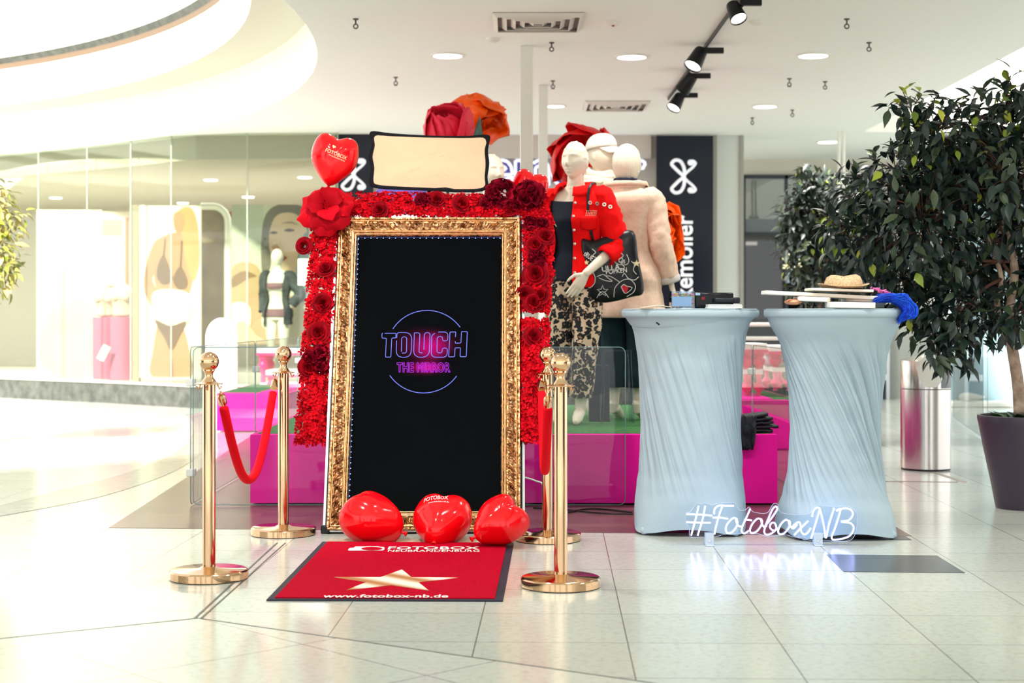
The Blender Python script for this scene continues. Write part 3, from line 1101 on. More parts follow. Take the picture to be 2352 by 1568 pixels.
# THE MIRROR as outlined letters
mb = MB()
def letters_outline(s, x0, y0, w, h, mb, bold, rad):
    vs, fs, wd = text_flat(s, bold, 1.08)
    cnt = {}
    for f in fs:
        for i in range(len(f)):
            e = tuple(sorted((f[i], f[(i + 1) % len(f)])))
            cnt[e] = cnt.get(e, 0) + 1
    for (i, j), n in cnt.items():
        if n == 1:
            p, q = vs[i], vs[j]
            mb.tube([zt(x0 + p[0] / wd * w, y0 - p[1] / .73 * h), zt(x0 + q[0] / wd * w, y0 - q[1] / .73 * h)], rad, 5)
letters_outline('THE MIRROR', 338, 1070, 800, 142, mb, .025, .0016)
mb.build('screen_small_lettering', M['neon_pink'], scr)
gw = mat('screen_magenta_image', (4, 5, 8), .06, spec=.04)
t = gw.node_tree
b = t.nodes['Principled BSDF']
co = t.nodes.new('ShaderNodeTexCoord')
def spotfield(cx_, cz_, rx_, rz_, pw):
    """soft round patch of the displayed picture around a point of the screen"""
    c_ = zt(cx_, cz_) - ORG[mirror.name]
    a_ = t.nodes.new('ShaderNodeVectorMath')
    a_.operation = 'SUBTRACT'
    a_.inputs[1].default_value = c_
    m_ = t.nodes.new('ShaderNodeVectorMath')
    m_.operation = 'MULTIPLY'
    m_.inputs[1].default_value = (1 / rx_, .35 / rz_, .94 / rz_)
    l_ = t.nodes.new('ShaderNodeVectorMath')
    l_.operation = 'LENGTH'
    r_ = t.nodes.new('ShaderNodeMapRange')
    r_.interpolation_type = 'SMOOTHSTEP'
    r_.inputs['From Min'].default_value = 1.0
    r_.inputs['From Max'].default_value = 0.0
    r_.inputs['To Max'].default_value = pw
    t.links.new(co.outputs['Object'], a_.inputs[0])
    t.links.new(a_.outputs[0], m_.inputs[0])
    t.links.new(m_.outputs[0], l_.inputs[0])
    t.links.new(l_.outputs['Value'], r_.inputs['Value'])
    return r_.outputs[0]
def plus(p, q):
    n_ = t.nodes.new('ShaderNodeMath')
    n_.inputs[0].default_value = 0
    t.links.new(p, n_.inputs[0])
    t.links.new(q, n_.inputs[1])
    return n_.outputs[0]
fld = plus(plus(spotfield(850, 690, .125, .085, .62), spotfield(770, 660, .215, .10, .12)), plus(spotfield(800, 1000, .105, .036, .70), spotfield(740, 1000, .16, .05, .12)))
b.inputs['Emission Color'].default_value = srgb(226, 0, 130)
t.links.new(fld, b.inputs['Emission Strength'])
mb = MB()
mb.poly([zt(x, y, .0022) for x, y in ((60, 380), (60, 1180), (1440, 1180), (1440, 380))])
mb.build('screen_image', gw, scr, smooth=False)

# ---- red flower garlands around the mirror
def petalmat(name, lo, mid, hi):
    m = mat(name, mid, .75, spec=.08)
    t = m.node_tree
    g = t.nodes.new('ShaderNodeNewGeometry')
    r = t.nodes.new('ShaderNodeValToRGB')
    r.color_ramp.elements[0].color = srgb(*lo)
    r.color_ramp.elements[1].color = srgb(*hi)
    e = r.color_ramp.elements.new(.5)
    e.color = srgb(*mid)
    t.links.new(g.outputs['Random Per Island'], r.inputs[0])
    t.links.new(r.outputs[0], t.nodes['Principled BSDF'].inputs['Base Color'])
    return m
M['floret'] = petalmat('red_silk_petal', (150, 2, 16), (196, 4, 22), (226, 10, 32))
M['rose'] = petalmat('deep_red_rose', (96, 2, 12), (136, 3, 18), (178, 5, 26))
M['dark_rose'] = petalmat('burgundy_flower', (84, 2, 20), (122, 3, 28), (160, 6, 38))
M['amaryllis'] = petalmat('large_red_petal', (150, 3, 20), (180, 5, 24), (200, 8, 28))
M['trellis'] = mat('white_trellis', (226, 224, 220), .5)
def rot_to(n, spin=0.0):
    return Vector(n).normalized().to_track_quat('Z', 'Y').to_matrix() @ Matrix.Rotation(spin, 3, 'Z')
def floret(mb, c, n, r):
    R = rot_to(n, random.random() * 6.28)
    for k in range(4):
        a = k * pi / 2
        vs = []
        for (u, v, h) in ((.12, 0, .02), (.55, -.42, .16), (.55, .42, .16), (.98, -.36, .30), (.98, .36, .30), (1.12, 0, .30), (.62, 0, .06)):
            p = Vector((u * cos(a) - v * sin(a), u * sin(a) + v * cos(a), h)) * r
            vs.append(R @ p + c)
        mb.add(vs, [(0, 6, 1), (0, 2, 6), (6, 3, 1), (6, 2, 4), (6, 5, 3), (6, 4, 5)])
def rose(mb, c, n, r, layers=5):
    R = rot_to(n, random.random() * 6.28)
    # open cup of spiralling petals
    for L in range(layers):
        f = (L + 1) / layers
        np_ = 3 + (L > 1) + (L > 3)
        for k in range(np_):
            a0 = 2 * pi * k / np_ + L * 1.3
            sp = 2 * pi / np_ * 1.28
            rows = []
            for i in range(4):
                v = i / 3
                row = []
                for j in range(7):
                    u = j / 6 - .5
                    ang_ = a0 + u * sp
                    rr = r * f * (.35 + .65 * v ** .7) * (1 + (.10 if f > .5 else 0) * v * v)
                    h = r * ((.86 - .5 * f) * v + .12 - (.22 * f * v * v if f > .6 else 0)) * (1 - .35 * (2 * u) ** 2 * v)
                    row.append(R @ Vector((rr * cos(ang_), rr * sin(ang_), h)) + c)
                rows.append(row)
            mb.loft(rows, cap=False, closed=False)
def carnation(mb, c, n, r):
    for k in range(40):
        d = Vector((random.gauss(0, 1), random.gauss(0, 1), random.gauss(0, 1))).normalized()
        if d.dot(n) < -.2:
            d = d - n * 2 * d.dot(n)
        R = rot_to((d + n * .25), random.random() * 6.28)
        cc = c + d * r * .42
        def fn(u, v, k=k):
            s_ = (u - .5) * 2
            wv = r * .46 * (.25 + .75 * sin(pi / 2 * min(1, v * 1.4)))
            L_ = r * .56 * v * (1 - .30 * s_ * s_)
            return R @ Vector((s_ * wv, r * (.20 * v * v + .10 * sin(s_ * 5 + k) * v), L_)) + cc
        mb.grid(fn, 7, 4)
def garland(label, spine, halfw, n_flo, roses, darks=(), off=-.02):
    """spine: pixel polyline on the mirror plane; halfw: half width in px"""
    pts = [mpx(x, y, off) for x, y in spine]
    g = thing('flower_garland', label, 'garland', pts[len(pts) // 2], 'red flower garlands around the mirror')
    mb = MB()
    L = [0.0]
    for p, q in zip(spine, spine[1:]):
        L.append(L[-1] + sqrt((q[0] - p[0]) ** 2 + (q[1] - p[1]) ** 2))
    def at(s):
        for i in range(len(L) - 1):
            if s <= L[i + 1]:
                f = (s - L[i]) / (L[i + 1] - L[i])
                p, q = spine[i], spine[i + 1]
                dx, dy = q[0] - p[0], q[1] - p[1]
                l = sqrt(dx * dx + dy * dy)
                return (p[0] + dx * f, p[1] + dy * f), (-dy / l, dx / l)
        return spine[-1], (1, 0)
    for i in range(n_flo):
        s = random.random() * L[-1]
        (x, y), (nx, ny) = at(s)
        t_ = (random.random() * 2 - 1) * (1 + .12 * nz(s * .05, halfw))
        x += nx * t_ * halfw
        y += ny * t_ * halfw
        dome = sqrt(max(0, 1 - min(1, abs(t_)) ** 2))
        c = mpx(x, y, off + .05 * dome * random.uniform(.3, 1.0))
        # direction of the floret: outwards over the rounded bundle
        w = (mpx(x + nx, y + ny, off) - mpx(x, y, off)).normalized()
        nrm = (MN * (.35 + dome) + w * t_ * 1.1 + Vector((random.gauss(0, .35), random.gauss(0, .3), random.gauss(0, .35)))).normalized()
        floret(mb, c, nrm, random.uniform(.016, .022))
    o = mb.build('florets', M['floret'], g, ang=180)
    o['kind'] = 'stuff'
    mb = MB()
    (xa, ya), (xb, yb) = spine[0], spine[-1]
    for f in (-.5, .5):
        seg = []
        for k in range(8):
            (x, y), (nx, ny) = at(L[-1] * (.03 + .94 * k / 7))
            seg.append(mpx(x + nx * halfw * f, y + ny * halfw * f, off - .012))
        mb.tube(seg, .004, 6)
    for k in range(14):
        (x, y), (nx, ny) = at(L[-1] * (.03 + .94 * k / 13))
        mb.tube([mpx(x - nx * halfw * .6, y - ny * halfw * .6, off - .012), mpx(x + nx * halfw * .6, y + ny * halfw * .6, off - .012)], .003, 6)
    mb.build('trellis', M['trellis'], g)
    for (x, y, r) in roses:
        mb = MB()
        rose(mb, mpx(x, y, off + .035), MN + Vector((random.gauss(0, .2), 0, random.gauss(0, .2))), r / FPX * 8)
        mb.build('rose', M['rose'], g, ang=180)
    for (x, y, r) in darks:
        mb = MB()
        carnation(mb, mpx(x, y, off + .035), MN, r / FPX * 8)
        mb.build('burgundy_blossom', M['dark_rose'], g, ang=180)
    return g
gl = garland('red flower garland hanging down the left side of the mirror', [(748, 520), (738, 700), (722, 850), (712, 1020)], 33, 1000,
             [(700, 565, 20), (748, 620, 22), (741, 698, 24), (733, 765, 26), (706, 845, 24)], [(735, 815, 26), (716, 825, 24), (738, 845, 20)])
gt = garland('red flower garland lying across the top of the mirror', [(775, 474), (900, 472), (1040, 474), (1180, 478), (1255, 470)], 29, 900,
             [(873, 484, 21), (1004, 461, 23), (1060, 470, 23), (1170, 482, 18)], [(1152, 448, 42), (1216, 452, 42), (972, 462, 22), (1120, 466, 22), (1186, 470, 24)])
gr = garland('red flower garland down the upper right side of the mirror', [(1232, 492), (1232, 600), (1224, 715)], 37, 720,
             [(1250, 545, 23), (1230, 564, 25), (1231, 632, 30), (1206, 676, 22), (1243, 680, 22), (1224, 696, 24)], [(1218, 516, 22), (1245, 516, 18), (1232, 592, 24), (1240, 612, 20)])
gb = garland('lower red flower garland on the right side of the mirror, below the gap', [(1224, 735), (1222, 860), (1213, 1012)], 36, 900, [(1224, 774, 24)])
# the large amaryllis belongs to the left garland
mb = MB()
ac = mpx(752, 484, .06)
for k, (a, ln, wd) in enumerate(((150, .150, .080), (200, .165, .075), (262, .150, .092), (318, .145, .088), (25, .150, .088), (85, .135, .085), (120, .125, .080), (235, .130, .080), (345, .120, .080), (55, .10, .065), (175, .10, .065), (290, .095, .06))):
    ar = radians(a)
    ux = MU * cos(ar) + MW * sin(ar)
    vx = MN.cross(ux)
    lift = .0 + .012 * (k // 3)
    def fn(u, v, ux=ux, vx=vx, ln=ln, wd=wd, lift=lift, k=k):
        s = (u - .5) * 2
        wv = wd * (.16 + .84 * sin(pi / 2 * min(1, v * 1.35)) ** 1.2)
        tipcut = 1 - .40 * abs(s) ** 1.7 + .03 * cos(s * 9 + k)
        h = lift + .055 * sin(v * pi * .8) - .035 * v * v * (1 if k < 9 else -.6) + .020 * s * s * (v - .3) + .010 * sin(s * 5 + k) * v
        return ac + ux * (ln * v * tipcut) + vx * (s * wv) + MN * h
    mb.grid(fn, 14, 14)
mb.build('amaryllis_blossom', M['amaryllis'], gl, ang=180)
mb = MB()
for k in range(22):
    a = random.random() * 6.28
    rr = random.uniform(.005, .03)
    q = ac + (MU * cos(a) + MW * sin(a)) * rr + MN * .03
    mb.tube([q, q + (MU * cos(a) + MW * sin(a)) * .012 + MN * random.uniform(.035, .055)], .0022, 5)
mb.build('stamens', M['rose'], gl)

# ---- softbox lamp above the mirror
SBY = 8.42
def sb(px, py, d=0.0):
    return P(px, py, SBY + d)
M['diffuser'] = mat('cream_diffuser', (206, 168, 138), .9, spec=.05, emit=(255, 214, 178), es=.30, bump=(6, .8, .03))
soft = thing('softbox', 'black edged softbox lamp with glowing cream diffuser above the mirror', 'softbox', (sb(985, 370).x, SBY + .3, 0.012))
out_ = crom([(851, 302), (900, 306), (985, 311), (1070, 312), (1115, 309), (1126, 316), (1121, 345), (1124, 375), (1120, 405), (1117, 436), (1060, 442), (985, 438), (915, 436), (862, 432), (848, 420), (852, 385), (847, 360), (855, 330)], 4, True)
inn_ = crom([(862, 312), (900, 313), (985, 316), (1070, 317), (1110, 316), (1118, 322), (1113, 345), (1115, 375), (1113, 405), (1110, 430), (1060, 434), (985, 431), (915, 428), (868, 424), (858, 415), (860, 385), (856, 360), (861, 335)], 4, True)
mb = MB()
ro = [sb(p[0], p[1], .02) for p in out_]
rf = [sb(p[0], p[1], -.012) for p in out_]
ri = [sb(p[0], p[1], -.006) for p in inn_]
rb = [sb(985 + (p[0] - 985) * .25, 372 + (p[1] - 372) * .3, .30) for p in out_]
mb.loft([rb, ro, rf, ri])
mb.build('housing', M['black_cloth'], soft, ang=180)
mb = MB()
cen = sb(985, 372, -.02)
vs = [cen] + [cen.lerp(sb(p[0], p[1], -.008), f) + Vector((0, .006 * nz(p[0] * .02, p[1] * .02, f * 3) - .012 * (1 - f * f), 0)) for f in (.33, .66, 1.0) for p in inn_]
n_ = len(inn_)
fs = [(0, 1 + i, 1 + (i + 1) % n_) for i in range(n_)]
for k in range(2):
    fs += [(1 + k * n_ + i, 1 + k * n_ + (i + 1) % n_, 1 + (k + 1) * n_ + (i + 1) % n_, 1 + (k + 1) * n_ + i) for i in range(n_)]
mb.add(vs, fs)
mb.build('diffuser', M['diffuser'], soft, ang=180)
mb = MB()
q = sb(985, 372, .26)
mb.tube([q, (q.x, q.y + .03, q.z - .1), (q.x, q.y + .03, .30)], .014, 8)
for a in (90, 210, 330):
    mb.tube([(q.x, q.y + .03, .42), (q.x + .30 * cos(radians(a)), q.y + .03 + .30 * sin(radians(a)) * .3, .01)], .010, 8)
mb.build('stand', M['black'], soft)

# ---- heart balloons
def heart_pt(a):
    x = 16 * sin(a) ** 3
    y = 13 * cos(a) - 5 * cos(2 * a) - 2 * cos(3 * a) - cos(4 * a)
    return x / 17.0, (y + 2.5) / 17.0
def heart_balloon(label, c, tip, nrm, size, thick, text=None, tin=(1, 1), knot=True, group='red heart balloons'):
    """tip: direction of the point, nrm: direction the flat face looks"""
    c = Vector(c)
    tip = Vector(tip).normalized()
    nrm = (Vector(nrm) - tip * Vector(nrm).dot(tip)).normalized()
    side = nrm.cross(tip).normalized()
    t = thing('heart_balloon', label, 'balloon', c, group)
    mb = MB()
    N, R_ = 64, 26
    def outline(a):
        a = abs((a + pi) % (2 * pi) - pi)
        return .92 + .13 * exp(-((a - .72) / .42) ** 2) - .20 * exp(-(a / .34) ** 2) - .05 * exp(-((a - 2.2) / .5) ** 2) + .20 * exp(-((a - pi) / .36) ** 2)
    rings = []
    for i in range(R_ + 1):
        ph = -pi / 2 + pi * i / R_
        k = max(.0015, cos(ph)) ** .92
        row = []
        for j in range(N):
            a = 2 * pi * j / N
            q = outline(a)
            # the cleft fades towards the middle of each face
            q = q + .20 * exp(-(((a + pi) % (2 * pi) - pi) / .34) ** 2) * (1 - k) * .6
            hx, hy = q * sin(a), q * cos(a)
            th = thick * sin(ph) * (1 + .10 * max(0, hy) * k - .06 * exp(-(hx / .25) ** 2) * max(0, hy) * 2 * k)
            row.append(c + side * (hx * k * size) - tip * (hy * k * size) + nrm * th)
        rings.append(row)
    mb.loft(rings)
    mb.build('skin', M['balloon'], t, ang=180, subs=1)
    if knot:
        mb = MB()
        R = tip.to_track_quat('Z', 'Y').to_matrix()
        e = c + tip * (size * 1.09)
        mb.lathe([(.012, -.01), (.006, .012), (.008, .018), (.014, .024), (.013, .027), (.002, .022)], 12, e, R)
        mb.build('knot', M['balloon'], t)
    return t, c, tip, nrm, side
M['print'] = mat('gold_print', (244, 214, 168), .5)
M['print_w'] = mat('white_print', (244, 236, 232), .5)
SURF = {}
def balloon_text(tb, items, m, eps=.0015):
    """lettering laid on the skin: ray-cast along the face normal"""
    t, c, tip, nrm, side = tb
    sk = [o for o in t.children if o.name.startswith('skin')][0]
    bm = bmesh.new()
    bm.from_mesh(sk.data)
    from mathutils.bvhtree import BVHTree
    bv = BVHTree.FromBMesh(bm)
    up, rt = -tip, side
    for s, x0, y0, w, h, rotd in items:
        mb = MB()
        ca, sa = cos(radians(rotd)), sin(radians(rotd))
        def fn(x, y):
            X_, Y_ = x0 + x * ca - y * sa, y0 + x * sa + y * ca
            o = (c - ORG[t.name]) + rt * X_ + up * Y_ + nrm * .6
            hit = bv.ray_cast(o, -nrm)
            p = hit[0] if hit[0] is not None else o - nrm * .6
            return p + nrm * eps + ORG[t.name]
        if s == '<3':
            pts = [heart_pt(2 * pi * k / 24) for k in range(24)]
            mb.poly([fn(w * p[0] / 2, w * p[1] / 2) for p in pts])
        else:
            vs, fs, wd = text_flat(s, .0)
            kk = w / wd
            mb.add([fn(x * kk, y * h / .7) for x, y in vs], fs)
        mb.build('printed_lettering', m, t, smooth=False)
    bm.free()
b_tl = heart_balloon('red heart balloon with printed lettering above the big flower at the left', P(768, 362, 8.3), (-.22, .05, -1), (.12, -1, .16), .137, .095)
balloon_text(b_tl, [('<3', -.01, .052, .02, .02, -14), ('FOTOBOX', -.05, .020, .118, .019, -10), ('www.fotobox-nb.de', -.028, .004, .09, .008, -10)], M['print'])
b_tr = heart_balloon('red heart balloon peeking over the dark blossoms at the right corner', P(1216, 432, 8.55), (-.32, 0, -1), (.1, -1, .1), .108, .075)
b_l = heart_balloon('egg-like red heart balloon at the left foot of the mirror, knot to the right', P(852, 1191, 7.52), (1, -.30, -.38), (-.32, .02, 1), .153, .122)
b_m = heart_balloon('middle red heart balloon at the foot of the mirror, lettering on top', P(1015, 1195, 7.48), (-.16, -.88, -.46), (.0, -.36, .93), .155, .112)
balloon_text(b_m, [('FOTOBOX', -.085, .004, .115, .034, 6), ('www.fotobox-nb.de', -.06, -.016, .1, .010, 6)], M['print_w'])
b_r = heart_balloon('red heart balloon at the right foot of the mirror, knot to the left', P(1150, 1196, 7.30), (-.84, -.40, -.48), (.22, -.55, .80), .131, .098)

# ---- stanchions and ropes
def stanchion(loc, label):
    t = thing('rope_stanchion', label, 'stanchion', loc, 'gold rope stanchions')
    mb = MB()
    mb.lathe([(.155, 0), (.160, .004), (.160, .032), (.156, .037), (.150, .039), (.045, .042), (.03, .05)], 48, loc)
    mb.build('base', M['gold'], t)
    mb = MB()
    mb.lathe([(.157, -.0005), (.157, .006)], 48, loc)
    mb.build('rubber_pad', M['black'], t)
    mb = MB()
    mb.lathe([(.0265, .040), (.0265, .795), (.026, .80)], 28, loc)
    mb.build('pole', M['gold'], t)
    mb = MB()
    mb.lathe([(.030, .793), (.056, .795), (.057, .799), (.034, .803), (.030, .806)], 32, loc)
    mb.build('collar', M['gold'], t)
    mb = MB()
    mb.lathe([(.030, .804), (.026, .812), (.018, .822), (.0155, .832), (.018, .843), (.024, .850)] + [(.0405 * sin(radians(a)), .888 - .0405 * cos(radians(a))) for a in range(36, 179, 8)] + [(.0005, .9285)], 32, loc)
    mb.build('ball_finial', M['gold'], t)
    for a in (0, 90, 180, 270):
        mb = MB()
        q = Vector(loc) + Vector((.034 * cos(radians(a)), .034 * sin(radians(a)), .775))
        mb.tube([q + Vector((0, 0, .02)), q + Vector((.01 * cos(radians(a)), .01 * sin(radians(a)), .0)), q + Vector((.018 * cos(radians(a)), .018 * sin(radians(a)), .012))], .004, 6)
        mb.build('hook', M['gold'], t)
    return t
def base_at(px, py):
    return FL(px, py)
S1, S2, S3, S4 = base_at(480, 1328), base_at(651, 1227), base_at(1258, 1240), base_at(1288, 1346)
stanchion(S1, 'near left gold rope stanchion, in front of the glass panel')
stanchion(S2, 'far left gold rope stanchion, just left of the mirror')
stanchion(S3, 'far right gold rope stanchion, close to the mirror corner')
stanchion(S4, 'near right gold rope stanchion, right of the red mat')
def rope(a, b, drop, label):
    a, b = Vector(a), Vector(b)
    n = 28
    pts = []
    for i in range(n + 1):
        u = i / n
        s = (2 * u - 1)
        p = a.lerp(b, .5 + .5 * s * (.80 + .20 * s * s))
        h = drop * (1 - abs(s) ** 2.3)
        pts.append(p - Vector((0, 0, h)))
    t = thing('velvet_rope', label, 'rope', pts[n // 2], 'red velvet ropes')
    mb = MB()
    mb.tube(pts[1:-1], .0195, 14)
    mb.build('velvet_tube', M['red_velvet'], t, ang=180)
    for p, q in ((pts[0], pts[1]), (pts[-1], pts[-2])):
        mb = MB()
        d = (q - p).normalized()
        mb.tube([p + Vector((0, 0, .012)), p, p + d * .012], .005, 8)
        mb.tube([p + d * .006, p + d * .014, p + d * .05, p + d * .056], [.011, .0165, .019, .0185], 14)
        mb.build('end_cap', M['gold'], t)
    return t
rope(S1 + Vector((.045, .02, .755)), S2 + Vector((-.036, -.03, .765)), .42, 'red velvet rope sagging between the two left stanchions')
rope(S4 + Vector((-.05, .03, .755)), S3 + Vector((-.03, -.04, .765)), .36, 'red velvet rope seen end-on between the two right stanchions')

# ---- printed red mat
MTH = .010
m4 = [FL(x, y) for x, y in ((612, 1380), (1155, 1382), (1180, 1249), (741, 1246))]
mo, mu_, mv_ = m4[0], m4[1] - m4[0], m4[3] - m4[0]
def matp(u, v, z=MTH):
    a = m4[0].lerp(m4[1], u)
    b_ = m4[3].lerp(m4[2], u)
    p = a.lerp(b_, v)
    return Vector((p.x, p.y, z))
rug = thing('entrance_mat', 'red printed entrance mat with a gold star on the floor before the mirror', 'mat', matp(.5, .5, 0))
mb = MB()
mb.prism([matp(0, 0, .006), matp(1, 0, .006), matp(1, 1, .006), matp(0, 1, .006)], (0, 0, -.006))
mb.build('rubber_border', mat('black_rubber', (34, 34, 52), .6), rug)
M['carpet'] = mat('red_carpet', (190, 2, 38), .95, spec=.05, bump=(260, .6, .004), var=(130, (160, 2, 32)))
mb = MB()
mb.prism([matp(.03, .018), matp(.965, .018), matp(.965, .985), matp(.03, .985)], (0, 0, -.005))
mb.build('carpet', M['carpet'], rug)
M['star'] = mat('gold_star_print', (214, 170, 110), .8, bump=(200, .4, .002))
st_t = M['star'].node_tree
sc_ = st_t.nodes.new('ShaderNodeTexCoord')
ww = st_t.nodes.new('ShaderNodeTexWave')
ww.bands_direction = 'DIAGONAL'
ww.inputs['Scale'].default_value = 2.6
ww.inputs['Distortion'].default_value = .6
wr = st_t.nodes.new('ShaderNodeValToRGB')
wr.color_ramp.elements[0].color = srgb(176, 112, 58)
wr.color_ramp.elements[1].color = srgb(244, 236, 214)
st_t.links.new(sc_.outputs['Object'], ww.inputs['Vector'])
st_t.links.new(ww.outputs['Fac'], wr.inputs[0])
st_t.links.new(wr.outputs[0], st_t.nodes['Principled BSDF'].inputs['Base Color'])
def fz(px, py, z=MTH + .0015):
    return FL(px, py, z)
Z6 = lambda x, y: (740 + x / 5.345, 1230 + y / 5.345)
star = [(148, 505), (715, 507), (980, 412), (1095, 507), (1665, 512), (1180, 568), (1305, 668), (850, 603), (302, 664), (545, 566)]
mb = MB()
mb.prism([fz(*Z6(*p)) for p in star], (0, 0, -.0025))
mb.build('star_print', M['star'], rug, smooth=False)
M['mat_white'] = mat('mat_white_print', (240, 232, 226), .9, bump=(200, .4, .002))
def flat_text(s, x0, x1, yb, yt, bold):
    """letters lying on the mat between photo columns x0..x1, baseline row yb, cap row yt"""
    a, b_ = fz(x0, yb), fz(x1, yb)
    h = fz(x0, yt) - a
    h.x = 0
    mb = MB()
    vs, fs, wd = text_flat(s, bold, 1.03)
    mb.add([a + (b_ - a) * (x / wd) + h * (y / .72) for x, y in vs], fs)
    o = mb.build('printed_lettering', M['mat_white'], rug, smooth=False)
flat_text('FOTOBOX', 890, 1101, 1261, 1254.5, .02)
flat_text('NEUBRANDENBURG', 890, 1101, 1266.5, 1262, .012)
flat_text('www.fotobox-nb.de', 740, 1029, 1371.5, 1364.5, .02)
mb = MB()
cam_o = rnd([(314, 176), (335, 148), (390, 146), (405, 131), (690, 128), (712, 136), (765, 138), (765, 170), (745, 180), (330, 182)], 14)
hole = [(610 + 130 * cos(2 * pi * k / 32), 157 + 21 * sin(2 * pi * k / 32)) for k in range(32)]
n1 = len(cam_o)
ring_ = []
mb.poly([fz(*Z6(*p)) for p in cam_o])
cmo = mb.build('camera_print', M['mat_white'], rug, smooth=False)
mb = MB()
mb.poly([fz(*Z6(*p), z=MTH + .0022) for p in hole])
mb.build('camera_lens_print', M['carpet'], cmo, smooth=False)

# ---- neon sign
NY = 7.36
M['neon'] = emis('white_neon', (170, 182, 255), 7.0)
M['acryl'] = glass('acrylic_back', (232, 240, 246), 1.4)
nb = FL(1770, 1250)
neon = thing('neon_sign', 'white glowing neon sign on a clear acrylic back before the cocktail tables', 'neon sign', (nb.x, NY, 0))
def ns(x, y, d=0.0):
    return P(1540 + x / 4.2, 1130 + y / 4.2, NY + d)
G = {
 '#': [[(272, 132), (245, 250), (200, 418)], [(336, 132), (308, 270), (262, 418)], [(155, 212), (280, 216), (402, 226)], [(155, 288), (280, 294), (386, 295)]],
 'F': [[(420, 212), (428, 160), (470, 130), (540, 132), (612, 132)], [(500, 136), (470, 220), (440, 330), (424, 406)], [(408, 246), (480, 246), (556, 256)]],
 'o1': [[(645, 262), (610, 248), (565, 285), (535, 340), (545, 390), (590, 388), (632, 340), (648, 290), (632, 262), (640, 300), (660, 328), (690, 330)]],
 't': [[(770, 160), (735, 240), (695, 330), (688, 380), (715, 396), (760, 370)], [(712, 268), (745, 266), (786, 272)]],
 'o2': [[(880, 262), (840, 256), (795, 300), (768, 360), (782, 394), (830, 380), (870, 330), (886, 285), (874, 262), (885, 310), (905, 336), (930, 322)]],
 'b': [[(905, 336), (960, 270), (1010, 200), (1030, 160), (1016, 138), (985, 165), (945, 255), (912, 340), (908, 395), (945, 410), (1005, 375), (1022, 335), (1000, 295), (968, 305), (962, 345), (1000, 370), (1045, 345)]],
 'o3': [[(1145, 278), (1110, 268), (1065, 310), (1040, 370), (1052, 404), (1096, 396), (1140, 345), (1155, 295), (1142, 276), (1150, 318), (1185, 350), (1225, 310)]],
 'x': [[(1170, 345), (1200, 310), (1240, 288), (1256, 320), (1262, 380), (1290, 408), (1325, 390), (1355, 345)], [(1330, 276), (1285, 320), (1235, 370), (1195, 414)]],
 'N': [[(1368, 238), (1375, 190), (1405, 152), (1440, 160), (1425, 220), (1395, 320), (1358, 446)], [(1440, 160), (1465, 250), (1485, 350), (1500, 442), (1530, 310), (1580, 152)]],
 'B': [[(1600, 180), (1640, 160), (1625, 230), (1590, 340), (1556, 448), (1640, 452), (1730, 420), (1768, 350), (1740, 300), (1650, 284), (1720, 270), (1760, 215), (1740, 170), (1680, 155), (1600, 178)]],
}
for ch, strokes in G.items():
    mb = MB()
    for s in strokes:
        mb.tube([ns(p[0], p[1], -.012) for p in crom(s, 6)], .0036, 8)
    mb.build('neon_letter', M['neon'], neon, ang=180)
back = crom([(150, 200), (190, 190), (250, 110), (290, 112), (340, 102), (400, 122), (470, 106), (600, 98), (632, 120), (660, 170), (720, 172), (760, 142), (800, 190), (930, 200), (985, 120), (1030, 112), (1075, 200), (1320, 214), (1370, 150), (1430, 130), (1580, 140), (1700, 135), (1790, 190), (1800, 300), (1770, 430), (1690, 475), (1540, 470), (1340, 462), (1290, 430), (1190, 432), (1100, 410), (940, 430), (840, 400), (560, 400), (430, 430), (280, 432), (190, 432), (180, 340), (150, 300)], 4, True)
mb = MB()
mb.poly([ns(p[0], p[1], 0) for p in back])
mb.build('acrylic_back', M['acryl'], neon, smooth=False)
mb = MB()
mb.tube([ns(p[0], p[1], 0) for p in back], .0010, 5, closed=True)
mb.build('acrylic_edge', mat('acrylic_edge', (190, 200, 216), .3), neon)
for x in (372, 1418):
    q = ns(x, 420, 0)
    mb = MB()
    w = .0085 * 1.1
    mb.bb((q.x - .02, NY - .022, .001), (q.x + .02, NY - .016, .058))
    mb.bb((q.x - .02, NY + .012, .001), (q.x + .02, NY + .018, .058))
    mb.bb((q.x - .02, NY - .05, .0005), (q.x + .02, NY + .05, .005))
    mb.build('acrylic_foot', mat('acrylic_foot', (214, 226, 240), .15, alpha=.75), neon, bevel=.001)
    mb = MB()
    mb.lathe([(.005, 0), (.005, .003), (.003, .004)], 12, (q.x, NY - .022, .022), Matrix.Rotation(radians(90), 3, 'X'))
    mb.build('screw', M['chrome'], neon)

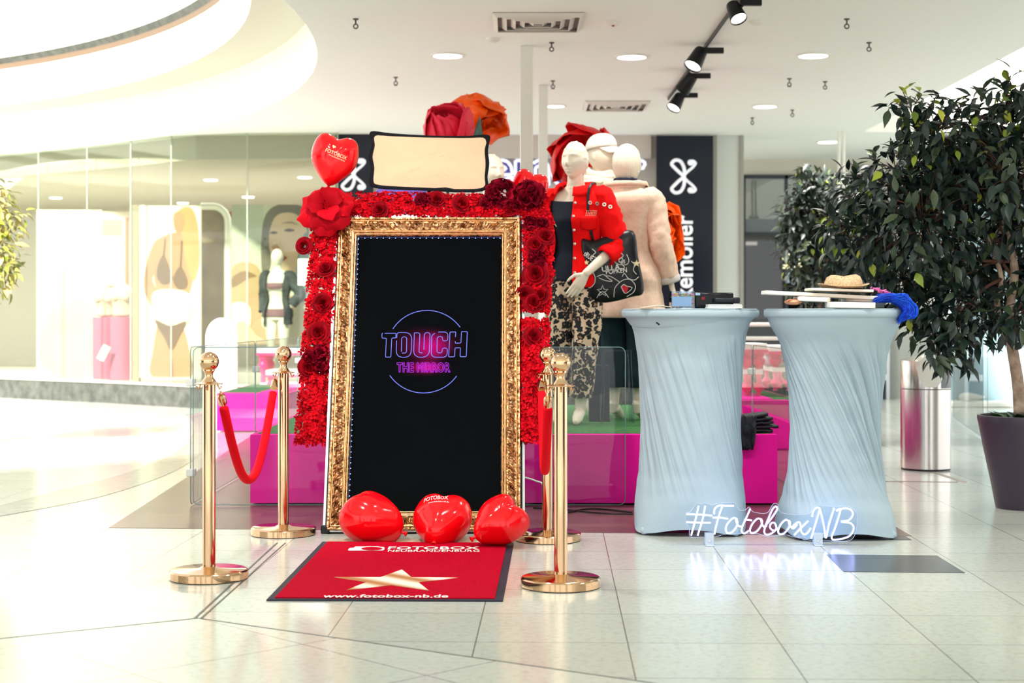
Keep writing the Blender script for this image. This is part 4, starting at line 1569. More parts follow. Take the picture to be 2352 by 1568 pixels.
# ---- cocktail tables under stretch covers
def cocktail(label, cx, cy, prof, twist, namp, seedv, footrot, lip_tilt):
    t = thing('cocktail_table', label, 'cocktail table', (cx, cy, 0), 'cocktail tables in pale stretch covers')
    mb = MB()
    H_ = prof[0][1]
    def R(z):
        tab = sorted([(b_, a) for a, b_ in prof])
        return lerp(tab, z)
    NU, NV = 360, 90
    def fn(u, v):
        a = 2 * pi * u - twist * (1 - v) * 1.6         # mesh columns run along the folds
        z0 = H_ * (1 - v)
        r = R(max(z0, .0))
        low = max(0, 1 - z0 / .34)
        ca = cos(2 * (a - footrot)) ** 2          # four lobes
        hem = .010 + .024 * (1 - abs(cos(2 * (a - footrot))) ** 3)
        r *= 1 + low ** 1.4 * (.10 * (abs(cos(2 * (a - footrot))) ** 5) - .10 * (1 - abs(cos(2 * (a - footrot)))))
        z = hem + (H_ - hem) * (1 - v)
        mid = max(0.0, min(1.0, (H_ - .10 - z0) / .18)) * max(0, min(1, (z0 - .10) / .25))
        ph = 2 * pi * u
        side = .5 + .5 * cos(a - seedv)
        amp = namp * (.25 + 1.0 * side)
        f = abs(nz(cos(ph) * 5.5 + seedv, sin(ph) * 5.5, v * .35)) * 1.8 + .6 * abs(nz(cos(ph) * 12 + seedv, sin(ph) * 12, v * .5))
        r += -amp * f * mid + amp * .6 * mid
        r += .003 * nz(cos(a) * 4, sin(a) * 4, z * 9)
        return (cx + r * cos(a), cy + r * sin(a), z)
    mb.grid(fn, NU, NV, True, flip=True)
    cov = mb.build('stretch_cover', M['grey_white'], t, ang=180)
    # tabletop under its own elastic cap
    r0 = prof[0][0]
    mb = MB()
    top = []
    for (r, z) in ((.001, .004), (r0 * .55, .004), (r0 - .012, .003), (r0 - .003, -.002), (r0 + .001, -.010), (r0 + .001, -.030), (r0 - .004, -.037), (r0 - .02, -.042)):
        top.append([Vector((cx + r * cos(2 * pi * k / 96), cy + r * sin(2 * pi * k / 96), H_ + z)) for k in range(96)])
    low_ = []
    for (dr, z) in ((-.03, -.055), (-.045, -.075)):
        low_.append([Vector((cx + (r0 + dr) * cos(2 * pi * k / 96), cy + (r0 + dr) * sin(2 * pi * k / 96), H_ + z + lip_tilt * cos(2 * pi * k / 96 + .3) - .012 * sin(4 * pi * k / 96))) for k in range(96)])
    mb.loft(top + low_, cap=False)
    mb.build('tabletop_cover', M['grey_white'], t, ang=60)
    # pockets over the four feet
    for k in range(4):
        a = footrot + k * pi / 2
        rr = R(.05) * 1.06
        q = Vector((cx + rr * cos(a), cy + rr * sin(a), 0))
        mb = MB()
        mb.limb([q + Vector((-.05 * cos(a), -.05 * sin(a), .05)), q + Vector((0, 0, .022))], [.03, .021], 12)
        mb.build('foot_pocket', M['grey_white'], t, ang=180)
    return t, cov
TL = (P(1585, 706, 7.9).x, 7.9)
TR = (P(1916, 706, 7.74).x, 7.74)
pL = [(.344, 1.108), (.305, 1.057), (.279, .971), (.263, .857), (.252, .703), (.248, .54), (.252, .397), (.26, .274), (.274, .2), (.29, .123), (.296, .066), (.30, .0)]
pR = [(.343, 1.108), (.318, 1.04), (.262, .93), (.236, .81), (.219, .68), (.212, .555), (.216, .41), (.228, .29), (.252, .18), (.280, .10), (.288, .05), (.292, .0)]
tL, covL = cocktail('left pale blue-grey covered cocktail table holding the black device', TL[0], TL[1], pL, 0.8, .013, -.7, radians(38), .004)
tR, covR = cocktail('right pale blue-grey covered cocktail table with twisted folds, under the straw hat', TR[0], TR[1], pR, 1.35, .028, -.6, radians(52), .012)
mb = MB()
q = P(1511, 743, TL[1] - .30)
mb.box(q, (.02, .006, .008), Matrix.Rotation(radians(35), 3, 'Y'))
mb.build('care_tag', M['black'], tL)
mb = MB()
q = P(2043, 1232, TR[1] - .02)
for k in range(4):
    mb.tube([q + Vector((-.02, -.05, .01 * k)), q + Vector((.02, -.06, .008 * k - .02)), q + Vector((.03 + .01 * k, -.05, -.035 + .012 * k)), q + Vector((.01 * k, -.07, -.04))], .0018, 5)
mb.build('drawstring', M['white'], tR)
TZ = 1.112 + .001
# -- things on the left table
def on(px, Y):
    return P(px, 700, Y).x
bx = thing('acrylic_box', 'clear acrylic box of colourful bits beside the black device', 'box', (on(1566, 7.75), 7.75, TZ), None)
w = 53 / FPX * 7.75
c = Vector((on(1566, 7.75), 7.75, TZ))
for nm, a_, b_ in (('front', (-w / 2, -w / 2, 0), (w / 2, -w / 2 + .003, .085)), ('rear', (-w / 2, w / 2 - .003, 0), (w / 2, w / 2, .085)), ('side', (-w / 2, -w / 2, 0), (-w / 2 + .003, w / 2, .085)), ('side', (w / 2 - .003, -w / 2, 0), (w / 2, w / 2, .085)), ('bottom', (-w / 2, -w / 2, 0), (w / 2, w / 2, .003))):
    mb = MB()
    mb.bb(c + Vector(a_), c + Vector(b_))
    mb.build(nm, M['acryl'], bx, smooth=False)
mb = MB()
mb.bb(c + Vector((-w / 2 + .004, -w / 2 + .004, .010)), c + Vector((w / 2 - .014, -w / 2 + .007, .058)))
mb.build('blue_card', mat('pale_blue_card', (150, 186, 222), .6), bx, smooth=False)
bits = [mat('bit_%s' % n_, c_, .4) for n_, c_ in (('yellow', (236, 200, 70)), ('pink', (230, 70, 160)), ('blue', (40, 130, 190)), ('orange', (236, 130, 50)), ('black', (22, 24, 30)), ('green', (140, 190, 90)))]
mb = MB()
for k in range(170):
    mb.cur = random.randrange(6)
    lvl = random.random()
    if lvl < .45:
        z = random.uniform(.058, .074)
    elif lvl < .75:
        z = random.uniform(.004, .014)
    else:
        z = random.uniform(.01, .07)
    x = random.uniform(-w / 2 + .008, w / 2 - .008) if lvl < .75 else w / 2 - .009
    mb.ell(c + Vector((x, random.uniform(-w / 2 + .012, w / 2 - .012) if lvl >= .75 or z > .057 else -w / 2 + .010, z)), (.006, .005, .004), 8, 5)
o = mb.build('colourful_bits', bits, bx)
o['kind'] = 'stuff'
dv = thing('photo_printer', 'glossy black boxy device with red glow on the left cocktail table', 'device', (on(1645, 7.85), 7.85, TZ))
c = Vector((on(1640, 7.85), 7.85, TZ))
mb = MB()
mb.box(c + Vector((0, .06, .041)), (.195, .13, .078))
mb.build('body', mat('piano_black', (8, 9, 14), .15, spec=.25), dv, bevel=.008)
mb = MB()
mb.box(c + Vector((.045, -.03, .040)), (.10, .06, .024))
mb.box(c + Vector((.105, -.035, .040)), (.035, .05, .030))
mb.build('lens_arm', M['black'], dv, bevel=.006)
mb = MB()
mb.box(c + Vector((-.055, -.0065, .050)), (.018, .003, .016))
mb.build('red_indicator', mat('red_indicator', (120, 16, 18), .3), dv, bevel=.004)
mb = MB()
mb.box(c + Vector((-.082, -.0062, .072)), (.024, .003, .012))
mb.build('sticker', mat('pale_sticker', (150, 180, 210), .4), dv)
mb = MB()
bk = Vector((on(1662, 7.68), 7.68, TZ))
for k in range(3):
    mb.box(bk + Vector((.002 * (k % 2), 0, .003 + k * .0065)), (.168 - .003 * k, .11, .0058))
tag(mb.build('card_stack', mat('white_card', (226, 228, 226), .6), at=bk, bevel=.001), 'stack of white cards lying before the black device', 'cards')
mb = MB()
mg = Vector((on(1500, 7.72), 7.72, TZ))
mb.grid(lambda u, v: (mg.x - .065 + .15 * u, mg.y - .09 + .16 * v, mg.z + .003 + .010 * max(0, sin(u * pi * .9)) ** 1.5), 12, 4)
q = tag(mb.build('booklet', mat('cream_paper', (232, 214, 198), .6), at=mg, solid=.003), 'thin paper booklet lying left of the acrylic box', 'booklet')
# -- props on the right table
M['board'] = mat('white_board_edge', (242, 240, 234), .6)
def board(label, pts, y0, d, th, face, name='photo_prop_board', tilt=0.0):
    """pts: outline as (dx, dy) metres around a centre; lies flat"""
    cx_, z_, cy_ = d
    mb = MB()
    R = Matrix.Rotation(tilt, 3, 'Y')
    vs = [R @ Vector((x, y, 0)) + Vector((cx_, cy_, z_)) for x, y in pts]
    mb.prism(vs, R @ Vector((0, 0, -th)))
    o = tag(mb.build(name, M['board'], at=(cx_, cy_, z_), bevel=.003, smooth=False), label, 'photo prop', 'photo prop boards')
    q = MB()
    q.poly([v + R @ Vector((0, 0, .0012)) for v in [R @ Vector((x * .97, y * .95, 0)) + Vector((cx_, cy_, z_)) for x, y in pts]])
    q.build('printed_face', face, o, smooth=False)
    return o
def rr(w_, d_, r_=.03):
    out = []
    for sx, sy, a0 in ((1, -1, -90), (1, 1, 0), (-1, 1, 90), (-1, -1, 180)):
        for k in range(5):
            a = radians(a0 + 22.5 * k)
            out.append((sx * (w_ / 2 - r_) + r_ * cos(a), sy * (d_ / 2 - r_) + r_ * sin(a)))
    return out
f1 = mat('skin_print', (226, 178, 146), .6, var=(6, (206, 132, 92)))
f2 = mat('green_print', (196, 214, 120), .6, var=(5, (150, 132, 128)))
f3 = mat('grey_print', (150, 140, 142), .6)
yB = 7.5
s_ = FPX / yB
def zpx(py, Y=yB):
    return CAMH + (HY - py) / FPX * Y
board('lowest white rounded prop board hanging over the front table edge', rr(104 / s_, .2, .04), 0, (P(1952, 700, yB).x, zpx(694), yB), .028, f1, tilt=.015)
board('white prop board under the long plank, left of the lowest one', rr(74 / s_, .2, .03), 0, (P(1866, 690, yB + .08).x, zpx(682, yB + .08), yB + .1), .022, f1, tilt=.04)
board('long flat prop plank sticking out to the left under the hat', rr(270 / s_, .16, .012), 0, (P(1888, 675, yB + .1).x, zpx(674, yB + .1), yB + .12), .018, f2, tilt=.052)
board('white prop board directly under the straw hat', rr(142 / s_, .22, .012), 0, (P(1928, 664, yB + .1).x, zpx(663.5, yB + .1), yB + .12), .013, f3, tilt=.028)
board('round-ended white prop board at the right, beneath the pink lei', rr(100 / s_, .2, .06), 0, (P(1996, 682, yB + .05).x, zpx(681, yB + .1), yB + .16), .026, f3, tilt=.02)
# masks under the pile
mb = MB()
c = P(1820, 693, yB + .05)
mb.ell(c + Vector((.01, .03, .0)), (.045, .05, .016), 18, 10)
mb.tube([c + Vector((-.03 + .01 * k, -.01, .01 * sin(k))) for k in range(7)], .004, 6)
tag(mb.build('party_mask', mat('peach_mask', (226, 168, 132), .5, var=(20, (176, 104, 70))), at=c), 'peach coloured mask tucked under the boards at their left end', 'mask')
# straw hat
hat = thing('straw_hat', 'woven straw hat resting on top of the prop boards', 'hat', (P(1937, 662, yB + .12).x, yB + .12, zpx(662.0, yB + .12)))
hm = mat('woven_straw', (226, 200, 164), .85, spec=.1, bump=(160, .9, .006), var=(110, (200, 166, 126), .4, .6))
c = Vector((P(1937, 660, yB + .12).x, yB + .12, zpx(661.5, yB + .12)))
hw = 44 / FPX * (yB + .12)
mb = MB()
rings = []
for (k, h) in ((1.0, 0), (.985, .02), (.95, .035), (.86, .055), (.66, .0655), (.38, .066), (.01, .0655)):
    row = []
    for j in range(48):
        a = 2 * pi * j / 48
        x, y = hw * k * cos(a), hw * 1.15 * k * sin(a)
        dip = .008 * exp(-((x - .01) / .03) ** 2) * (1 if h > .05 else 0) + .006 * max(0, -sin(a)) * (h > .05)
        row.append(c + Vector((x, y, h - dip + (.004 * (x / hw) if h > .03 else 0))))
    rings.append(row)
mb.loft(rings, cap=False)
mb.build('crown', hm, hat, ang=180)
mb = MB()
mb.grid(lambda u, v: c + Vector(((hw * .99 + .030 * v) * cos(2 * pi * u), (hw * 1.14 + .05 * v) * sin(2 * pi * u), .004 + .016 * v * (abs(cos(2 * pi * u)) ** 3) + .003 * v)), 48, 4, True)
mb.build('brim', hm, hat, ang=180, solid=.003)
# pink lei and blue wig
mb = MB()
c = P(2025, 672, yB + .1)
for k in range(60):
    f = k / 59
    q = c + Vector((-.05 + .11 * f, random.uniform(-.03, .03), .018 - .028 * f + random.uniform(-.006, .006)))
    mb.tube([q, q + Vector((random.uniform(-.01, .03), random.uniform(-.02, .02), random.uniform(-.012, .010)))], .0028, 4)
tag(mb.build('pink_lei', mat('pink_feather', (240, 120, 190), .7), at=c), 'pink feathery lei beside the straw hat', 'lei')
mb = MB()
c = P(2040, 694, yB + .08)
random.seed(21)
for k in range(800):
    a = random.gauss(0, .5)
    L_ = random.uniform(.6, 1.0)
    st_ = c + Vector((random.uniform(-.085, .015), random.uniform(-.07, .05), random.uniform(-.003, .02)))
    m1 = st_ + Vector((.06, random.uniform(-.03, .02), random.uniform(.010, .024)))
    f_ = random.random()
    m2 = c + Vector((.050 + .062 * f_, random.uniform(-.10, -.01), -.010 - .022 * (1 - f_)))
    m3 = c + Vector((.052 + .058 * f_, random.uniform(-.11, -.02), -.050 - .02 * f_))
    m4 = c + Vector((.030 + .050 * f_ ** 1.5, random.uniform(-.11, -.02), (-.112 + .03 * f_) * L_))
    mb.tube(crom([st_, m1, m2, m3, m4], 5), [.0016] * 16 + [.0013, .0011, .0008, .0005, .0002], 3, cap=False)
wg = tag(mb.build('blue_wig', mat('bright_blue_hair', (24, 104, 240), .4, var=(14, (10, 60, 206))), at=c, ang=180), 'bright blue wig spilling over the right table edge', 'wig')
random.seed(31)

# ---- black bags piled on the stage corner
M['bag'] = mat('black_nylon', (16, 18, 28), .5, bump=(14, .8, .02))
c0_ = Vector((P(1740, 1000, 9.1).x, 9.12, SZ + .012))
for k in range(5):
    mb = MB()
    z = c0_.z + .006 + k * .019
    wv, dv_ = .17 - .01 * k, .20
    mb.grid(lambda u, v: (c0_.x - .10 + .012 * ((k * 7) % 3) + (wv + .03 * (k % 2)) * u, c0_.y - .14 + dv_ * v + .01 * nz(u * 3, k), z + .006 * nz(u * 5, v * 5, k * 3.1) + (.010 * k * u * .5)), 12, 6)
    tag(mb.build('folded_bag', M['bag'], at=(c0_.x, c0_.y, z), solid=.014, ang=180), ['bottom black bag of the pile on the pink corner', 'second black bag from the bottom of the pile', 'middle black bag of the pile on the pink corner', 'second black bag from the top of the pile', 'topmost black bag of the pile on the pink corner'][k], 'bag', 'folded black bags')
mb = MB()
c = P(1718, 1000, 8.88)
c.y = 8.84
mb.grid(lambda u, v: (c.x - .05 + .10 * u * (1 - .2 * v), 8.885 + .014 * nz(u * 6, v * 4) - .012 * sin(v * 3), SZ + .11 - .19 * v + .012 * nz(u * 7, v * 3, 4)), 16, 14)
tag(mb.build('draped_bag', M['bag'], at=c, solid=.012, ang=180), 'crumpled black bag drooping over the pink skirt', 'bag')

# ---- cables on the floor
def cable(label, pts, r, m):
    mb = MB()
    q = [FL(x, y, r + .002) for x, y in pts]
    mb.tube(crom(q, 6), r, 6)
    tag(mb.build('cable', m, at=q[0]), label, 'cable', 'cables on the floor')
cable('black cable on the brown floor right of the mirror', [(1305, 1176), (1350, 1168), (1400, 1170), (1452, 1176)], .005, M['black'])
cable('second black cable running in front of the first one', [(1225, 1166), (1300, 1170), (1380, 1178), (1455, 1180)], .004, M['black'])
mb = MB()
a_, c_, d_ = P(1206, 1096, 8.3), P(1230, 1104, 8.3), FL(1262, 1188, .008)
mb.tube(crom([a_, c_, P(1250, 1118, 8.1), d_], 8), .005, 6)
tag(mb.build('white_cable', M['white'], at=d_), 'white cable dropping from the mirror case to the floor', 'cable')
# ================================================================== MANNEQUINS
def head_fn(s=1.0, egg=False):
    g = lambda x, z, cx_, cz_, sx_, sz_: exp(-((x - cx_) / sx_) ** 2 - ((z - cz_) / sz_) ** 2)
    def fn(d):
        x, y, z = d.x * .074, d.y * .094, d.z * .114
        if egg:
            k = 1 - .28 * max(0, -d.z)
            return Vector((x * k, y * k, z)) * s
        if z < 0:
            tt_ = (-z / .114)
            x *= 1 - .36 * tt_ ** 1.5
            if y > 0:
                y *= 1 - .55 * tt_ ** 1.2
            else:
                y *= 1 + .02 * tt_
        if y < 0:
            w = min(1, -y / .06)
            ax = abs(x)
            dy = 0
            dy += .018 * exp(-(x / .0105) ** 2 - ((z + .022) / .016) ** 2)           # nose tip
            dy += .011 * exp(-(x / .0085) ** 2 - ((z + .004) / .024) ** 2)           # bridge
            dy += .004 * exp(-((ax - .013) / .008) ** 2 - ((z + .028) / .008) ** 2)  # nostrils
            dy -= .0078 * exp(-((ax - .030) / .016) ** 2 - ((z - .014) / .011) ** 2) # eye sockets
            dy += .0060 * exp(-((ax - .031) / .011) ** 2 - ((z - .011) / .0065) ** 2)  # lids
            dy += .005 * exp(-((ax - .030) / .022) ** 2 - ((z - .034) / .008) ** 2)  # brow
            dy += .0075 * exp(-(x / .020) ** 2 - ((z + .051) / .0058) ** 2)          # upper lip
            dy += .0085 * exp(-(x / .017) ** 2 - ((z + .064) / .0062) ** 2)          # lower lip
            dy -= .005 * exp(-(x / .024) ** 2 - ((z + .0572) / .0026) ** 2)          # mouth line
            dy += .009 * exp(-(x / .022) ** 2 - ((z + .094) / .014) ** 2)            # chin
            dy += .005 * exp(-((ax - .040) / .020) ** 2 - ((z + .020) / .022) ** 2)  # cheekbone
            y -= dy * w * 1.25
        return Vector((x, y, z)) * s
    return fn

def hand(mb, wrist, d, side, n, curl=.35, s=1.0, sp=.5):
    """d: finger direction, side: towards the thumb, n: back of the hand"""
    w, d, n = Vector(wrist), Vector(d).normalized(), Vector(n)
    side = (Vector(side) - d * Vector(side).dot(d)).normalized()
    n = d.cross(side).normalized() * (1 if d.cross(side).dot(n) > 0 else -1)
    rows = []
    for (t_, hw_, th_) in ((-.01, .024, .019), (.02, .031, .017), (.05, .039, .016), (.082, .041, .0135), (.096, .037, .010)):
        rows.append([w + d * (t_ * s) + side * (cos(a) * hw_ * s) + n * (sin(a) * th_ * s) for a in [2 * pi * k / 14 for k in range(14)]])
    mb.loft(rows)
    for k, (off, L_, f) in enumerate(((.030, .074, .0), (.0105, .084, .0), (-.0095, .078, .02), (-.029, .060, .05))):
        a0 = w + d * (.086 - .10 * f) * s + side * off * s
        pts = [a0]
        dirn = (d + side * (off * 2.6 * sp)).normalized()
        ang_ = curl * (.3 + .12 * k)
        for seg in (.45, .32, .23):
            dirn = (dirn - n * ang_).normalized()
            pts.append(pts[-1] + dirn * L_ * seg * s)
        mb.limb(pts, [.0098 * s, .0092 * s, .0084 * s, .0066 * s], 10)
    th = w + d * .018 * s + side * .026 * s
    mb.limb([th, th + (d * .6 + side * .75 - n * .2).normalized() * .036 * s, th + (d * .6 + side * .75 - n * .2).normalized() * .036 * s + (d * .92 + side * .3 - n * .2).normalized() * .030 * s,
             th + (d * .6 + side * .75).normalized() * .036 * s + (d * .95 + side * .25 - n * .3).normalized() * .056 * s], [.0155 * s, .0115 * s, .0095 * s, .007 * s], 10)

TORSO = [(.84, .150, .105, .0), (.90, .168, .118, .005), (.96, .165, .112, .005), (1.02, .145, .098, 0), (1.08, .122, .086, 0), (1.15, .124, .088, 0), (1.22, .138, .104, -.008), (1.28, .150, .116, -.014), (1.34, .158, .112, -.006), (1.40, .165, .096, .006), (1.445, .150, .076, .012), (1.475, .098, .062, .014), (1.50, .062, .056, .012), (1.53, .052, .054, .004), (1.57, .050, .054, -.004), (1.61, .048, .05, -.008)]
def ell_ring(z, rx, ry, yo, n=32, xo=0.0, a0=0, a1=2 * pi, close=True):
    k = n if close else n + 1
    return [Vector((xo + rx * sin(a0 + (a1 - a0) * i / n), yo - ry * cos(a0 + (a1 - a0) * i / n), z)) for i in range(k)]
def tv(z):
    for (a, b_) in zip(TORSO, TORSO[1:]):
        if z <= b_[0]:
            f = max(0, (z - a[0]) / (b_[0] - a[0]))
            return [a[i] + (b_[i] - a[i]) * f for i in range(1, 4)]
    return list(TORSO[-1][1:])

class Fig:
    """a shop mannequin: local space faces -Y, feet at z = 0"""
    def __init__(s, name, label, at, face, scale=1.0, group=None, voxel=.0036, cat='mannequin'):
        s.at, s.R, s.k = Vector(at), Matrix.Rotation(face, 3, 'Z'), scale
        s.root = thing(name, label, cat, at, group)
        s.body = None
        s.voxel = voxel
    def w(s, p):
        return s.at + s.R @ (Vector(p) * s.k)
    def local(s, q):
        return (s.R.inverted() @ (Vector(q) - s.at)) / s.k
    def put(s, mb, name, m, parent=None, **kw):
        mb.v = [s.w(p) for p in mb.v]
        return mb.build(name, m, parent or s.root, **kw)
    def make(s, arms, legs=None, head=0.0, nod=0.0, egg=False, feet='tip', hair=True, headless=False, m=None, cut=None):
        m = m or M['manne']
        mb = MB()
        mb.loft([ell_ring(z, rx, ry, yo) for z, rx, ry, yo in TORSO])
        for sx in (-1, 1):
            mb.ell((sx * .066, -.088, 1.275), (.056, .046, .058), 16, 10)
        if not headless:
            hm_ = Matrix.Rotation(head, 3, 'Z') @ Matrix.Rotation(nod, 3, 'X')
            hc = Vector((0, -.018, 1.655))
            mb.ell(hc, None, 72, 56, hm_, head_fn(1.06, egg))
            if not egg:
                for sx in (-1, 1):
                    mb.ell(hc + hm_ @ Vector((sx * .0725, .012, -.004)), (.008, .019, .031), 12, 8, hm_)
        legs = legs or [[(-.085, 0, .90), (-.088, -.015, .50), (-.085, .02, .10)], [(.085, 0, .90), (.088, -.015, .50), (.085, .02, .10)]]
        for L in legs:
            a, b_, c = [Vector(p) for p in L]
            k1, k2 = a.lerp(b_, .5), b_.lerp(c, .35) + Vector((0, .012, 0))
            mb.limb([a, k1, b_, k2, b_.lerp(c, .7), c], [.088, .074, .054, .056, .043, .034], 18)
            if feet == 'tip':
                mb.limb([c + Vector((0, .012, .0)), c + Vector((0, .018, -.035)), c + Vector((0, -.03, -.03)), c + Vector((0, -.075, -.062)), c + Vector((0, -.115, -.078))], [.034, .028, .036, .034, .021], 14)
            else:
                mb.limb([c + Vector((0, .018, -.055)), c + Vector((0, -.05, -.062)), c + Vector((0, -.12, -.072)), c + Vector((0, -.16, -.08))], [.034, .034, .027, .018], 14, flat=.9)
        for A in arms:
            sh, el, wr = [Vector(p) for p in A['j']]
            mb.limb([sh, sh.lerp(el, .5), el, el.lerp(wr, .3), wr], [.050, .043, .036, .036, .025], 16)
            if A.get('hand', True):
                d_ = Vector(A.get('d', wr - el))
                hand(mb, wr + d_.normalized() * .012, d_, A['thumb'], A.get('n', (0, 0, 1)), A.get('curl', .35))
        s.arms = arms
        s.legs = legs
        if cut:
            pass
        s.body = s.put(mb, 'body', m, ang=180)
        q = s.body.modifiers.new('one_surface', 'REMESH')
        q.mode = 'VOXEL'
        q.voxel_size = s.voxel
        q.use_smooth_shade = True
        q = s.body.modifiers.new('soften', 'SMOOTH')
        q.factor = .5
        q.iterations = 2
        s.head_m = Matrix.Rotation(head, 3, 'Z') @ Matrix.Rotation(nod, 3, 'X')
        s.head_c = Vector((0, -.018, 1.655))
        return s
    def hair(s, kind, m=None):
        mb = MB()
        hc, hm_ = s.head_c, s.head_m
        if kind == 'cropped':
            def fn(d):
                if d.z < -.15 and d.y < .1:
                    return Vector((d.x * .070, d.y * .085, d.z * .10))
                wav = .0032 * sin(20 * math.atan2(d.x, d.z + .5) + 3 * nz(d.y * 3, d.x * 2)) * min(1, (1.1 + d.y)) + .0025 * nz(d.x * 7, d.y * 5, d.z * 7)
                k = 1.0
                if d.y < -.55 and d.z < .62:
                    k = .93
                if d.z < -.2:
                    k *= 1 - .45 * (-d.z - .2)
                return Vector((d.x * (.080 + wav), d.y * (.100 + wav) * k + .004, d.z * (.121 + wav * 1.6)))
            mb.ell(hc + Vector((0, .004, .004)), None, 64, 40, hm_, lambda d: fn(d))
        elif kind == 'bob':
            def fn(d):
                an = math.atan2(d.x, d.y)
                st = (.0022 * sin(34 * an + 2 * nz(an * 3, d.z * 2)) + .002 * nz(an * 9, d.z * 1.5)) * min(1, (1.0 - d.z) * 1.6)
                x, y, z = d.x * (.088 + st), d.y * (.108 + st) + .006, d.z * .128
                if d.z < 0:
                    x *= 1 - .06 * d.z * d.z
                    y *= 1 - .18 * d.z * d.z if y > 0 else .5
                    z *= 1.12
                if d.y < -.35 and d.z < .55:
                    y = max(y, -.03)
                return Vector((x, y, z))
            mb.ell(hc + Vector((0, .006, .004)), None, 140, 44, hm_, fn)
        return s.put(mb, 'hair', m or M['manne'], ang=180)
    def cap(s, m, brimdir=-1):
        mb = MB()
        hc, hm_ = s.head_c, s.head_m
        rows = []
        for k in range(9):
            a = k / 8 * pi / 2
            z = .044 + .098 * sin(a)
            r = cos(a) ** .75 if k < 8 else .01
            rows.append([hc + hm_ @ Vector((.087 * r * cos(2 * pi * j / 40), .106 * r * sin(2 * pi * j / 40) * (1 + .0) + .004, z - .018 * sin(2 * pi * j / 40) * (0 if k else 0) + .014 * (-sin(2 * pi * j / 40)) * (1 - k / 8))) for j in range(40)])
        mb.loft(rows, cap=False)
        s.put(mb, 'cap', m, ang=180, solid=.004)
        mb = MB()
        mb.grid(lambda u, v: hc + hm_ @ Vector(((u - .5) * 2 * .078 * (1 - .25 * v * v), -.085 - (.098 * v) * (1 - .40 * (2 * u - 1) ** 2) + .052 * (2 * u - 1) ** 2, .062 - .040 * v - .016 * (2 * u - 1) ** 2)), 16, 6)
        s.put(mb, 'cap_peak', m, ang=180, solid=.005)
    def shell(s, name, m, z0, z1, off, a0=0.0, a1=2 * pi, flare=0.0, wr=.006, extra=None, n=72, nv=40, solid=.006, parent=None, seed=0.0):
        """garment wrapped around the trunk from z0 to z1; a0..a1 measured from the front centre"""
        close = (a1 - a0) > 2 * pi - .001
        def fn(u, v):
            z = z0 + (z1 - z0) * v
            rx, ry, yo = tv(z)
            a = a0 + (a1 - a0) * u
            o_ = off(z) if callable(off) else off
            e = o_ + flare * (1 - v) ** 1.5
            f = nz(sin(a) * 2.2 + seed, cos(a) * 2.2, z * 5) + .6 * nz(sin(a) * 5 + seed, cos(a) * 5, z * 9)
            e += wr * f
            bx_ = 0
            if 1.2 < z < 1.36:
                bx_ = .028 * exp(-((z - 1.275) / .045) ** 2) * max(0, cos(a)) ** 2 * (.6 + .4 * abs(sin(a * 2)))
            p = Vector(((rx + e) * sin(a), yo - (ry + e + bx_) * cos(a), z))
            if extra:
                p = extra(p, a, v)
            return p
        mb = MB()
        mb.grid(fn, n, nv, close)
        return s.put(mb, name, m, parent=parent, ang=180, solid=solid)
    def sleeve(s, name, m, i, off=.016, upto=1.0, wr=.006, seed=0.0, cuff=None, n=28, puff=0.0):
        sh, el, wr_ = [Vector(p) for p in s.arms[i]['j']]
        path = crom([sh + Vector((-.040 if sh.x > 0 else .040, 0, -.012)), sh + Vector((0, 0, -.008)), sh.lerp(el, .5), el, el.lerp(wr_, .5), wr_], 8)
        path = path[:max(4, int(len(path) * upto))]
        k = len(path)
        mb = MB()
        up = None
        rows = []
        base = [(0, .036), (.14, .051), (.4, .045), (.6, .038), (.8, .034), (1, .026)]
        nx = None
        for j, p in enumerate(path):
            t_ = (path[min(j + 1, k - 1)] - path[max(j - 1, 0)]).normalized()
            if nx is None:
                nx = t_.orthogonal().normalized()
            nx = (nx - t_ * nx.dot(t_)).normalized()
            ny = t_.cross(nx)
            f = j / (k - 1) * upto
            r = lerp(base, f) + off + puff * sin(pi * min(1, f * 1.2))
            row = []
            for q in range(n):
                a = 2 * pi * q / n
                e = wr * (nz(cos(a) * 1.6 + seed, sin(a) * 1.6, f * 16) + .7 * nz(cos(a) * 3.4, sin(a) * 3.4 + seed, f * 30))
                row.append(p + nx * cos(a) * (r + e) + ny * sin(a) * (r + e))
            rows.append(row)
        mb.loft(rows, cap=False)
        return s.put(mb, name, m, ang=180, solid=.005)
    def trousers(s, name, m, z_hem, off=.018, wr=.008, taper=1.0, waist=1.0, seed=0.0):
        mb = MB()
        N = 40
        # hips
        rows = []
        for k in range(9):
            z = waist - (waist - .80) * k / 8
            rx, ry, yo = tv(max(z, .84))
            rows.append([Vector(((rx + off) * sin(2 * pi * j / N), yo - (ry + off) * cos(2 * pi * j / N), z)) for j in range(N)])
        mb.loft(rows, cap=False)
        for L in s.legs:
            a, b_, c = [Vector(p) for p in L]
            path = crom([a + Vector((0, 0, .03)), a.lerp(b_, .5), b_, b_.lerp(c, .5), c], 9)
            rows = []
            for j, p in enumerate(path):
                if p.z < z_hem:
                    break
                f = j / (len(path) - 1)
                r = lerp([(0, .098), (.25, .088), (.5, .066 + .01 * taper), (.75, .058 + .02 * taper), (1, .046 + .026 * taper)], f) + off * .6
                rows.append([p + Vector(((r + wr * (nz(cos(t) * 1.8 + seed, sin(t) * 1.8 + L[0][0] * 9, f * 7) + .7 * nz(cos(t) * 4 + seed, sin(t) * 4, f * 16))) * cos(t), (r * 1.05 + wr * nz(cos(t) * 2, sin(t) * 2 + seed, f * 11)) * sin(t), 0)) for t in [2 * pi * q / N for q in range(N)]])
            mb.loft(rows, cap=False)
        return s.put(mb, name, m, ang=180, solid=.005)

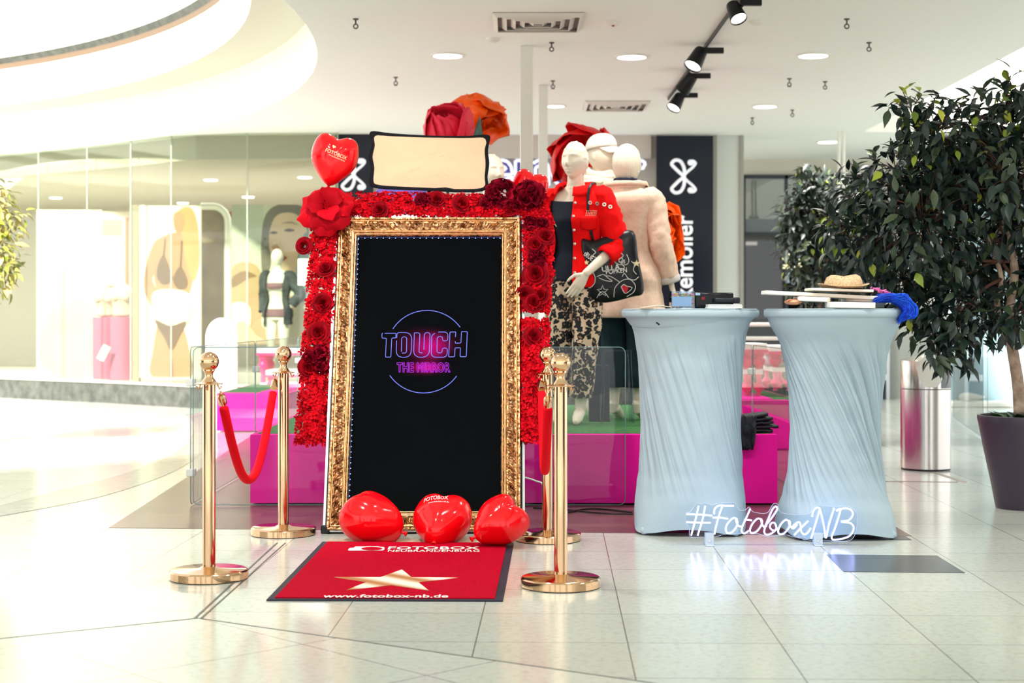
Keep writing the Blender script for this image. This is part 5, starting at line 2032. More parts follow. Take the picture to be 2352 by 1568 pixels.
M['denim_red'] = mat('red_denim', (236, 14, 16), .85, spec=.1, bump=(300, .25, .002))
M['navy_top'] = mat('navy_jersey', (14, 20, 36), .85)
lp = bpy.data.materials.new('leopard_print')
lp.use_nodes = True
t = lp.node_tree
b = t.nodes['Principled BSDF']
co = t.nodes.new('ShaderNodeTexCoord')
no = t.nodes.new('ShaderNodeTexNoise')
no.inputs['Scale'].default_value = 26
vm = t.nodes.new('ShaderNodeMixRGB')
vm.inputs[0].default_value = .06
vo = t.nodes.new('ShaderNodeTexVoronoi')
vo.inputs['Scale'].default_value = 30
vo.inputs['Randomness'].default_value = .9
r1 = t.nodes.new('ShaderNodeValToRGB')
r1.color_ramp.interpolation = 'EASE'
for e_ in ((.20, (158, 118, 90)), (.25, (14, 16, 24)), (.60, (14, 16, 24)), (.64, (222, 194, 166))):
    e = r1.color_ramp.elements.new(e_[0])
    e.color = srgb(*e_[1])
r1.color_ramp.elements.remove(r1.color_ramp.elements[0])
r1.color_ramp.elements.remove(r1.color_ramp.elements[-1])
mo_ = t.nodes.new('ShaderNodeTexNoise')
mo_.inputs['Scale'].default_value = 40
mo_.inputs['Detail'].default_value = 2
ad = t.nodes.new('ShaderNodeMath')
ad.operation = 'MULTIPLY_ADD'
ad.inputs[1].default_value = .34
ad.inputs[2].default_value = -.14
ad2 = t.nodes.new('ShaderNodeMath')
ad2.operation = 'ADD'
t.links.new(co.outputs['Object'], vm.inputs[1])
t.links.new(co.outputs['Object'], no.inputs['Vector'])
t.links.new(co.outputs['Object'], mo_.inputs['Vector'])
t.links.new(no.outputs['Color'], vm.inputs[2])
t.links.new(vm.outputs[0], vo.inputs['Vector'])
t.links.new(mo_.outputs['Fac'], ad.inputs[0])
t.links.new(vo.outputs['Distance'], ad2.inputs[0])
t.links.new(ad.outputs[0], ad2.inputs[1])
t.links.new(ad2.outputs[0], r1.inputs[0])
t.links.new(r1.outputs[0], b.inputs['Base Color'])
b.inputs['Roughness'].default_value = .8
M['leopard'] = lp
MZ = SZ + .006

# ---- 1: red jacket
Y1 = 9.75
f1_ = Fig('mannequin', 'mannequin in red denim jacket and leopard print trousers beside the garland', (P(1322, 700, Y1).x, Y1, MZ), radians(-16), .985, 'mannequins on the stage')
f1_.make([{'j': [(.172, .0, 1.415), (.275, -.02, 1.12), (.125, -.235, .945)], 'thumb': (-.6, -.4, .1), 'n': (.35, -.8, .2), 'd': (-.10, -.03, -.16), 'curl': .22},
          {'j': [(-.172, 0, 1.415), (-.225, .02, 1.13), (-.235, -.05, .90)], 'thumb': (.2, -1, 0), 'n': (-1, 0, 0), 'curl': .4}],
         legs=[[(-.085, 0, .90), (-.10, -.03, .50), (-.12, .04, .10)], [(.085, 0, .90), (.075, -.05, .50), (.035, -.02, .10)]], head=radians(-14))
f1_.hair('cropped')
f1_.trousers('leopard_trousers', M['leopard'], .15, .014, .010, .35, .99)
f1_.shell('navy_tank_top', M['navy_top'], .90, 1.395, lambda z: .012 + .012 * max(0, 1.1 - z) * 4, wr=.004, extra=lambda p, a, v: p + Vector((0, 0, .035 * (1 - cos(a)) * v ** 6)))
def jk(p, a, v):
    # front edges fall open
    return p
G0, G1 = radians(5), radians(46)
def joff(z):
    return .030 + .02 * max(0, min(1, (1.2 - z) / .25)) + (.012 if z > 1.36 else 0)
f1_.shell('red_jacket', M['denim_red'], .86, 1.485, joff, G0, 2 * pi - G1, wr=.009, n=96, nv=48, solid=.008)
f1_.sleeve('jacket_sleeve', M['denim_red'], 0, .026, .80, .012, 1.0, puff=.008)
f1_.sleeve('jacket_sleeve', M['denim_red'], 1, .024, .9, .010, 5.0)
# rolled cuff
mb = MB()
el, wr_ = Vector(f1_.arms[0]['j'][1]), Vector(f1_.arms[0]['j'][2])
c_ = el.lerp(wr_, .34)
mb.tube([el.lerp(wr_, .24), el.lerp(wr_, .30), el.lerp(wr_, .38), el.lerp(wr_, .44)], [.060, .064, .061, .055], 24, cap=False)
f1_.put(mb, 'jacket_cuff', M['denim_red'], ang=180, solid=.006)
# collar
def collar(fig, name, m, r0, r1, z0, h, gap, lean=.02):
    mb = MB()
    def fn(u, v):
        a = radians(gap) + (2 * pi - 2 * radians(gap)) * u
        rx, ry, yo = tv(z0)
        e = r0 + (r1 - r0) * v
        fr = max(0, cos(a))
        return Vector(((rx * .72 + e) * sin(a), yo + .006 - (ry * .85 + e + .03 * fr * v) * cos(a), z0 + h * sin(v * pi * .8) - .05 * fr * (.3 + v) + .006 * nz(a * 3, v * 3)))
    mb.grid(fn, 48, 8)
    return fig.put(mb, name, m, ang=180, solid=.006)
mb = MB()
def cfn(u, v):
    a = radians(6) + (2 * pi - radians(6) - radians(44)) * u
    rx, ry, yo = tv(1.48)
    fr = .5 + .5 * cos(a)
    rr_ = .012 + .050 * v + .020 * v * fr
    return Vector(((rx * .80 + rr_) * sin(a), yo - (ry * .80 + rr_ + .035 * fr) * cos(a), 1.515 + .040 * sin(v * pi * .62) - .080 * v * v - .045 * fr ** 2 + .004 * nz(a * 4, v * 4)))
mb.grid(cfn, 56, 10)
f1_.put(mb, 'jacket_collar', M['denim_red'], ang=180, solid=.007)
M['snap'] = mat('silver_snap', (214, 206, 200), .3, .8)
def surf(fig, a, z, e):
    rx, ry, yo = tv(z)
    bx_ = .028 * exp(-((z - 1.275) / .045) ** 2) * max(0, cos(a)) ** 2 * (.6 + .4 * abs(sin(a * 2))) if 1.2 < z < 1.36 else 0
    p = Vector(((rx + e) * sin(a), yo - (ry + e + bx_) * cos(a), z))
    n = Vector((sin(a), -cos(a), 0))
    return p, n
for z in (1.385, 1.30, 1.215, 1.13, 1.04, .95):
    p, n = surf(f1_, radians(9), z, joff(z) + .012)
    mb = MB()
    R = n.to_track_quat('Z', 'Y').to_matrix()
    mb.lathe([(.0085, -.002), (.0085, .003), (.006, .0045), (.001, .0045)], 14, p, R)
    f1_.put(mb, 'snap_button', M['snap'])
for a, z in ((34, 1.385), (48, 1.38)):
    p, n = surf(f1_, radians(a), z, joff(z) + .013)
    mb = MB()
    R = n.to_track_quat('Z', 'Y').to_matrix()
    mb.lathe([(.006, 0), (.006, .004), (.0125, .004), (.0125, 0)], 16, p, R, cap=False)
    f1_.put(mb, 'eyelet', M['snap'])
for lx, lz in ((.205, 1.375), (.243, 1.36)):
    mb = MB()
    mb.lathe([(.006, 0), (.006, .004), (.0125, .004), (.0125, 0)], 16, (lx, -.086, lz), Vector((.25, -1, .1)).to_track_quat('Z', 'Y').to_matrix(), cap=False)
    f1_.put(mb, 'eyelet', M['snap'])
mb = MB()
for i in range(7):
    for j in range(4):
        p, n = surf(f1_, radians(32 + i * 3.4), 1.335 - j * .010, joff(1.33) + .012)
        mb.ell(p, (.0028, .0028, .0028), 6, 4)
f1_.put(mb, 'stud_patch', mat('ivory_stud', (244, 224, 200), .4))
# pocket flap edge
mb = MB()
mb.grid(lambda u, v: surf(f1_, radians(24 + 34 * u), 1.30 - .075 * v - .012 * sin(u * pi) * v, joff(1.28) + .0125 + .002 * nz(u * 9, v * 9))[0], 12, 8)
f1_.put(mb, 'pocket_flap', M['denim_red'], ang=180, solid=.004)
# shoulder bag with white line drawings
bag = thing('shopping_bag', 'black tote bag with white line drawings hanging from the red jacket shoulder', 'bag', P(1405, 690, 9.62))
BYY = 9.625
def bp_(px, py, d=0.0):
    return P(px, py, BYY + d)
bo = crom([(1336, 548), (1362, 552), (1400, 540), (1454, 530), (1466, 590), (1479, 668), (1450, 682), (1400, 694), (1370, 693), (1350, 680), (1345, 640), (1338, 590)], 4, True)
mb = MB()
def bring(k, d):
    return [bp_(1405 + (p[0] - 1405) * k, 618 + (p[1] - 618) * k, d) for p in bo]
mb.loft([bring(.6, -.034), bring(.88, -.024), bring(.985, -.006), bring(1, .015), bring(.985, .04), bring(.8, .055)])
M['bag_black'] = mat('black_faux_leather', (20, 20, 26), .38, bump=(7, .5, .02))
bgo = mb.build('bag_body', M['bag_black'], bag, ang=180)
mb = MB()
sh_ = [f1_.w((.10, -.07, 1.475)), f1_.w((.115, .0, 1.515)), f1_.w((.12, .06, 1.47))]
mb.tube(crom([bp_(1362, 552, -.004), P(1352, 500, 9.60), sh_[0] + Vector((0, -.045, -.01)), sh_[1] + Vector((.01, 0, .005)), sh_[2] + Vector((0, .06, 0)), P(1405, 470, 9.92), bp_(1418, 540, .04)], 6), .0085, 8, flat=.45)
mb.build('bag_strap', M['bag_black'], bag, ang=180)
M['bag_white'] = mat('bag_white_print', (236, 232, 226), .6)
def zb(x, y):      # pixels of the enlarged view
    return (1100 + x / 3.92, 620 + y / 3.92)
def bagsurf(px, py, e=.0035):
    k = max(abs(px - 1405) / 68.0, abs(py - 618) / 72.0)
    d = -.034 if k < .6 else (-.034 + (k - .6) / .28 * .010 if k < .88 else -.024 + (k - .88) / .11 * .017)
    return bp_(px, py, min(d, -.004) - e)
mb = MB()
for s in ([(1020, 20), (1045, 60), (1040, 120), (1000, 160), (985, 150)], [(1060, 60), (1120, 40), (1160, 70), (1200, 100), (1140, 95), (1080, 70)], [(1130, 50), (1190, 60), (1270, 110)],
          [(1290, 60), (1310, 30), (1345, 75), (1400, 90), (1440, 60)], [(1215, 245), (1225, 160), (1290, 95), (1360, 85), (1408, 140), (1390, 200), (1330, 240)],
          [(1280, 150), (1305, 130), (1330, 145), (1380, 160), (1340, 200), (1310, 205), (1280, 150)], [(1062, 250), (1090, 205), (1130, 200), (1170, 250)]):
    mb = MB()
    mb.tube([bagsurf(*zb(*p)) for p in crom(s, 5)], .0021, 5)
    mb.build('line_drawing', M['bag_white'], bgo, ang=180)
for s in ([(1220, -190), (1260, -200), (1300, -170), (1260, -130), (1290, -90), (1310, -60), (1270, -40)], [(1210, -20 - 100), (1260, -100 + 10), (1330, -90), (1350, -130), (1330, -180)], [(1370, -120), (1400, -90), (1390, -40), (1420, 0)],
          [(950, -20 - 5), (1000, -40), (1040, -10)], [(1020, -230), (1050, -200), (1025, -170), (1060, -150)]):
    mb = MB()
    mb.tube([bagsurf(*zb(p[0], p[1] + 40)) for p in crom(s, 5)], .0021, 5)
    mb.build('line_drawing', M['bag_white'], bgo, ang=180)
def star5(cx_, cy_, r_):
    return [(cx_ + r_ * (1 if k % 2 == 0 else .42) * cos(radians(-90 + 36 * k)), cy_ + r_ * (1 if k % 2 == 0 else .42) * sin(radians(-90 + 36 * k))) for k in range(10)]
mb = MB()
s5 = star5(1113, 190, 52)
mb.tube([bagsurf(*zb(*p)) for p in s5], .0022, 5, closed=True)
mb.build('star_outline', M['bag_white'], bgo, ang=180)
mb = MB()
for (cx_, cy_, r_) in ((968, -68, 28), (1420, -20 - 40, 34)):
    mb.poly([bagsurf(*zb(*p)) for p in star5(cx_, cy_, r_)])
mb.build('star_print', mat('cream_star', (240, 220, 170), .6), bgo, smooth=False)
mb = MB()
mb.poly([bagsurf(*zb(*p), e=.003) for p in crom([(1285, 150), (1308, 135), (1335, 150), (1345, 165), (1330, 195), (1305, 200)], 4, True)])
mb.build('red_lips_print', mat('lips_red', (206, 24, 44), .5), bgo, smooth=False)
def bag_text(s, x0, y0, w_, h_, rot, bold=.01):
    mb = MB()
    ca, sa = cos(radians(rot)), sin(radians(rot))
    vs, fs, wd = text_flat(s, bold)
    mb.add([bagsurf(*zb(x0 + x / wd * w_ * ca + y / .72 * h_ * sa, y0 + x / wd * w_ * sa - y / .72 * h_ * ca)) for x, y in vs], fs)
    mb.build('printed_lettering', M['bag_white'], bgo, smooth=False)
bag_text('tRUE', 938, -135, 90, 46, 35)
bag_text('ULLA', 1110, 0 + 15, 165, 50, -8)
bag_text('POPKEN', 1145, 38, 190, 42, -6)
bag_text('12', 1258, -70, 40, 44, 0)
bag_text('IS', 1285, -60, 32, 34, 0)

# ---- 2: cap and cream scarf, behind the red jacket
Y2 = 10.55
f2_ = Fig('mannequin', 'mannequin in a cream cap and knitted scarf, behind the red jacket one', (P(1378, 700, Y2).x, Y2, MZ), radians(30), 1.055, 'mannequins on the stage')
f2_.make([{'j': [(.172, .0, 1.415), (.225, .05, 1.13), (.235, -.03, .90)], 'thumb': (-.2, -1, 0), 'n': (1, 0, 0)},
          {'j': [(-.172, 0, 1.415), (-.225, .05, 1.13), (-.235, -.03, .90)], 'thumb': (.2, -1, 0), 'n': (-1, 0, 0)}], head=radians(24))
M['cap'] = mat('cream_canvas', (246, 236, 222), .8, bump=(90, .3, .003))
f2_.cap(M['cap'])
f2_.shell('cream_jumper', mat('cream_knit', (226, 210, 190), .9, bump=(120, .6, .006)), .92, 1.47, .025)
for i in (0, 1):
    f2_.sleeve('jumper_sleeve', M['cap'], i, .022, .98, .008, 3 + i)
f2_.trousers('teal_trousers', mat('dark_teal_cloth', (16, 44, 58), .85), .24, .022, .012, .9, 1.0, 2.0)
mb = MB()
for k in range(3):
    pts = []
    for j in range(24):
        a = 2 * pi * j / 24
        pts.append(Vector(((.085 + .012 * k) * sin(a), -.004 - (.078 + .014 * k) * cos(a), 1.545 - .030 * k + .010 * sin(a * 2 + k) - .012 * cos(a))))
    mb.tube(pts, .026, 10, closed=True)
f2_.put(mb, 'knitted_scarf', mat('chunky_cream_knit', (234, 222, 204), .9, bump=(55, 1.0, .012)), ang=180)

# ---- 3: beige coat, seen from behind
Y3 = 10.15
f3_ = Fig('mannequin', 'mannequin in a beige coat seen from behind, right of the others', (P(1440, 700, Y3).x, Y3, MZ), radians(152), 1.0, 'mannequins on the stage')
f3_.make([{'j': [(-.172, .0, 1.415), (-.235, .0, 1.13), (-.275, -.07, .89)], 'thumb': (.2, -1, 0), 'n': (-1, .2, 0), 'curl': .3},
          {'j': [(.172, 0, 1.415), (.215, .05, 1.13), (.20, -.06, .90)], 'thumb': (-.2, -1, 0), 'n': (1, 0, 0)}], head=radians(-12))
f3_.hair('bob')
M['coat'] = mat('beige_wool_coat', (230, 200, 178), .9, bump=(200, .3, .003), var=(60, (220, 188, 166)))
f3_.shell('beige_coat', M['coat'], .66, 1.49, lambda z: .046 + .055 * max(0, min(1, (1.0 - z) / .3)) + .03 * max(0, min(1, (z - 1.30) / .12)) * (1 if z < 1.46 else .4), radians(12), 2 * pi - radians(12), wr=.010, n=96, nv=56, solid=.01, seed=4.0)
f3_.sleeve('coat_sleeve', M['coat'], 0, .034, .97, .009, 7.0)
f3_.sleeve('coat_sleeve', M['coat'], 1, .034, .97, .009, 9.0)
mb = MB()
el, wr_ = [Vector(p) for p in f3_.arms[0]['j'][1:]]
mb.tube([el.lerp(wr_, .84), el.lerp(wr_, .88), el.lerp(wr_, .95), el.lerp(wr_, 1.0)], [.062, .066, .066, .062], 24, cap=False)
f3_.put(mb, 'turned_cuff', mat('pale_grey_cuff', (206, 200, 196), .9), ang=180, solid=.006)
collar(f3_, 'coat_collar', M['coat'], .050, .075, 1.47, .065, 20)
collar(f3_, 'navy_collar', mat('navy_collar', (14, 22, 50), .8), .024, .036, 1.502, .055, 20)
f3_.trousers('dark_trousers', mat('dark_green_cloth', (14, 40, 48), .85), .20, .020, .010, .8, .99, 5.0)
mb = MB()
mb.ell(f3_.head_c + f3_.head_m @ Vector((-.080, .0, -.055)), (.007, .007, .007), 10, 8)
f3_.put(mb, 'pearl_earring', M['white'])

# ---- 4: navy top, face beside the softbox
Y4 = 10.6
f4_ = Fig('mannequin', 'mannequin in a navy strap top, face just right of the softbox', (P(1128, 700, Y4).x, Y4, MZ), radians(24), .99, 'mannequins on the stage')
ar_ = [{'j': [(.172, .0, 1.415), (.225, .05, 1.13), (.235, -.03, .90)], 'thumb': (-.2, -1, 0), 'n': (1, 0, 0)}, {'j': [(-.172, 0, 1.415), (-.225, .05, 1.13), (-.235, -.03, .90)], 'thumb': (.2, -1, 0), 'n': (-1, 0, 0)}]
f4_.make(ar_, head=radians(4))
f4_.hair('cropped')
f4_.shell('navy_top', M['navy_top'], .92, 1.46, .02)
for i in (0, 1):
    f4_.sleeve('navy_sleeve', M['navy_top'], i, .02, .95, .008, 3 + i)
f4_.trousers('jeans', mat('blue_denim', (44, 62, 104), .85), .15, .018)
# ---- 5: navy and white cap, almost wholly behind the softbox
Y5 = 10.8
f5_ = Fig('mannequin', 'mannequin behind the softbox, only its navy and white cap showing above', (P(938, 700, Y5).x, Y5, MZ), radians(30), 1.045, 'mannequins on the stage', voxel=.006)
f5_.make(ar_, head=radians(10))
f5_.cap(mat('white_navy_cap', (226, 224, 222), .8, var=(9, (30, 36, 70), .44, .47)))
f5_.shell('lilac_blouse', mat('lilac_cloth', (104, 84, 168), .85), .92, 1.47, .022)
for i in (0, 1):
    f5_.sleeve('blouse_sleeve', mat('lilac_sleeve', (104, 84, 168), .85), i, .022, .95, .008, 3 + i)
f5_.trousers('grey_trousers', mat('grey_cloth', (70, 74, 84), .85), .15, .018)
# clear stool between the legs
mb = MB()
st_ = thing('acrylic_stool', 'clear acrylic stool with dark box between the mannequin legs', 'stool', (P(1418, 970, 9.75).x, 9.85, MZ))
c = Vector(st_.location)
w_, h_ = .085, .46
mb.bb(c + Vector((-w_, -w_, h_ - .012)), c + Vector((w_, w_, h_)))
mb.build('seat', M['acryl'], st_, smooth=False)
for sx in (-1, 1):
    for sy in (-1, 1):
        mb = MB()
        mb.tube([c + Vector((sx * w_ * .9, sy * w_ * .9, h_)), c + Vector((sx * w_ * 1.15, sy * w_ * 1.1, 0))], .010, 8)
        mb.build('leg', M['acryl'], st_)
mb = MB()
bc = Vector((P(1378, 900, 9.98).x, 10.0, MZ))
mb.bb(bc + Vector((-.07, -.05, 0)), bc + Vector((.06, .05, .36)))
tag(mb.build('display_box', mat('slate_box', (38, 42, 54), .5), at=bc, bevel=.004), 'dark upright display box on the turf behind the clear stool', 'box')

# ---- giant fabric flowers
def giant(name, label, c, R0, m, n_pet, seed, look, stemto, ruffle=.2, squash=(1, 1, 1), group=None):
    random.seed(seed)
    c = Vector(c)
    Rm = Vector(look).normalized().to_track_quat('Z', 'Y').to_matrix()
    t = thing(name, label, 'giant flower', (c.x, c.y, stemto), 'giant fabric flowers')
    for k in range(n_pet):
        a = 2 * pi * k / n_pet + (k // 5) * .6
        lay = k / n_pet
        mb = MB()
        al = radians(78 + 34 * lay)
        Rp = R0 * (.92 - .45 * lay)
        D = Vector((cos(a) * sin(al), sin(a) * sin(al), -cos(al)))
        T1 = Vector((-sin(a), cos(a), 0))
        T2 = D.cross(T1)
        if T2.z < 0:
            T2 = -T2
        hs = radians(64)
        def fn(u, v, a=a, lay=lay, k=k, D=D, T1=T1, T2=T2, Rp=Rp):
            an = 2 * pi * u
            rho = max(v, .001)
            q = rho * hs * (1 + .12 * nz(cos(an) * 1.2 + k * 3.7, sin(an) * 1.2, seed))
            d = D * cos(q) + (T1 * cos(an) + T2 * sin(an)) * sin(q)
            top = max(0, sin(an))
            r = Rp * (1 + .26 * top * rho ** 3)
            r += ruffle * R0 * rho ** 1.5 * (nz(d.x * 2.1 + k * 5, d.y * 2.1, d.z * 2.1 + seed) * 1.3 + .5 * nz(d.x * 5 + k * 5, d.y * 5, d.z * 5 + seed))
            qv = Rm @ (d * r + Vector((0, 0, R0 * .15)))
            return c + Vector((qv.x * squash[0], qv.y * squash[1], qv.z * squash[2]))
        mb.grid(fn, 32, 10, True)
        mb.build('petal', m, t, ang=180, solid=.004)
    mb = MB()
    mb.tube([c + Rm @ Vector((0, 0, R0 * .05)), c + Vector((0, .03, -R0 * .5)), (c.x, c.y + .05, stemto)], .012, 8)
    mb.build('stem', mat('green_stem', (46, 74, 62), .6), t)
    return t
M['orange_p'] = mat('orange_satin', (255, 92, 4), .35)
M['pink_p'] = mat('pink_red_fabric', (236, 36, 66), .5)
M['red_p'] = mat('scarlet_fabric', (236, 14, 26), .5)
Yf = 11.65
giant('giant_flower', 'huge orange satin flower standing above the softbox', P(1086, 264, Yf), .205, M['orange_p'], 7, 3, (.35, -.6, -.5), MZ, .42, (1.12, 1, .9))
giant('giant_flower', 'huge pink-red ruffled flower peeking over the softbox top edge', P(1028, 318, Yf - .42), .215, M['pink_p'], 14, 8, (-.1, -.5, .8), MZ, .12)
giant('giant_flower', 'huge scarlet flower spread behind the capped mannequin head', P(1340, 376, Yf - .2), .30, M['red_p'], 7, 5, (-.2, -.8, .1), MZ, .12)
giant('giant_flower', 'huge orange ruffled flower behind the beige coat sleeve', P(1500, 545, Yf - .6), .175, M['orange_p'], 16, 12, (.5, -.6, .1), MZ, .25, (1, 1, 1.35))
mb = MB()
q0 = P(1098, 305, Yf - .62)
mb.grid(lambda u, v: q0 + Vector(((u - .5) * .07 * (1 - v) + .012 * v, .03 * abs(u - .5), v * .14 - .02)), 6, 8)
tag(mb.build('fabric_leaf', mat('grey_green_leaf', (70, 98, 90), .5), at=q0, solid=.004), 'grey-green pointed fabric leaf at the foot of the orange flower', 'leaf')
random.seed(44)
# ================================================================== PLANTS, BIN
M['bark'] = mat('pale_bark', (196, 172, 152), .85, bump=(24, .6, .02), var=(14, (150, 120, 104)))
M['twig'] = mat('red_brown_twig', (96, 60, 50), .8)
def leafmat(name, lo, mid, hi, f):
    m = bpy.data.materials.new(name)
    m.use_nodes = True
    t = m.node_tree
    b = t.nodes['Principled BSDF']
    g = t.nodes.new('ShaderNodeNewGeometry')
    r = t.nodes.new('ShaderNodeValToRGB')
    r.color_ramp.elements[0].color = srgb(*lo)
    r.color_ramp.elements[1].position = 1
    r.color_ramp.elements[1].color = srgb(*hi)
    e = r.color_ramp.elements.new(f)
    e.color = srgb(*mid)
    t.links.new(g.outputs['Random Per Island'], r.inputs[0])
    t.links.new(r.outputs[0], b.inputs['Base Color'])
    b.inputs['Roughness'].default_value = .42
    b.inputs['Specular IOR Level'].default_value = .45
    return m
M['leaf'] = leafmat('dark_glossy_leaf', (16, 30, 30), (30, 48, 42), (64, 78, 50), .75)
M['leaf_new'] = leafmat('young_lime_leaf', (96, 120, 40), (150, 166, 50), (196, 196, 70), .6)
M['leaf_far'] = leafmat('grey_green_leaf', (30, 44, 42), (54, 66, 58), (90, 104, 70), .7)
def leaf(mb, c, d, n, L, w):
    d = d.normalized()
    s = d.cross(n)
    if s.length < 1e-4:
        s = d.orthogonal()
    s.normalize()
    n = s.cross(d)
    pts = []
    for (t_, hw) in ((0, .05), (.12, .48), (.30, .90), (.50, .96), (.70, .70), (.88, .30)):
        ct = c + d * L * t_ - n * (L * .22 * t_ * t_)
        pts += [ct - s * w * hw + n * w * .28 * hw, ct - n * w * .05, ct + s * w * hw + n * w * .28 * hw]
    tip = c + d * L * 1.05 - n * L * .26
    pts.append(tip)
    fs = []
    for i in range(5):
        k = i * 3
        fs += [(k, k + 1, k + 4, k + 3), (k + 1, k + 2, k + 5, k + 4)]
    fs += [(15, 16, 18), (16, 17, 18)]
    mb.add(pts, fs)
def foliage(mb, mbn, clusters, n, L, new=.05, out=None, twigs=None, dens=2.2):
    tot = sum(r ** dens for _, r, _ in clusters)
    for (c, r, nf) in clusters:
        k = int(n * r ** dens / tot)
        for i in range(k):
            d = Vector((random.gauss(0, 1), random.gauss(0, 1), random.gauss(0, 1))).normalized()
            rad = r * (random.random() ** .45)
            p = c + Vector((d.x * rad, d.y * rad * .9, d.z * rad))
            dirn = (d * .7 + Vector((random.gauss(0, .5), random.gauss(0, .5), random.gauss(-.45, .5)))).normalized()
            nn = (Vector((0, -.3, 1)) + d * .6 + Vector((random.gauss(0, .4), random.gauss(0, .4), 0))).normalized()
            l = L * random.uniform(.65, 1.15)
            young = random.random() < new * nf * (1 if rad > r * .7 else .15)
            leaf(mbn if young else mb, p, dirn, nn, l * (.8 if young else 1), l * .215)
            if twigs is not None and i % 9 == 0:
                twigs.tube([c + (p - c) * .3, p.lerp(c, .3) + Vector((0, 0, .02)), p], [.0032, .0024, .0014], 4, cap=False)
# ---- big potted tree on the right
pc = Vector((FL(2352, 1172).x + .0, FL(2352, 1172).y + .12, 0))
pc.x = (2352 - CX) / FPX * pc.y
tr = thing('potted_tree', 'large leafy ficus tree in a dark plum pot at the right edge', 'tree', pc)
def zat(py):
    return CAMH + (HY - py) / FPX * pc.y
mb = MB()
zt_ = zat(953)
ro_ = 104 / FPX * pc.y
mb.lathe([(.001, .012), (ro_ * .58, .012), (ro_ * .60, 0), (ro_ * .62, .02), (ro_ * .72, zt_ * .30), (ro_ * .86, zt_ * .62), (ro_ * .97, zt_ * .90), (ro_ * 1.0, zt_ * .97), (ro_ * .99, zt_), (ro_ * .93, zt_), (ro_ * .92, zt_ - .06), (.001, zt_ - .06)], 56, pc, cap=False)
mb.build('pot', mat('plum_grey_pot', (64, 54, 68), .38), tr, ang=50)
mb = MB()
mb.lathe([(ro_ * .91, zt_ - .05), (.001, zt_ - .045)], 32, pc, cap=False)
mb.build('soil', mat('dark_soil', (34, 30, 28), .95, bump=(40, 1, .02)), tr)
random.seed(5)
YT = pc.y
tp = lambda px, py, dy=0: P(px, py, YT + dy)
mb = MB()
trunk = crom([tp(2343, 950), tp(2338, 880), tp(2325, 800), tp(2316, 740), tp(2322, 690), tp(2330, 620), tp(2318, 560), tp(2300, 500)], 5)
mb.tube(trunk, [.036 - .018 * i / (len(trunk) - 1) for i in range(len(trunk))], 12)
br2 = crom([tp(2320, 790), tp(2296, 730), tp(2290, 690), tp(2300, 640), tp(2275, 560), tp(2240, 500)], 5)
mb.tube(br2, [.022 - .012 * i / (len(br2) - 1) for i in range(len(br2))], 10)
mb.build('trunk', M['bark'], tr, ang=180)
mb = MB()
for (a, b_) in (((2330, 640), (2180, 470)), ((2320, 600), (2120, 590)), ((2300, 560), (2060, 460)), ((2310, 540), (2150, 330)), ((2300, 500), (2260, 280)), ((2330, 560), (2420, 400)), ((2300, 640), (2200, 740)), ((2250, 520), (1980, 500)), ((2280, 540), (2090, 250)), ((2325, 650), (2330, 760)), ((2310, 600), (2180, 650))):
    m_ = ((a[0] + b_[0]) / 2 + random.uniform(-20, 20), (a[1] + b_[1]) / 2 + random.uniform(-25, 5))
    q = crom([tp(*a), tp(*m_, dy=random.uniform(-.1, .1)), tp(*b_, dy=random.uniform(-.3, .3))], 6)
    mb.tube(q, [.012 - .008 * i / (len(q) - 1) for i in range(len(q))], 6)
tw = mb
mbl, mbn = MB(), MB()
def cl(px, py, r, nf=1.0, dy=0.0):
    return (tp(px, py, dy), r / FPX * YT, nf)
CLS = [cl(2290, 300, 120, 4, .1), cl(2150, 300, 95, 3, -.1), cl(2090, 245, 55, 5, 0), cl(2200, 380, 150, 1.2, .05), cl(2060, 420, 110, 1.2, 0), cl(1965, 450, 75, 1.2, .1), cl(1925, 525, 52, 5, 0), cl(2330, 420, 150, .6, -.2), cl(2120, 520, 150, .3, -.1), cl(2010, 560, 95, .4, .05), cl(2240, 600, 120, .1, .25), cl(2350, 600, 110, .1, .3),
       cl(2090, 650, 95, .1, 0), cl(2180, 690, 100, .1, -.1), cl(2120, 740, 62, .1, -.05), cl(2200, 775, 75, .1, -.15), cl(2160, 815, 42, .1, -.2), cl(2330, 720, 75, .1, -.2), cl(2270, 690, 70, .1, .1), cl(2450, 500, 170, .5, 0), cl(2440, 300, 130, 2, 0), cl(2330, 210, 62, 5, 0), cl(1900, 600, 36, .2, .1), cl(2400, 700, 100, .1, .1)]
foliage(mbl, mbn, CLS, 5600, .098, .06, twigs=tw)
tw.build('branches', M['twig'], tr, ang=180)
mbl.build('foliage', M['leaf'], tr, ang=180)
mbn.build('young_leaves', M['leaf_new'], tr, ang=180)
mb = MB()
for k in range(60):
    a = random.random() * 6.28
    q = pc + Vector((random.uniform(.03, .75) * ro_ * cos(a), random.uniform(.03, .75) * ro_ * sin(a), zt_ - .045))
    leaf(mb, q + Vector((0, 0, .02)), Vector((cos(a) * .8, sin(a) * .8, random.uniform(.2, .9))), Vector((0, 0, 1)), .075, .024)
mb.build('underplanting', leafmat('fresh_green_leaf', (24, 52, 36), (50, 84, 48), (96, 130, 60), .6), tr, ang=180)
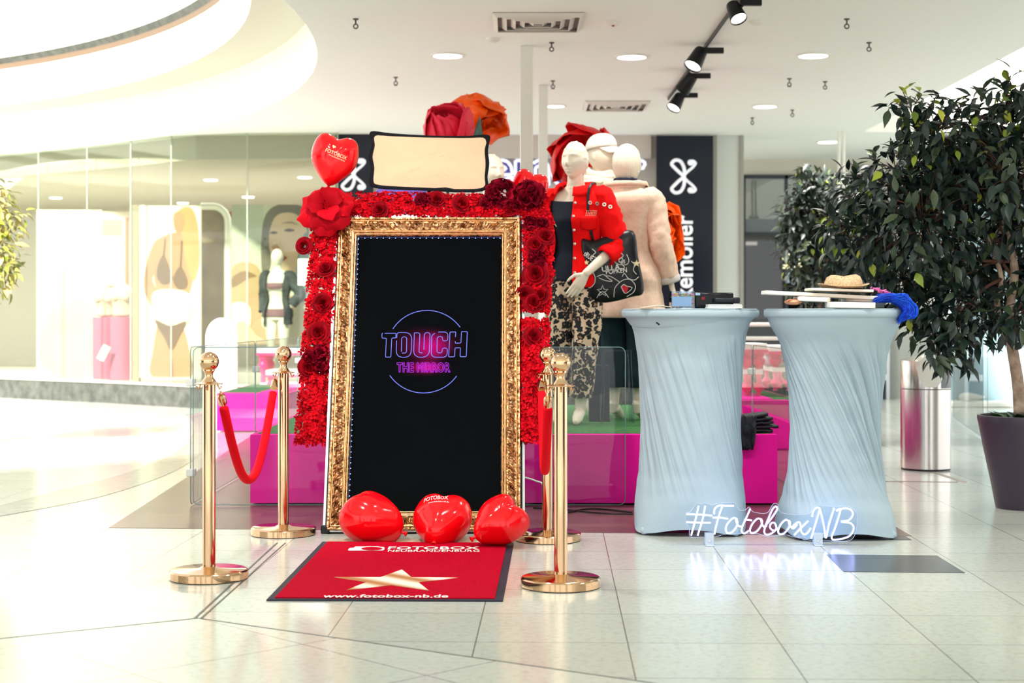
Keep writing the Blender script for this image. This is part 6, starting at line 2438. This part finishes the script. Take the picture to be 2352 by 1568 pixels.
def back_tree(label, base, Y, cls, n, L, trunkpts, m, newf=.03):
    t = thing('potted_tree', label, 'tree', base)
    mb = MB()
    mb.lathe([(.001, 0), (.17, 0), (.19, .05), (.25, .50), (.24, .52), (.22, .48), (.001, .46)], 32, base)
    mb.build('pot', mat('dark_planter', (60, 54, 64), .4), t)
    mb = MB()
    q = crom(trunkpts, 6)
    mb.tube(q, [.04 - .02 * i / (len(q) - 1) for i in range(len(q))], 10)
    for (c, r, nf) in cls:
        mb.tube([q[int(len(q) * .7)], q[-1].lerp(c, .5) + Vector((0, 0, .05)), c], [.014, .010, .005], 5)
    mb.build('trunk', M['bark'], t, ang=180)
    a, b_ = MB(), MB()
    foliage(a, b_, cls, n, L, newf)
    a.build('foliage', m, t, ang=180)
    b_.build('young_leaves', M['leaf_new'], t, ang=180)
    return t
YB = 13.2
def c2(px, py, r, nf=1, dy=0):
    return (P(px, py, YB + dy), r / FPX * YB, nf)
xb = P(1880, 700, YB).x
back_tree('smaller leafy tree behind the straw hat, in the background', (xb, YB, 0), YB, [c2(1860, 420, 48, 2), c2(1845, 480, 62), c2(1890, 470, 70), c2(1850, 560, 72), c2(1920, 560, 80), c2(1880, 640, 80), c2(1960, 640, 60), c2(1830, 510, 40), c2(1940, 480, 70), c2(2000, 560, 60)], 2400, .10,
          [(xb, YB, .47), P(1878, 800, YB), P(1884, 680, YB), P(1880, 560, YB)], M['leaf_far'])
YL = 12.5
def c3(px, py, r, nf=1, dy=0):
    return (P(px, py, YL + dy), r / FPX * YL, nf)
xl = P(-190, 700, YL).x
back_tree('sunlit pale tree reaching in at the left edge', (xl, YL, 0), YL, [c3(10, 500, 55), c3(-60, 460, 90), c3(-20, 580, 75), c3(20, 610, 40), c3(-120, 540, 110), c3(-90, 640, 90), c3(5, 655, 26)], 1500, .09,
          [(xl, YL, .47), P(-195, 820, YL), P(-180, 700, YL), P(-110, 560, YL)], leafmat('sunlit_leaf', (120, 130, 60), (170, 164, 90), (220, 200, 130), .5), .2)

# ---- steel litter bin
YBN = FL(2126, 1083).y + .17
bc = Vector((P(2126, 900, YBN).x, YBN, 0))
r_ = 56.5 / FPX * (YBN - .02)
ztp = CAMH + (HY - 818) / FPX * YBN
bn = thing('litter_bin', 'round brushed steel litter bin with a tilted oval opening', 'litter bin', bc)
M['bin'] = mat('brushed_steel_bin', (206, 200, 196), .22, 1.0)
zc_ = CAMH + (HY - 893) / FPX * YBN
mb = MB()
mb.lathe([(r_ * .97, .0), (r_ * .97, .014)], 48, bc)
mb.build('foot_ring', M['black'], bn)
mb = MB()
mb.lathe([(r_, .014), (r_, zc_)], 64, bc, cap=False)
mb.build('body', M['bin'], bn)
mb = MB()
mb.lathe([(r_, zc_ + .006), (r_, ztp - .03), (r_ * .985, ztp - .026), (r_ * .2, ztp + .014), (.001, ztp + .015)], 64, bc, cap=False)
hd = mb.build('hood', M['bin'], bn)
mb = MB()
ocx, ocz = P(2124, 851, YBN).x - bc.x, CAMH + (HY - 851) / FPX * YBN
def flap(u, v):
    a = 2 * pi * u
    x = max(-r_ * .96, min(r_ * .96, ocx + v * .088 * cos(a)))
    z = ocz + v * max(-.108, .118 * sin(a))
    return (bc.x + x, bc.y - sqrt(max(0, r_ * r_ - x * x)) - .004, z)
mb.grid(flap, 48, 10, True)
mb.build('opening_flap', mat('pale_flap', (206, 206, 198), .45), bn, ang=180)
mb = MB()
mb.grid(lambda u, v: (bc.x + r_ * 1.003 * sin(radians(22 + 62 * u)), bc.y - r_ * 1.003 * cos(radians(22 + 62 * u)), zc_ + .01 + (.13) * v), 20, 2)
mb.build('dark_panel', mat('dark_steel', (96, 98, 98), .3, .9), bn)  # darker curved sheet over the right of the hood

# ================================================================== SHOP SIGNS AND BANNERS
def bow_pts():
    # ribbon bow logo in unit box, centred
    return [(.42, .86), (.50, .96), (.30, .99), (.20, .84), (.02, .55), (-.30, .20), (-.42, -.02 + .45), (-.30, .95), (-.02, .62), (.02, .0)]
def banner(name, label, px0, px1, py0, py1, Y, logo_xy, logo_h, text=None):
    o = P(px0, py1, Y)
    q = P(px1, py0, Y)
    t = thing(name, label, 'banner', ((o.x + q.x) / 2, Y, 0))
    mb = MB()
    mb.bb((o.x, Y - .04, 0.0), (q.x, Y, q.z))
    mb.build('panel', M['navy'], t)
    mb = MB()
    lx, ly = logo_xy
    h = logo_h
    def L(x, y):
        return P(lx + x * h, ly - y * h, Y - .05)
    for sgn in (1, -1):
        loop = crom([(.05, 0), (-.10, .10), (-.27, .26), (-.36, .38), (-.26, .49), (-.10, .46), (0, .30), (.03, .12), (.02, 0)], 6)
        mb.tube([L(x, y * sgn) for x, y in loop], .0100 * h / 38, 8)
        curl_ = crom([(-.02, 0), (.12, .14), (.28, .28), (.36, .40), (.28, .47), (.20, .43)], 6)
        mb.tube([L(x, y * sgn) for x, y in curl_], .0080 * h / 38, 8)
        mb.ell(L(.21, .42 * sgn), (.018 * h / 38,) * 3, 10, 8)
    mb.build('bow_logo', M['sign_white'], t)
    if text:
        s, x_base, y_start, y_end, cap = text
        mb = MB()
        a, b_ = P(x_base, y_start, Y - .05), P(x_base, y_end, Y - .05)
        vs, fs, wd = text_flat(s, .018)
        cpx = cap / FPX * Y
        mb.add([a + (b_ - a) * (x / wd) + Vector((-y / .72 * cpx, 0, 0)) for x, y in vs], fs)
        mb.build('lettering', M['sign_white'], t, smooth=False, solid=.01)
    return t
M['sign_white'] = mat('sign_white', (240, 242, 244), .5, emit=(235, 240, 255), es=.35)
YBN2 = 18.55
banner('shop_banner', 'tall dark banner with a white ribbon bow and upright lettering, right of the mannequins', 1507, 1637, 312, 700, YBN2, (1570, 405), 76, ('hunkemöller', 1590, 767, 494, 41))
banner('shop_banner', 'dark banner with a white ribbon bow half hidden behind the left heart balloon', 772, 858, 308, 700, YBN2, (812, 400), 72)
# horizontal illuminated name on the pale fascia
ls = thing('shop_sign', 'large lit lettering on the pale fascia behind the mannequins', 'sign', P(1200, 425, 18.6))
mb = MB()
vs, fs, wd = text_flat('hunkemöller', .02, 1.04)
a, b_ = P(905, 424, 18.6), P(1482, 424, 18.6)
hs = 84 / FPX * 18.6
mb.add([a + (b_ - a) * (x / wd) + Vector((0, 0, y / .72 * hs)) for x, y in vs], fs)
mb.build('letter_faces', mat('violet_letter_face', (84, 74, 150), .5), ls, smooth=False, solid=.05)
mb = MB()
cnt = {}
for f in fs:
    for i in range(len(f)):
        e = tuple(sorted((f[i], f[(i + 1) % len(f)])))
        cnt[e] = cnt.get(e, 0) + 1
for (i, j), n in cnt.items():
    if n == 1:
        p, q = vs[i], vs[j]
        mb.tube([a + (b_ - a) * (p[0] / wd) + Vector((0, -.04, p[1] / .72 * hs)), a + (b_ - a) * (q[0] / wd) + Vector((0, -.04, q[1] / .72 * hs))], .020, 5)
mb.build('letter_outline', emis('cool_white_outline', (236, 238, 255), 1.3), ls)
# warm glowing sign in the far shop (only its blurred strokes can be made out)
YS = 21.44
gs = thing('shop_sign', 'small yellow glowing letters on the dark shop front behind the far tree', 'sign', P(1850, 615, YS))
M['yglow'] = emis('yellow_glow', (250, 244, 190), 1.6)
for s_ in ([(1822, 583), (1806, 582), (1800, 590), (1808, 597), (1814, 603), (1808, 612), (1799, 612)], [(1826, 584), (1824, 600), (1828, 613)], [(1838, 583), (1834, 598), (1840, 612)],
           [(1902, 610), (1905, 590), (1912, 600), (1916, 612)], [(1924, 580), (1920, 596), (1930, 608)], [(1940, 588), (1938, 600)]):
    mb = MB()
    mb.tube([P(x, y, YS) for x, y in crom(s_, 4)], .030, 6)
    mb.build('letter', M['yglow'], gs, ang=180)
mb = MB()
pts = [P(1816 + 8 * cos(2 * pi * k / 16), 638 + 17 * sin(2 * pi * k / 16), YS) for k in range(16)]
mb.tube(pts, .026, 6, closed=True)
tag(mb.build('hanging_ring', mat('pale_blue_ring', (190, 210, 220), .4), at=P(1816, 655, YS)), 'pale oval ring hanging below the yellow glowing letters', 'decoration')
mb = MB()
q = P(1722, 559, 23.87)
mb.box(q, (.22, .05, .05))
tag(mb.build('strip_light', emis('strip_light', (255, 248, 230), 4), at=q), 'short white strip light inside the dark far shop', 'light')

# ================================================================== LINGERIE SHOP WINDOW
YP = 19.6
def poster(label, px, Y, bgcol, shapes, frame=(236, 232, 222)):
    """px: x0, x1, y0, y1; shapes: (colour, points, smooth) as they stand on the printed sheet"""
    x0, x1, y0, y1 = px
    a, b_ = P(x0, y1, Y), P(x1, y0, Y)
    t = thing('advert_poster', label, 'poster', ((a.x + b_.x) / 2, Y, max(.29, a.z)), 'advert posters in the shop window')
    mb = MB()
    mb.bb((a.x, Y, a.z), (b_.x, Y + .06, b_.z))
    mb.build('panel', mat('poster_base', bgcol, .6), t)
    if a.z > .40:
        for x in (a.x + .06, b_.x - .06):
            mb = MB()
            mb.bb((x - .015, Y + .02, .25), (x + .015, Y + .05, a.z))
            mb.build('leg', M['alu'], t)
    ms, mb = [], MB()
    for k, (col, pts, sm) in enumerate(shapes):
        mb.cur = k
        ms.append(mat('poster_ink', col, .6, var=(2.2, tuple(max(0, int(c * .93)) for c in col))))
        if sm:
            pts = crom(pts, 5, True)
        mb.poly([P(min(max(p[0], x0), x1), min(max(p[1], y0), y1), Y) + Vector((0, -.002 - .0012 * k, 0)) for p in pts])
    o = mb.build('printed_picture', ms, t, smooth=False)
    return t
SKP, BRA = (206, 156, 126), (138, 108, 92)
SK1, SK2, HAIRD, HAIRB = (232, 200, 176), (212, 168, 140), (124, 118, 110), (196, 166, 132)
poster('large poster of a dark haired woman behind the white shop mannequin', (532, 710, 470, 790), YP, (222, 222, 206), [
    ((206, 212, 196), [(532, 470), (606, 470), (600, 790), (532, 790)], 0),
    (HAIRD, [(600, 600), (602, 530), (612, 490), (640, 470), (690, 472), (710, 500), (710, 560), (690, 520), (640, 500), (622, 540), (622, 610), (606, 640)], 1),
    (SK1, [(622, 520), (640, 492), (680, 492), (706, 530), (710, 600), (680, 640), (650, 640), (626, 590), (618, 560)], 1),
    ((92, 78, 70), [(620, 535), (628, 531), (638, 534), (629, 537.5)], 1),
    ((92, 78, 70), [(652, 529), (664, 524.5), (678, 529), (664, 532.5)], 1),
    ((150, 122, 104), [(646, 513), (668, 509), (684, 516), (667, 512.5)], 1),
    ((190, 140, 116), [(624, 566), (636, 562), (642, 570), (630, 574)], 1),
    ((176, 92, 86), [(630, 590), (646, 586), (660, 592), (644, 600)], 1),
    ((136, 160, 178), [(690, 560), (710, 540), (710, 680), (690, 690), (680, 640)], 1),
    (SK2, [(532, 700), (560, 660), (620, 650), (690, 700), (710, 740), (710, 790), (532, 790)], 1),
    (HAIRB, [(532, 620), (560, 602), (592, 612), (602, 650), (590, 676), (550, 690), (532, 690)], 1),
    ((150, 118, 90), [(532, 640), (560, 622), (590, 634), (570, 640), (536, 660)], 1),
    ((238, 238, 230), [(532, 700), (574, 704), (568, 770), (532, 776)], 1),
    (SK1, [(548, 740), (570, 745), (590, 770), (620, 790), (548, 790)], 1),
    ((214, 208, 196), [(660, 730), (700, 690), (710, 690), (710, 790), (655, 790)], 1)])
poster('poster of a blonde woman in taupe underwear, left of the rounded grey pillar', (320, 461, 472, 866), YP, (248, 244, 228), [
    (SKP, [(396, 535), (420, 535), (440, 560), (448, 600), (440, 660), (424, 700), (420, 740), (432, 790), (440, 866), (350, 866), (352, 800), (362, 740), (366, 700), (356, 650), (348, 600), (352, 560), (370, 545)], 1),
    (SKP, [(356, 556), (338, 600), (330, 660), (350, 704), (374, 694), (358, 660), (350, 640), (360, 600)], 1),
    ((204, 172, 124), [(404, 500), (412, 482), (430, 474), (446, 486), (456, 530), (458, 600), (446, 644), (432, 620), (424, 580), (418, 540)], 1),
    (SKP, [(398, 498), (406, 486), (420, 490), (424, 515), (414, 536), (402, 528)], 1),
    (BRA, [(362, 612), (376, 586), (392, 622), (396, 642), (378, 654), (362, 640)], 1),
    (BRA, [(398, 640), (414, 612), (430, 640), (428, 660), (408, 662)], 1),
    (BRA, [(374, 590), (378, 548), (381, 548), (378, 590)], 0),
    (BRA, [(413, 614), (416, 552), (419, 552), (417, 614)], 0),
    ((240, 234, 222), [(352, 672), (400, 664), (438, 680), (434, 740), (372, 748), (354, 720)], 1),
    (BRA, [(356, 735), (392, 748), (428, 738), (414, 768), (394, 804), (378, 776)], 1),
    ((176, 124, 98), [(393, 804), (398, 866), (389, 866)], 0)])
poster('overexposed bright poster at the far left of the shop window', (84, 231, 482, 880), 20.9, (252, 248, 236), [
    ((250, 238, 210), [(110, 540), (150, 500), (190, 520), (200, 600), (180, 700), (120, 700), (100, 620)], 1),
    ((244, 224, 196), [(100, 740), (140, 700), (200, 690), (228, 760), (228, 850), (150, 870), (92, 830)], 1),
    ((252, 244, 222), [(130, 560), (160, 540), (180, 560), (170, 620), (140, 620)], 1)])
poster('slim pale red striped poster beside the pink pedestals', (233, 299, 486, 655), 20.7, (236, 216, 200), [
    ((238, 190, 170), [(236, 505), (280, 505), (280, 540), (236, 540)], 0),
    ((222, 150, 130), [(288, 500), (297, 500), (297, 655), (288, 655)], 0)])
# pillars and panels inside the window
def panel_thing(name, label, cat, px0, px1, py0, py1, Y, d, m, bev=.0, grp=None):
    a, b_ = P(px0, py1, Y), P(px1, py0, Y)
    mb = MB()
    mb.bb((a.x, Y, a.z), (b_.x, Y + d, b_.z))
    return tag(mb.build(name, m, at=((a.x + b_.x) / 2, Y, a.z), bevel=bev), label, cat, grp)
mb = MB()
a, b_ = P(462, 880, 20.2), P(524, 474, 20.2)
pts = [(a.x, a.z)] + [(b_.x, a.z)] + [(b_.x - .20 + .20 * cos(radians(t_)), b_.z - .20 + .20 * sin(radians(t_))) for t_ in range(0, 91, 10)] + [(a.x, b_.z)]
mb.prism([Vector((x, 20.2, z)) for x, z in pts], (0, .3, 0))
pil = tag(mb.build('display_pillar', mat('brown_grey_pillar', (146, 132, 116), .5, var=(3, (120, 108, 96))), at=((a.x + b_.x) / 2, 20.2, .25)), 'rounded brown-grey pillar panel between the two large posters', 'pillar')
mb = MB()
mb.tube([Vector((x, 20.18, z)) for x, z in pts[1:-1]] + [Vector((a.x, 20.18, b_.z))], .045, 8)
mb.build('bright_rim', mat('bright_rim', (226, 230, 222), .3), pil)
panel_thing('shelf_strip', 'narrow dark shelf strip with red items right of the rounded pillar', 'shelf', 525, 533, 486, 760, 20.4, .1, mat('shelf_dark', (110, 90, 84), .6, var=(4, (176, 40, 36))))
panel_thing('white_notice', 'white square notice in the window by the large poster', 'notice', 684, 712, 594, 655, 18.37, .02, M['white'])
panel_thing('door_edge', 'tall taupe window post left of the blonde poster', 'post', 303, 318, 470, 880, 19.7, .15, mat('taupe_post', (172, 160, 146), .5))
# white arched display panel and busts
mb = MB()
a, b_ = P(472, 925, 17.2), P(545, 730, 17.2)
w_ = (b_.x - a.x) / 2
cz_ = b_.z - w_ * 1.25
pts = [(a.x, .0), (b_.x, .0)] + [(a.x + w_ + w_ * cos(radians(t_)), cz_ + w_ * 1.25 * sin(radians(t_))) for t_ in range(0, 181, 10)]
mb.prism([Vector((x, 17.2, z)) for x, z in pts], (0, .05, 0))
tag(mb.build('arched_panel', M['white'], at=((a.x + b_.x) / 2, 17.2, 0), bevel=.004), 'white arched free-standing panel behind the near left stanchion', 'panel')
M['pink_ped'] = mat('pink_pedestal', (214, 120, 158), .4)
def bust(px, py_top, py_ped, Y, lab, torso):
    c = P(px, py_ped, Y)
    hw = 27 / FPX * Y
    mb = MB()
    mb.lathe([(hw, .27), (hw, c.z)], 32, (c.x, Y, 0))
    tag(mb.build('pedestal', M['pink_ped'], at=(c.x, Y, .27)), 'tall pink cylindrical pedestal ' + lab, 'pedestal', 'pink display pedestals')
    t = thing('bust_form', torso, 'bust form', c, 'white torso busts on pink pedestals')
    h = (py_ped - py_top) / FPX * Y
    mb = MB()
    N = 28
    rows = []
    for (f, rx, ry, yo) in ((0, .12, .085, 0), (.10, .125, .09, 0), (.28, .105, .075, 0), (.5, .125, .10, -.02), (.62, .135, .105, -.025), (.78, .15, .08, 0), (.84, .11, .06, .005), (.88, .05, .045, .005), (1.0, .045, .042, 0)):
        rows.append([Vector((c.x + rx * cos(2 * pi * k / N), Y + yo + ry * sin(2 * pi * k / N), c.z + f * h)) for k in range(N)])
    mb.loft(rows)
    for sx in (-1, 1):
        mb.ell((c.x + sx * .062, Y - .085, c.z + .56 * h), (.055, .05, .055), 14, 8)
    mb.build('torso', M['manne'], t, ang=180, subs=1)
    mb = MB()
    for sx in (-1, 1):
        mb.ell((c.x + sx * .062, Y - .098, c.z + .545 * h), (.056, .042, .045), 14, 8)
    mb.tube([(c.x + .135 * sin(2 * pi * k / 20), Y - .02 - .105 * cos(2 * pi * k / 20), c.z + .52 * h) for k in range(20)], .010, 6, closed=True)
    mb.build('bra', mat('pale_peach_lace', (236, 210, 194), .8), t, ang=180)
bust(240, 652, 728, 20.25, 'at the left, under the broader bust', 'white torso bust on the left pink pedestal')
bust(280, 645, 728, 20.0, 'at the right, under the bust with a longer neck', 'white torso bust on the right pink pedestal')
mb = MB()
c = P(238, 810, 19.75)
mb.box(c, (.10, .01, .20), Matrix.Rotation(radians(28), 3, 'Y'))
tag(mb.build('price_card', M['white'], at=c), 'tilted white price card before the pink pedestals', 'card')
# white egg-head mannequin with grey cardigan
YM = 18.95
f6_ = Fig('mannequin', 'white faceless shop mannequin in a grey open cardigan before the large poster', (P(638, 700, YM).x, YM, .262), radians(-14), .92, None, voxel=.007)
f6_.make([{'j': [(.172, .0, 1.415), (.29, .06, 1.18), (.165, .0, 1.0)], 'thumb': (-.3, -1, 0), 'n': (1, 0, 0)},
          {'j': [(-.172, 0, 1.415), (-.21, .04, 1.13), (-.19, -.03, .90)], 'thumb': (.2, -1, 0), 'n': (-1, 0, 0)}], egg=True, feet='flat', m=mat('shop_white', (238, 238, 230), .4))
M['cardi'] = mat('grey_cardigan', (92, 98, 106), .85, var=(5, (60, 64, 72)))
f6_.shell('grey_cardigan', M['cardi'], .78, 1.46, lambda z: .03 + .05 * max(0, 1.15 - z), radians(40), 2 * pi - radians(40), wr=.012)
f6_.sleeve('cardigan_sleeve', M['cardi'], 0, .03, .95, .01)
f6_.sleeve('cardigan_sleeve', M['cardi'], 1, .03, .95, .01)
M['mauve'] = mat('mauve_lace', (142, 108, 122), .8)
f6_.shell('mauve_bra', M['mauve'], 1.245, 1.325, .010, wr=.002, nv=12)
f6_.shell('mauve_briefs', M['mauve'], .885, .985, .010, wr=.002, nv=12)
# ceiling spots inside the lingerie shop
for (px, py, lb) in ((484, 413, 'near white ceiling lamp inside the lingerie shop'), (420, 466, 'low white ceiling lamp above the blonde poster'), (324, 474, 'white ceiling lamp at the left end of the lingerie shop'), (700, 407, 'white ceiling lamp above the large poster face'), (570, 452, 'white ceiling lamp between pillar and face poster'), (128, 454, 'hazy white ceiling lamp at the far left of the shop')):
    Y = (2.95 - CAMH) * FPX / (HY - py)
    Y = min(Y, 26.5)
    c = P(px, py, Y)
    mb = MB()
    mb.lathe([(.001, -.012), (.085, -.012), (.095, 0)], 20, (c.x, Y, 2.95))
    tag(mb.build('shop_lamp', M['lamp'], at=(c.x, Y, 2.95)), lb, 'ceiling light', 'round lamps inside the lingerie shop')
lamp('shop_fill', 'AREA', (-7.0, 22, 2.9), 850, (1, .99, .97), (0, 0, 0), shape='RECTANGLE', size=13, size_y=3)  # broad area light added to brighten the shop interior

# ---- pink trimmed display tables in the background
M['pink_lac'] = mat('pink_lacquer', (238, 62, 130), .3)
def disp_table(label, px0, px1, py_top, Y, d, zfloor, legs=4, shelf=True, grp='pink trimmed display tables'):
    a, b_ = P(px0, py_top, Y), P(px1, py_top, Y)
    t = thing('display_table', label, 'table', ((a.x + b_.x) / 2, Y + d / 2, zfloor), grp)
    mb = MB()
    mb.bb((a.x, Y, a.z - .05), (b_.x, Y + d, a.z))
    mb.build('tabletop', M['white'], t, bevel=.004)
    mb = MB()
    mb.bb((a.x - .01, Y - .01, a.z - .075), (b_.x + .01, Y + d + .01, a.z - .05))
    mb.build('trim', M['pink_lac'], t)
    if shelf:
        z = zfloor + (a.z - zfloor) * .42
        mb = MB()
        mb.bb((a.x + .03, Y + .03, z), (b_.x - .03, Y + d - .03, z + .04))
        mb.build('shelf', M['white'], t)
    H_ = a.z - .075 - zfloor
    for sx in (a.x + .06, b_.x - .06):
        for sy in (Y + .06, Y + d - .06):
            mb = MB()
            pr = [(.022, 0), (.014, .05), (.03, .12), (.052, .20), (.030, .28), (.018, .34), (.026, .50), (.030, .62), (.020, .66), (.050, .76), (.058, .84), (.034, .90), (.05, .94), (.05, 1)]
            mb.lathe([(r, z * H_) for r, z in pr], 20, (sx, sy, zfloor))
            mb.build('leg', M['pink_lac'], t, ang=60)
    return t
disp_table('pink turned-leg display table in the gap between the cocktail tables', 1700, 1762, 789, 13.0, .6, .412)
disp_table('white and pink display table behind the right cocktail table', 1768, 1830, 794, 14.0, .6, .412)
disp_table('white and pink display table seen through the left glass panels', 590, 720, 800, 17.3, .6, .0)
disp_table('low white and pink bench seen through the left glass panels', 610, 740, 850, 16.6, .5, .0, shelf=False)
mb = MB()
c = P(1796, 830, 13.95)
mb.ell((c.x, 14.3, .412 + (P(0, 794, 14).z - .412) * .42 + .10), (.13, .1, .07), 16, 10, fn=lambda d: Vector((d.x * .15, d.y * .1, d.z * .07 + .015 * nz(d.x * 4, d.y * 4, d.z * 3))))
tag(mb.build('folded_cloth', mat('white_linen', (228, 230, 234), .9), at=(c.x, 14.3, 1)), 'rumpled white cloth on the shelf of the far display table', 'cloth')
# white guard rail beyond the tables
mb = MB()
for py in (745, 777):
    a, b_ = P(1690, py, 15.6), P(1845, py, 15.6)
    mb.tube([a, b_], .019, 8)
for px in (1692, 1843):
    p = P(px, 745, 15.6)
    mb.tube([(p.x, 15.6, 0), p], .022, 8)
tag(mb.build('guard_rail', M['white'], at=(P(1767, 745, 15.6).x, 15.6, 0)), 'white two-bar guard rail seen in the gap between the cocktail tables', 'railing')

# ---- far right: glass balustrade and blue display
panel((P(2268, 800, 13.6).x, 13.6, 0), (P(2268, 800, 13.6).x + 2.2, 13.6, 0), .02, 1.02, 'glass barrier panel behind the potted tree at the right edge', False)
panel((P(2190, 800, 16.5).x, 16.5, 0), (P(2262, 800, 13.6).x, 13.65, 0), .02, 1.02, 'glass barrier panel running back between the bin and the potted tree', False)
panel_thing('display_case', 'pale blue glass display case beyond the barrier at the right', 'display case', 2196, 2330, 822, 925, 19.2, .5, mat('pale_blue_case', (158, 186, 200), .25))
panel_thing('shoe_shelf', 'white shelf edge under the pale blue display case', 'shelf', 2186, 2332, 925, 934, 18.6, .55, M['white'])
mb = MB()
c = P(2232, 912, 18.9)
mb.ell(c, None, 16, 10, fn=lambda d: Vector((d.x * .16, d.y * .06, d.z * .05 * (1 - .5 * d.x))))
tag(mb.build('shoe', M['white'], at=c), 'white shoe shape on the shelf of the pale blue case', 'shoe')
mb = MB()
mb.tube([(P(2177, 900, 20.3).x, 20.3, 0), (P(2177, 800, 20.3).x, 20.3, 2.2)], .05, 8)
tag(mb.build('steel_post', M['alu'], at=(P(2177, 900, 20.3).x, 20.3, 0)), 'slim steel post right behind the litter bin', 'post')
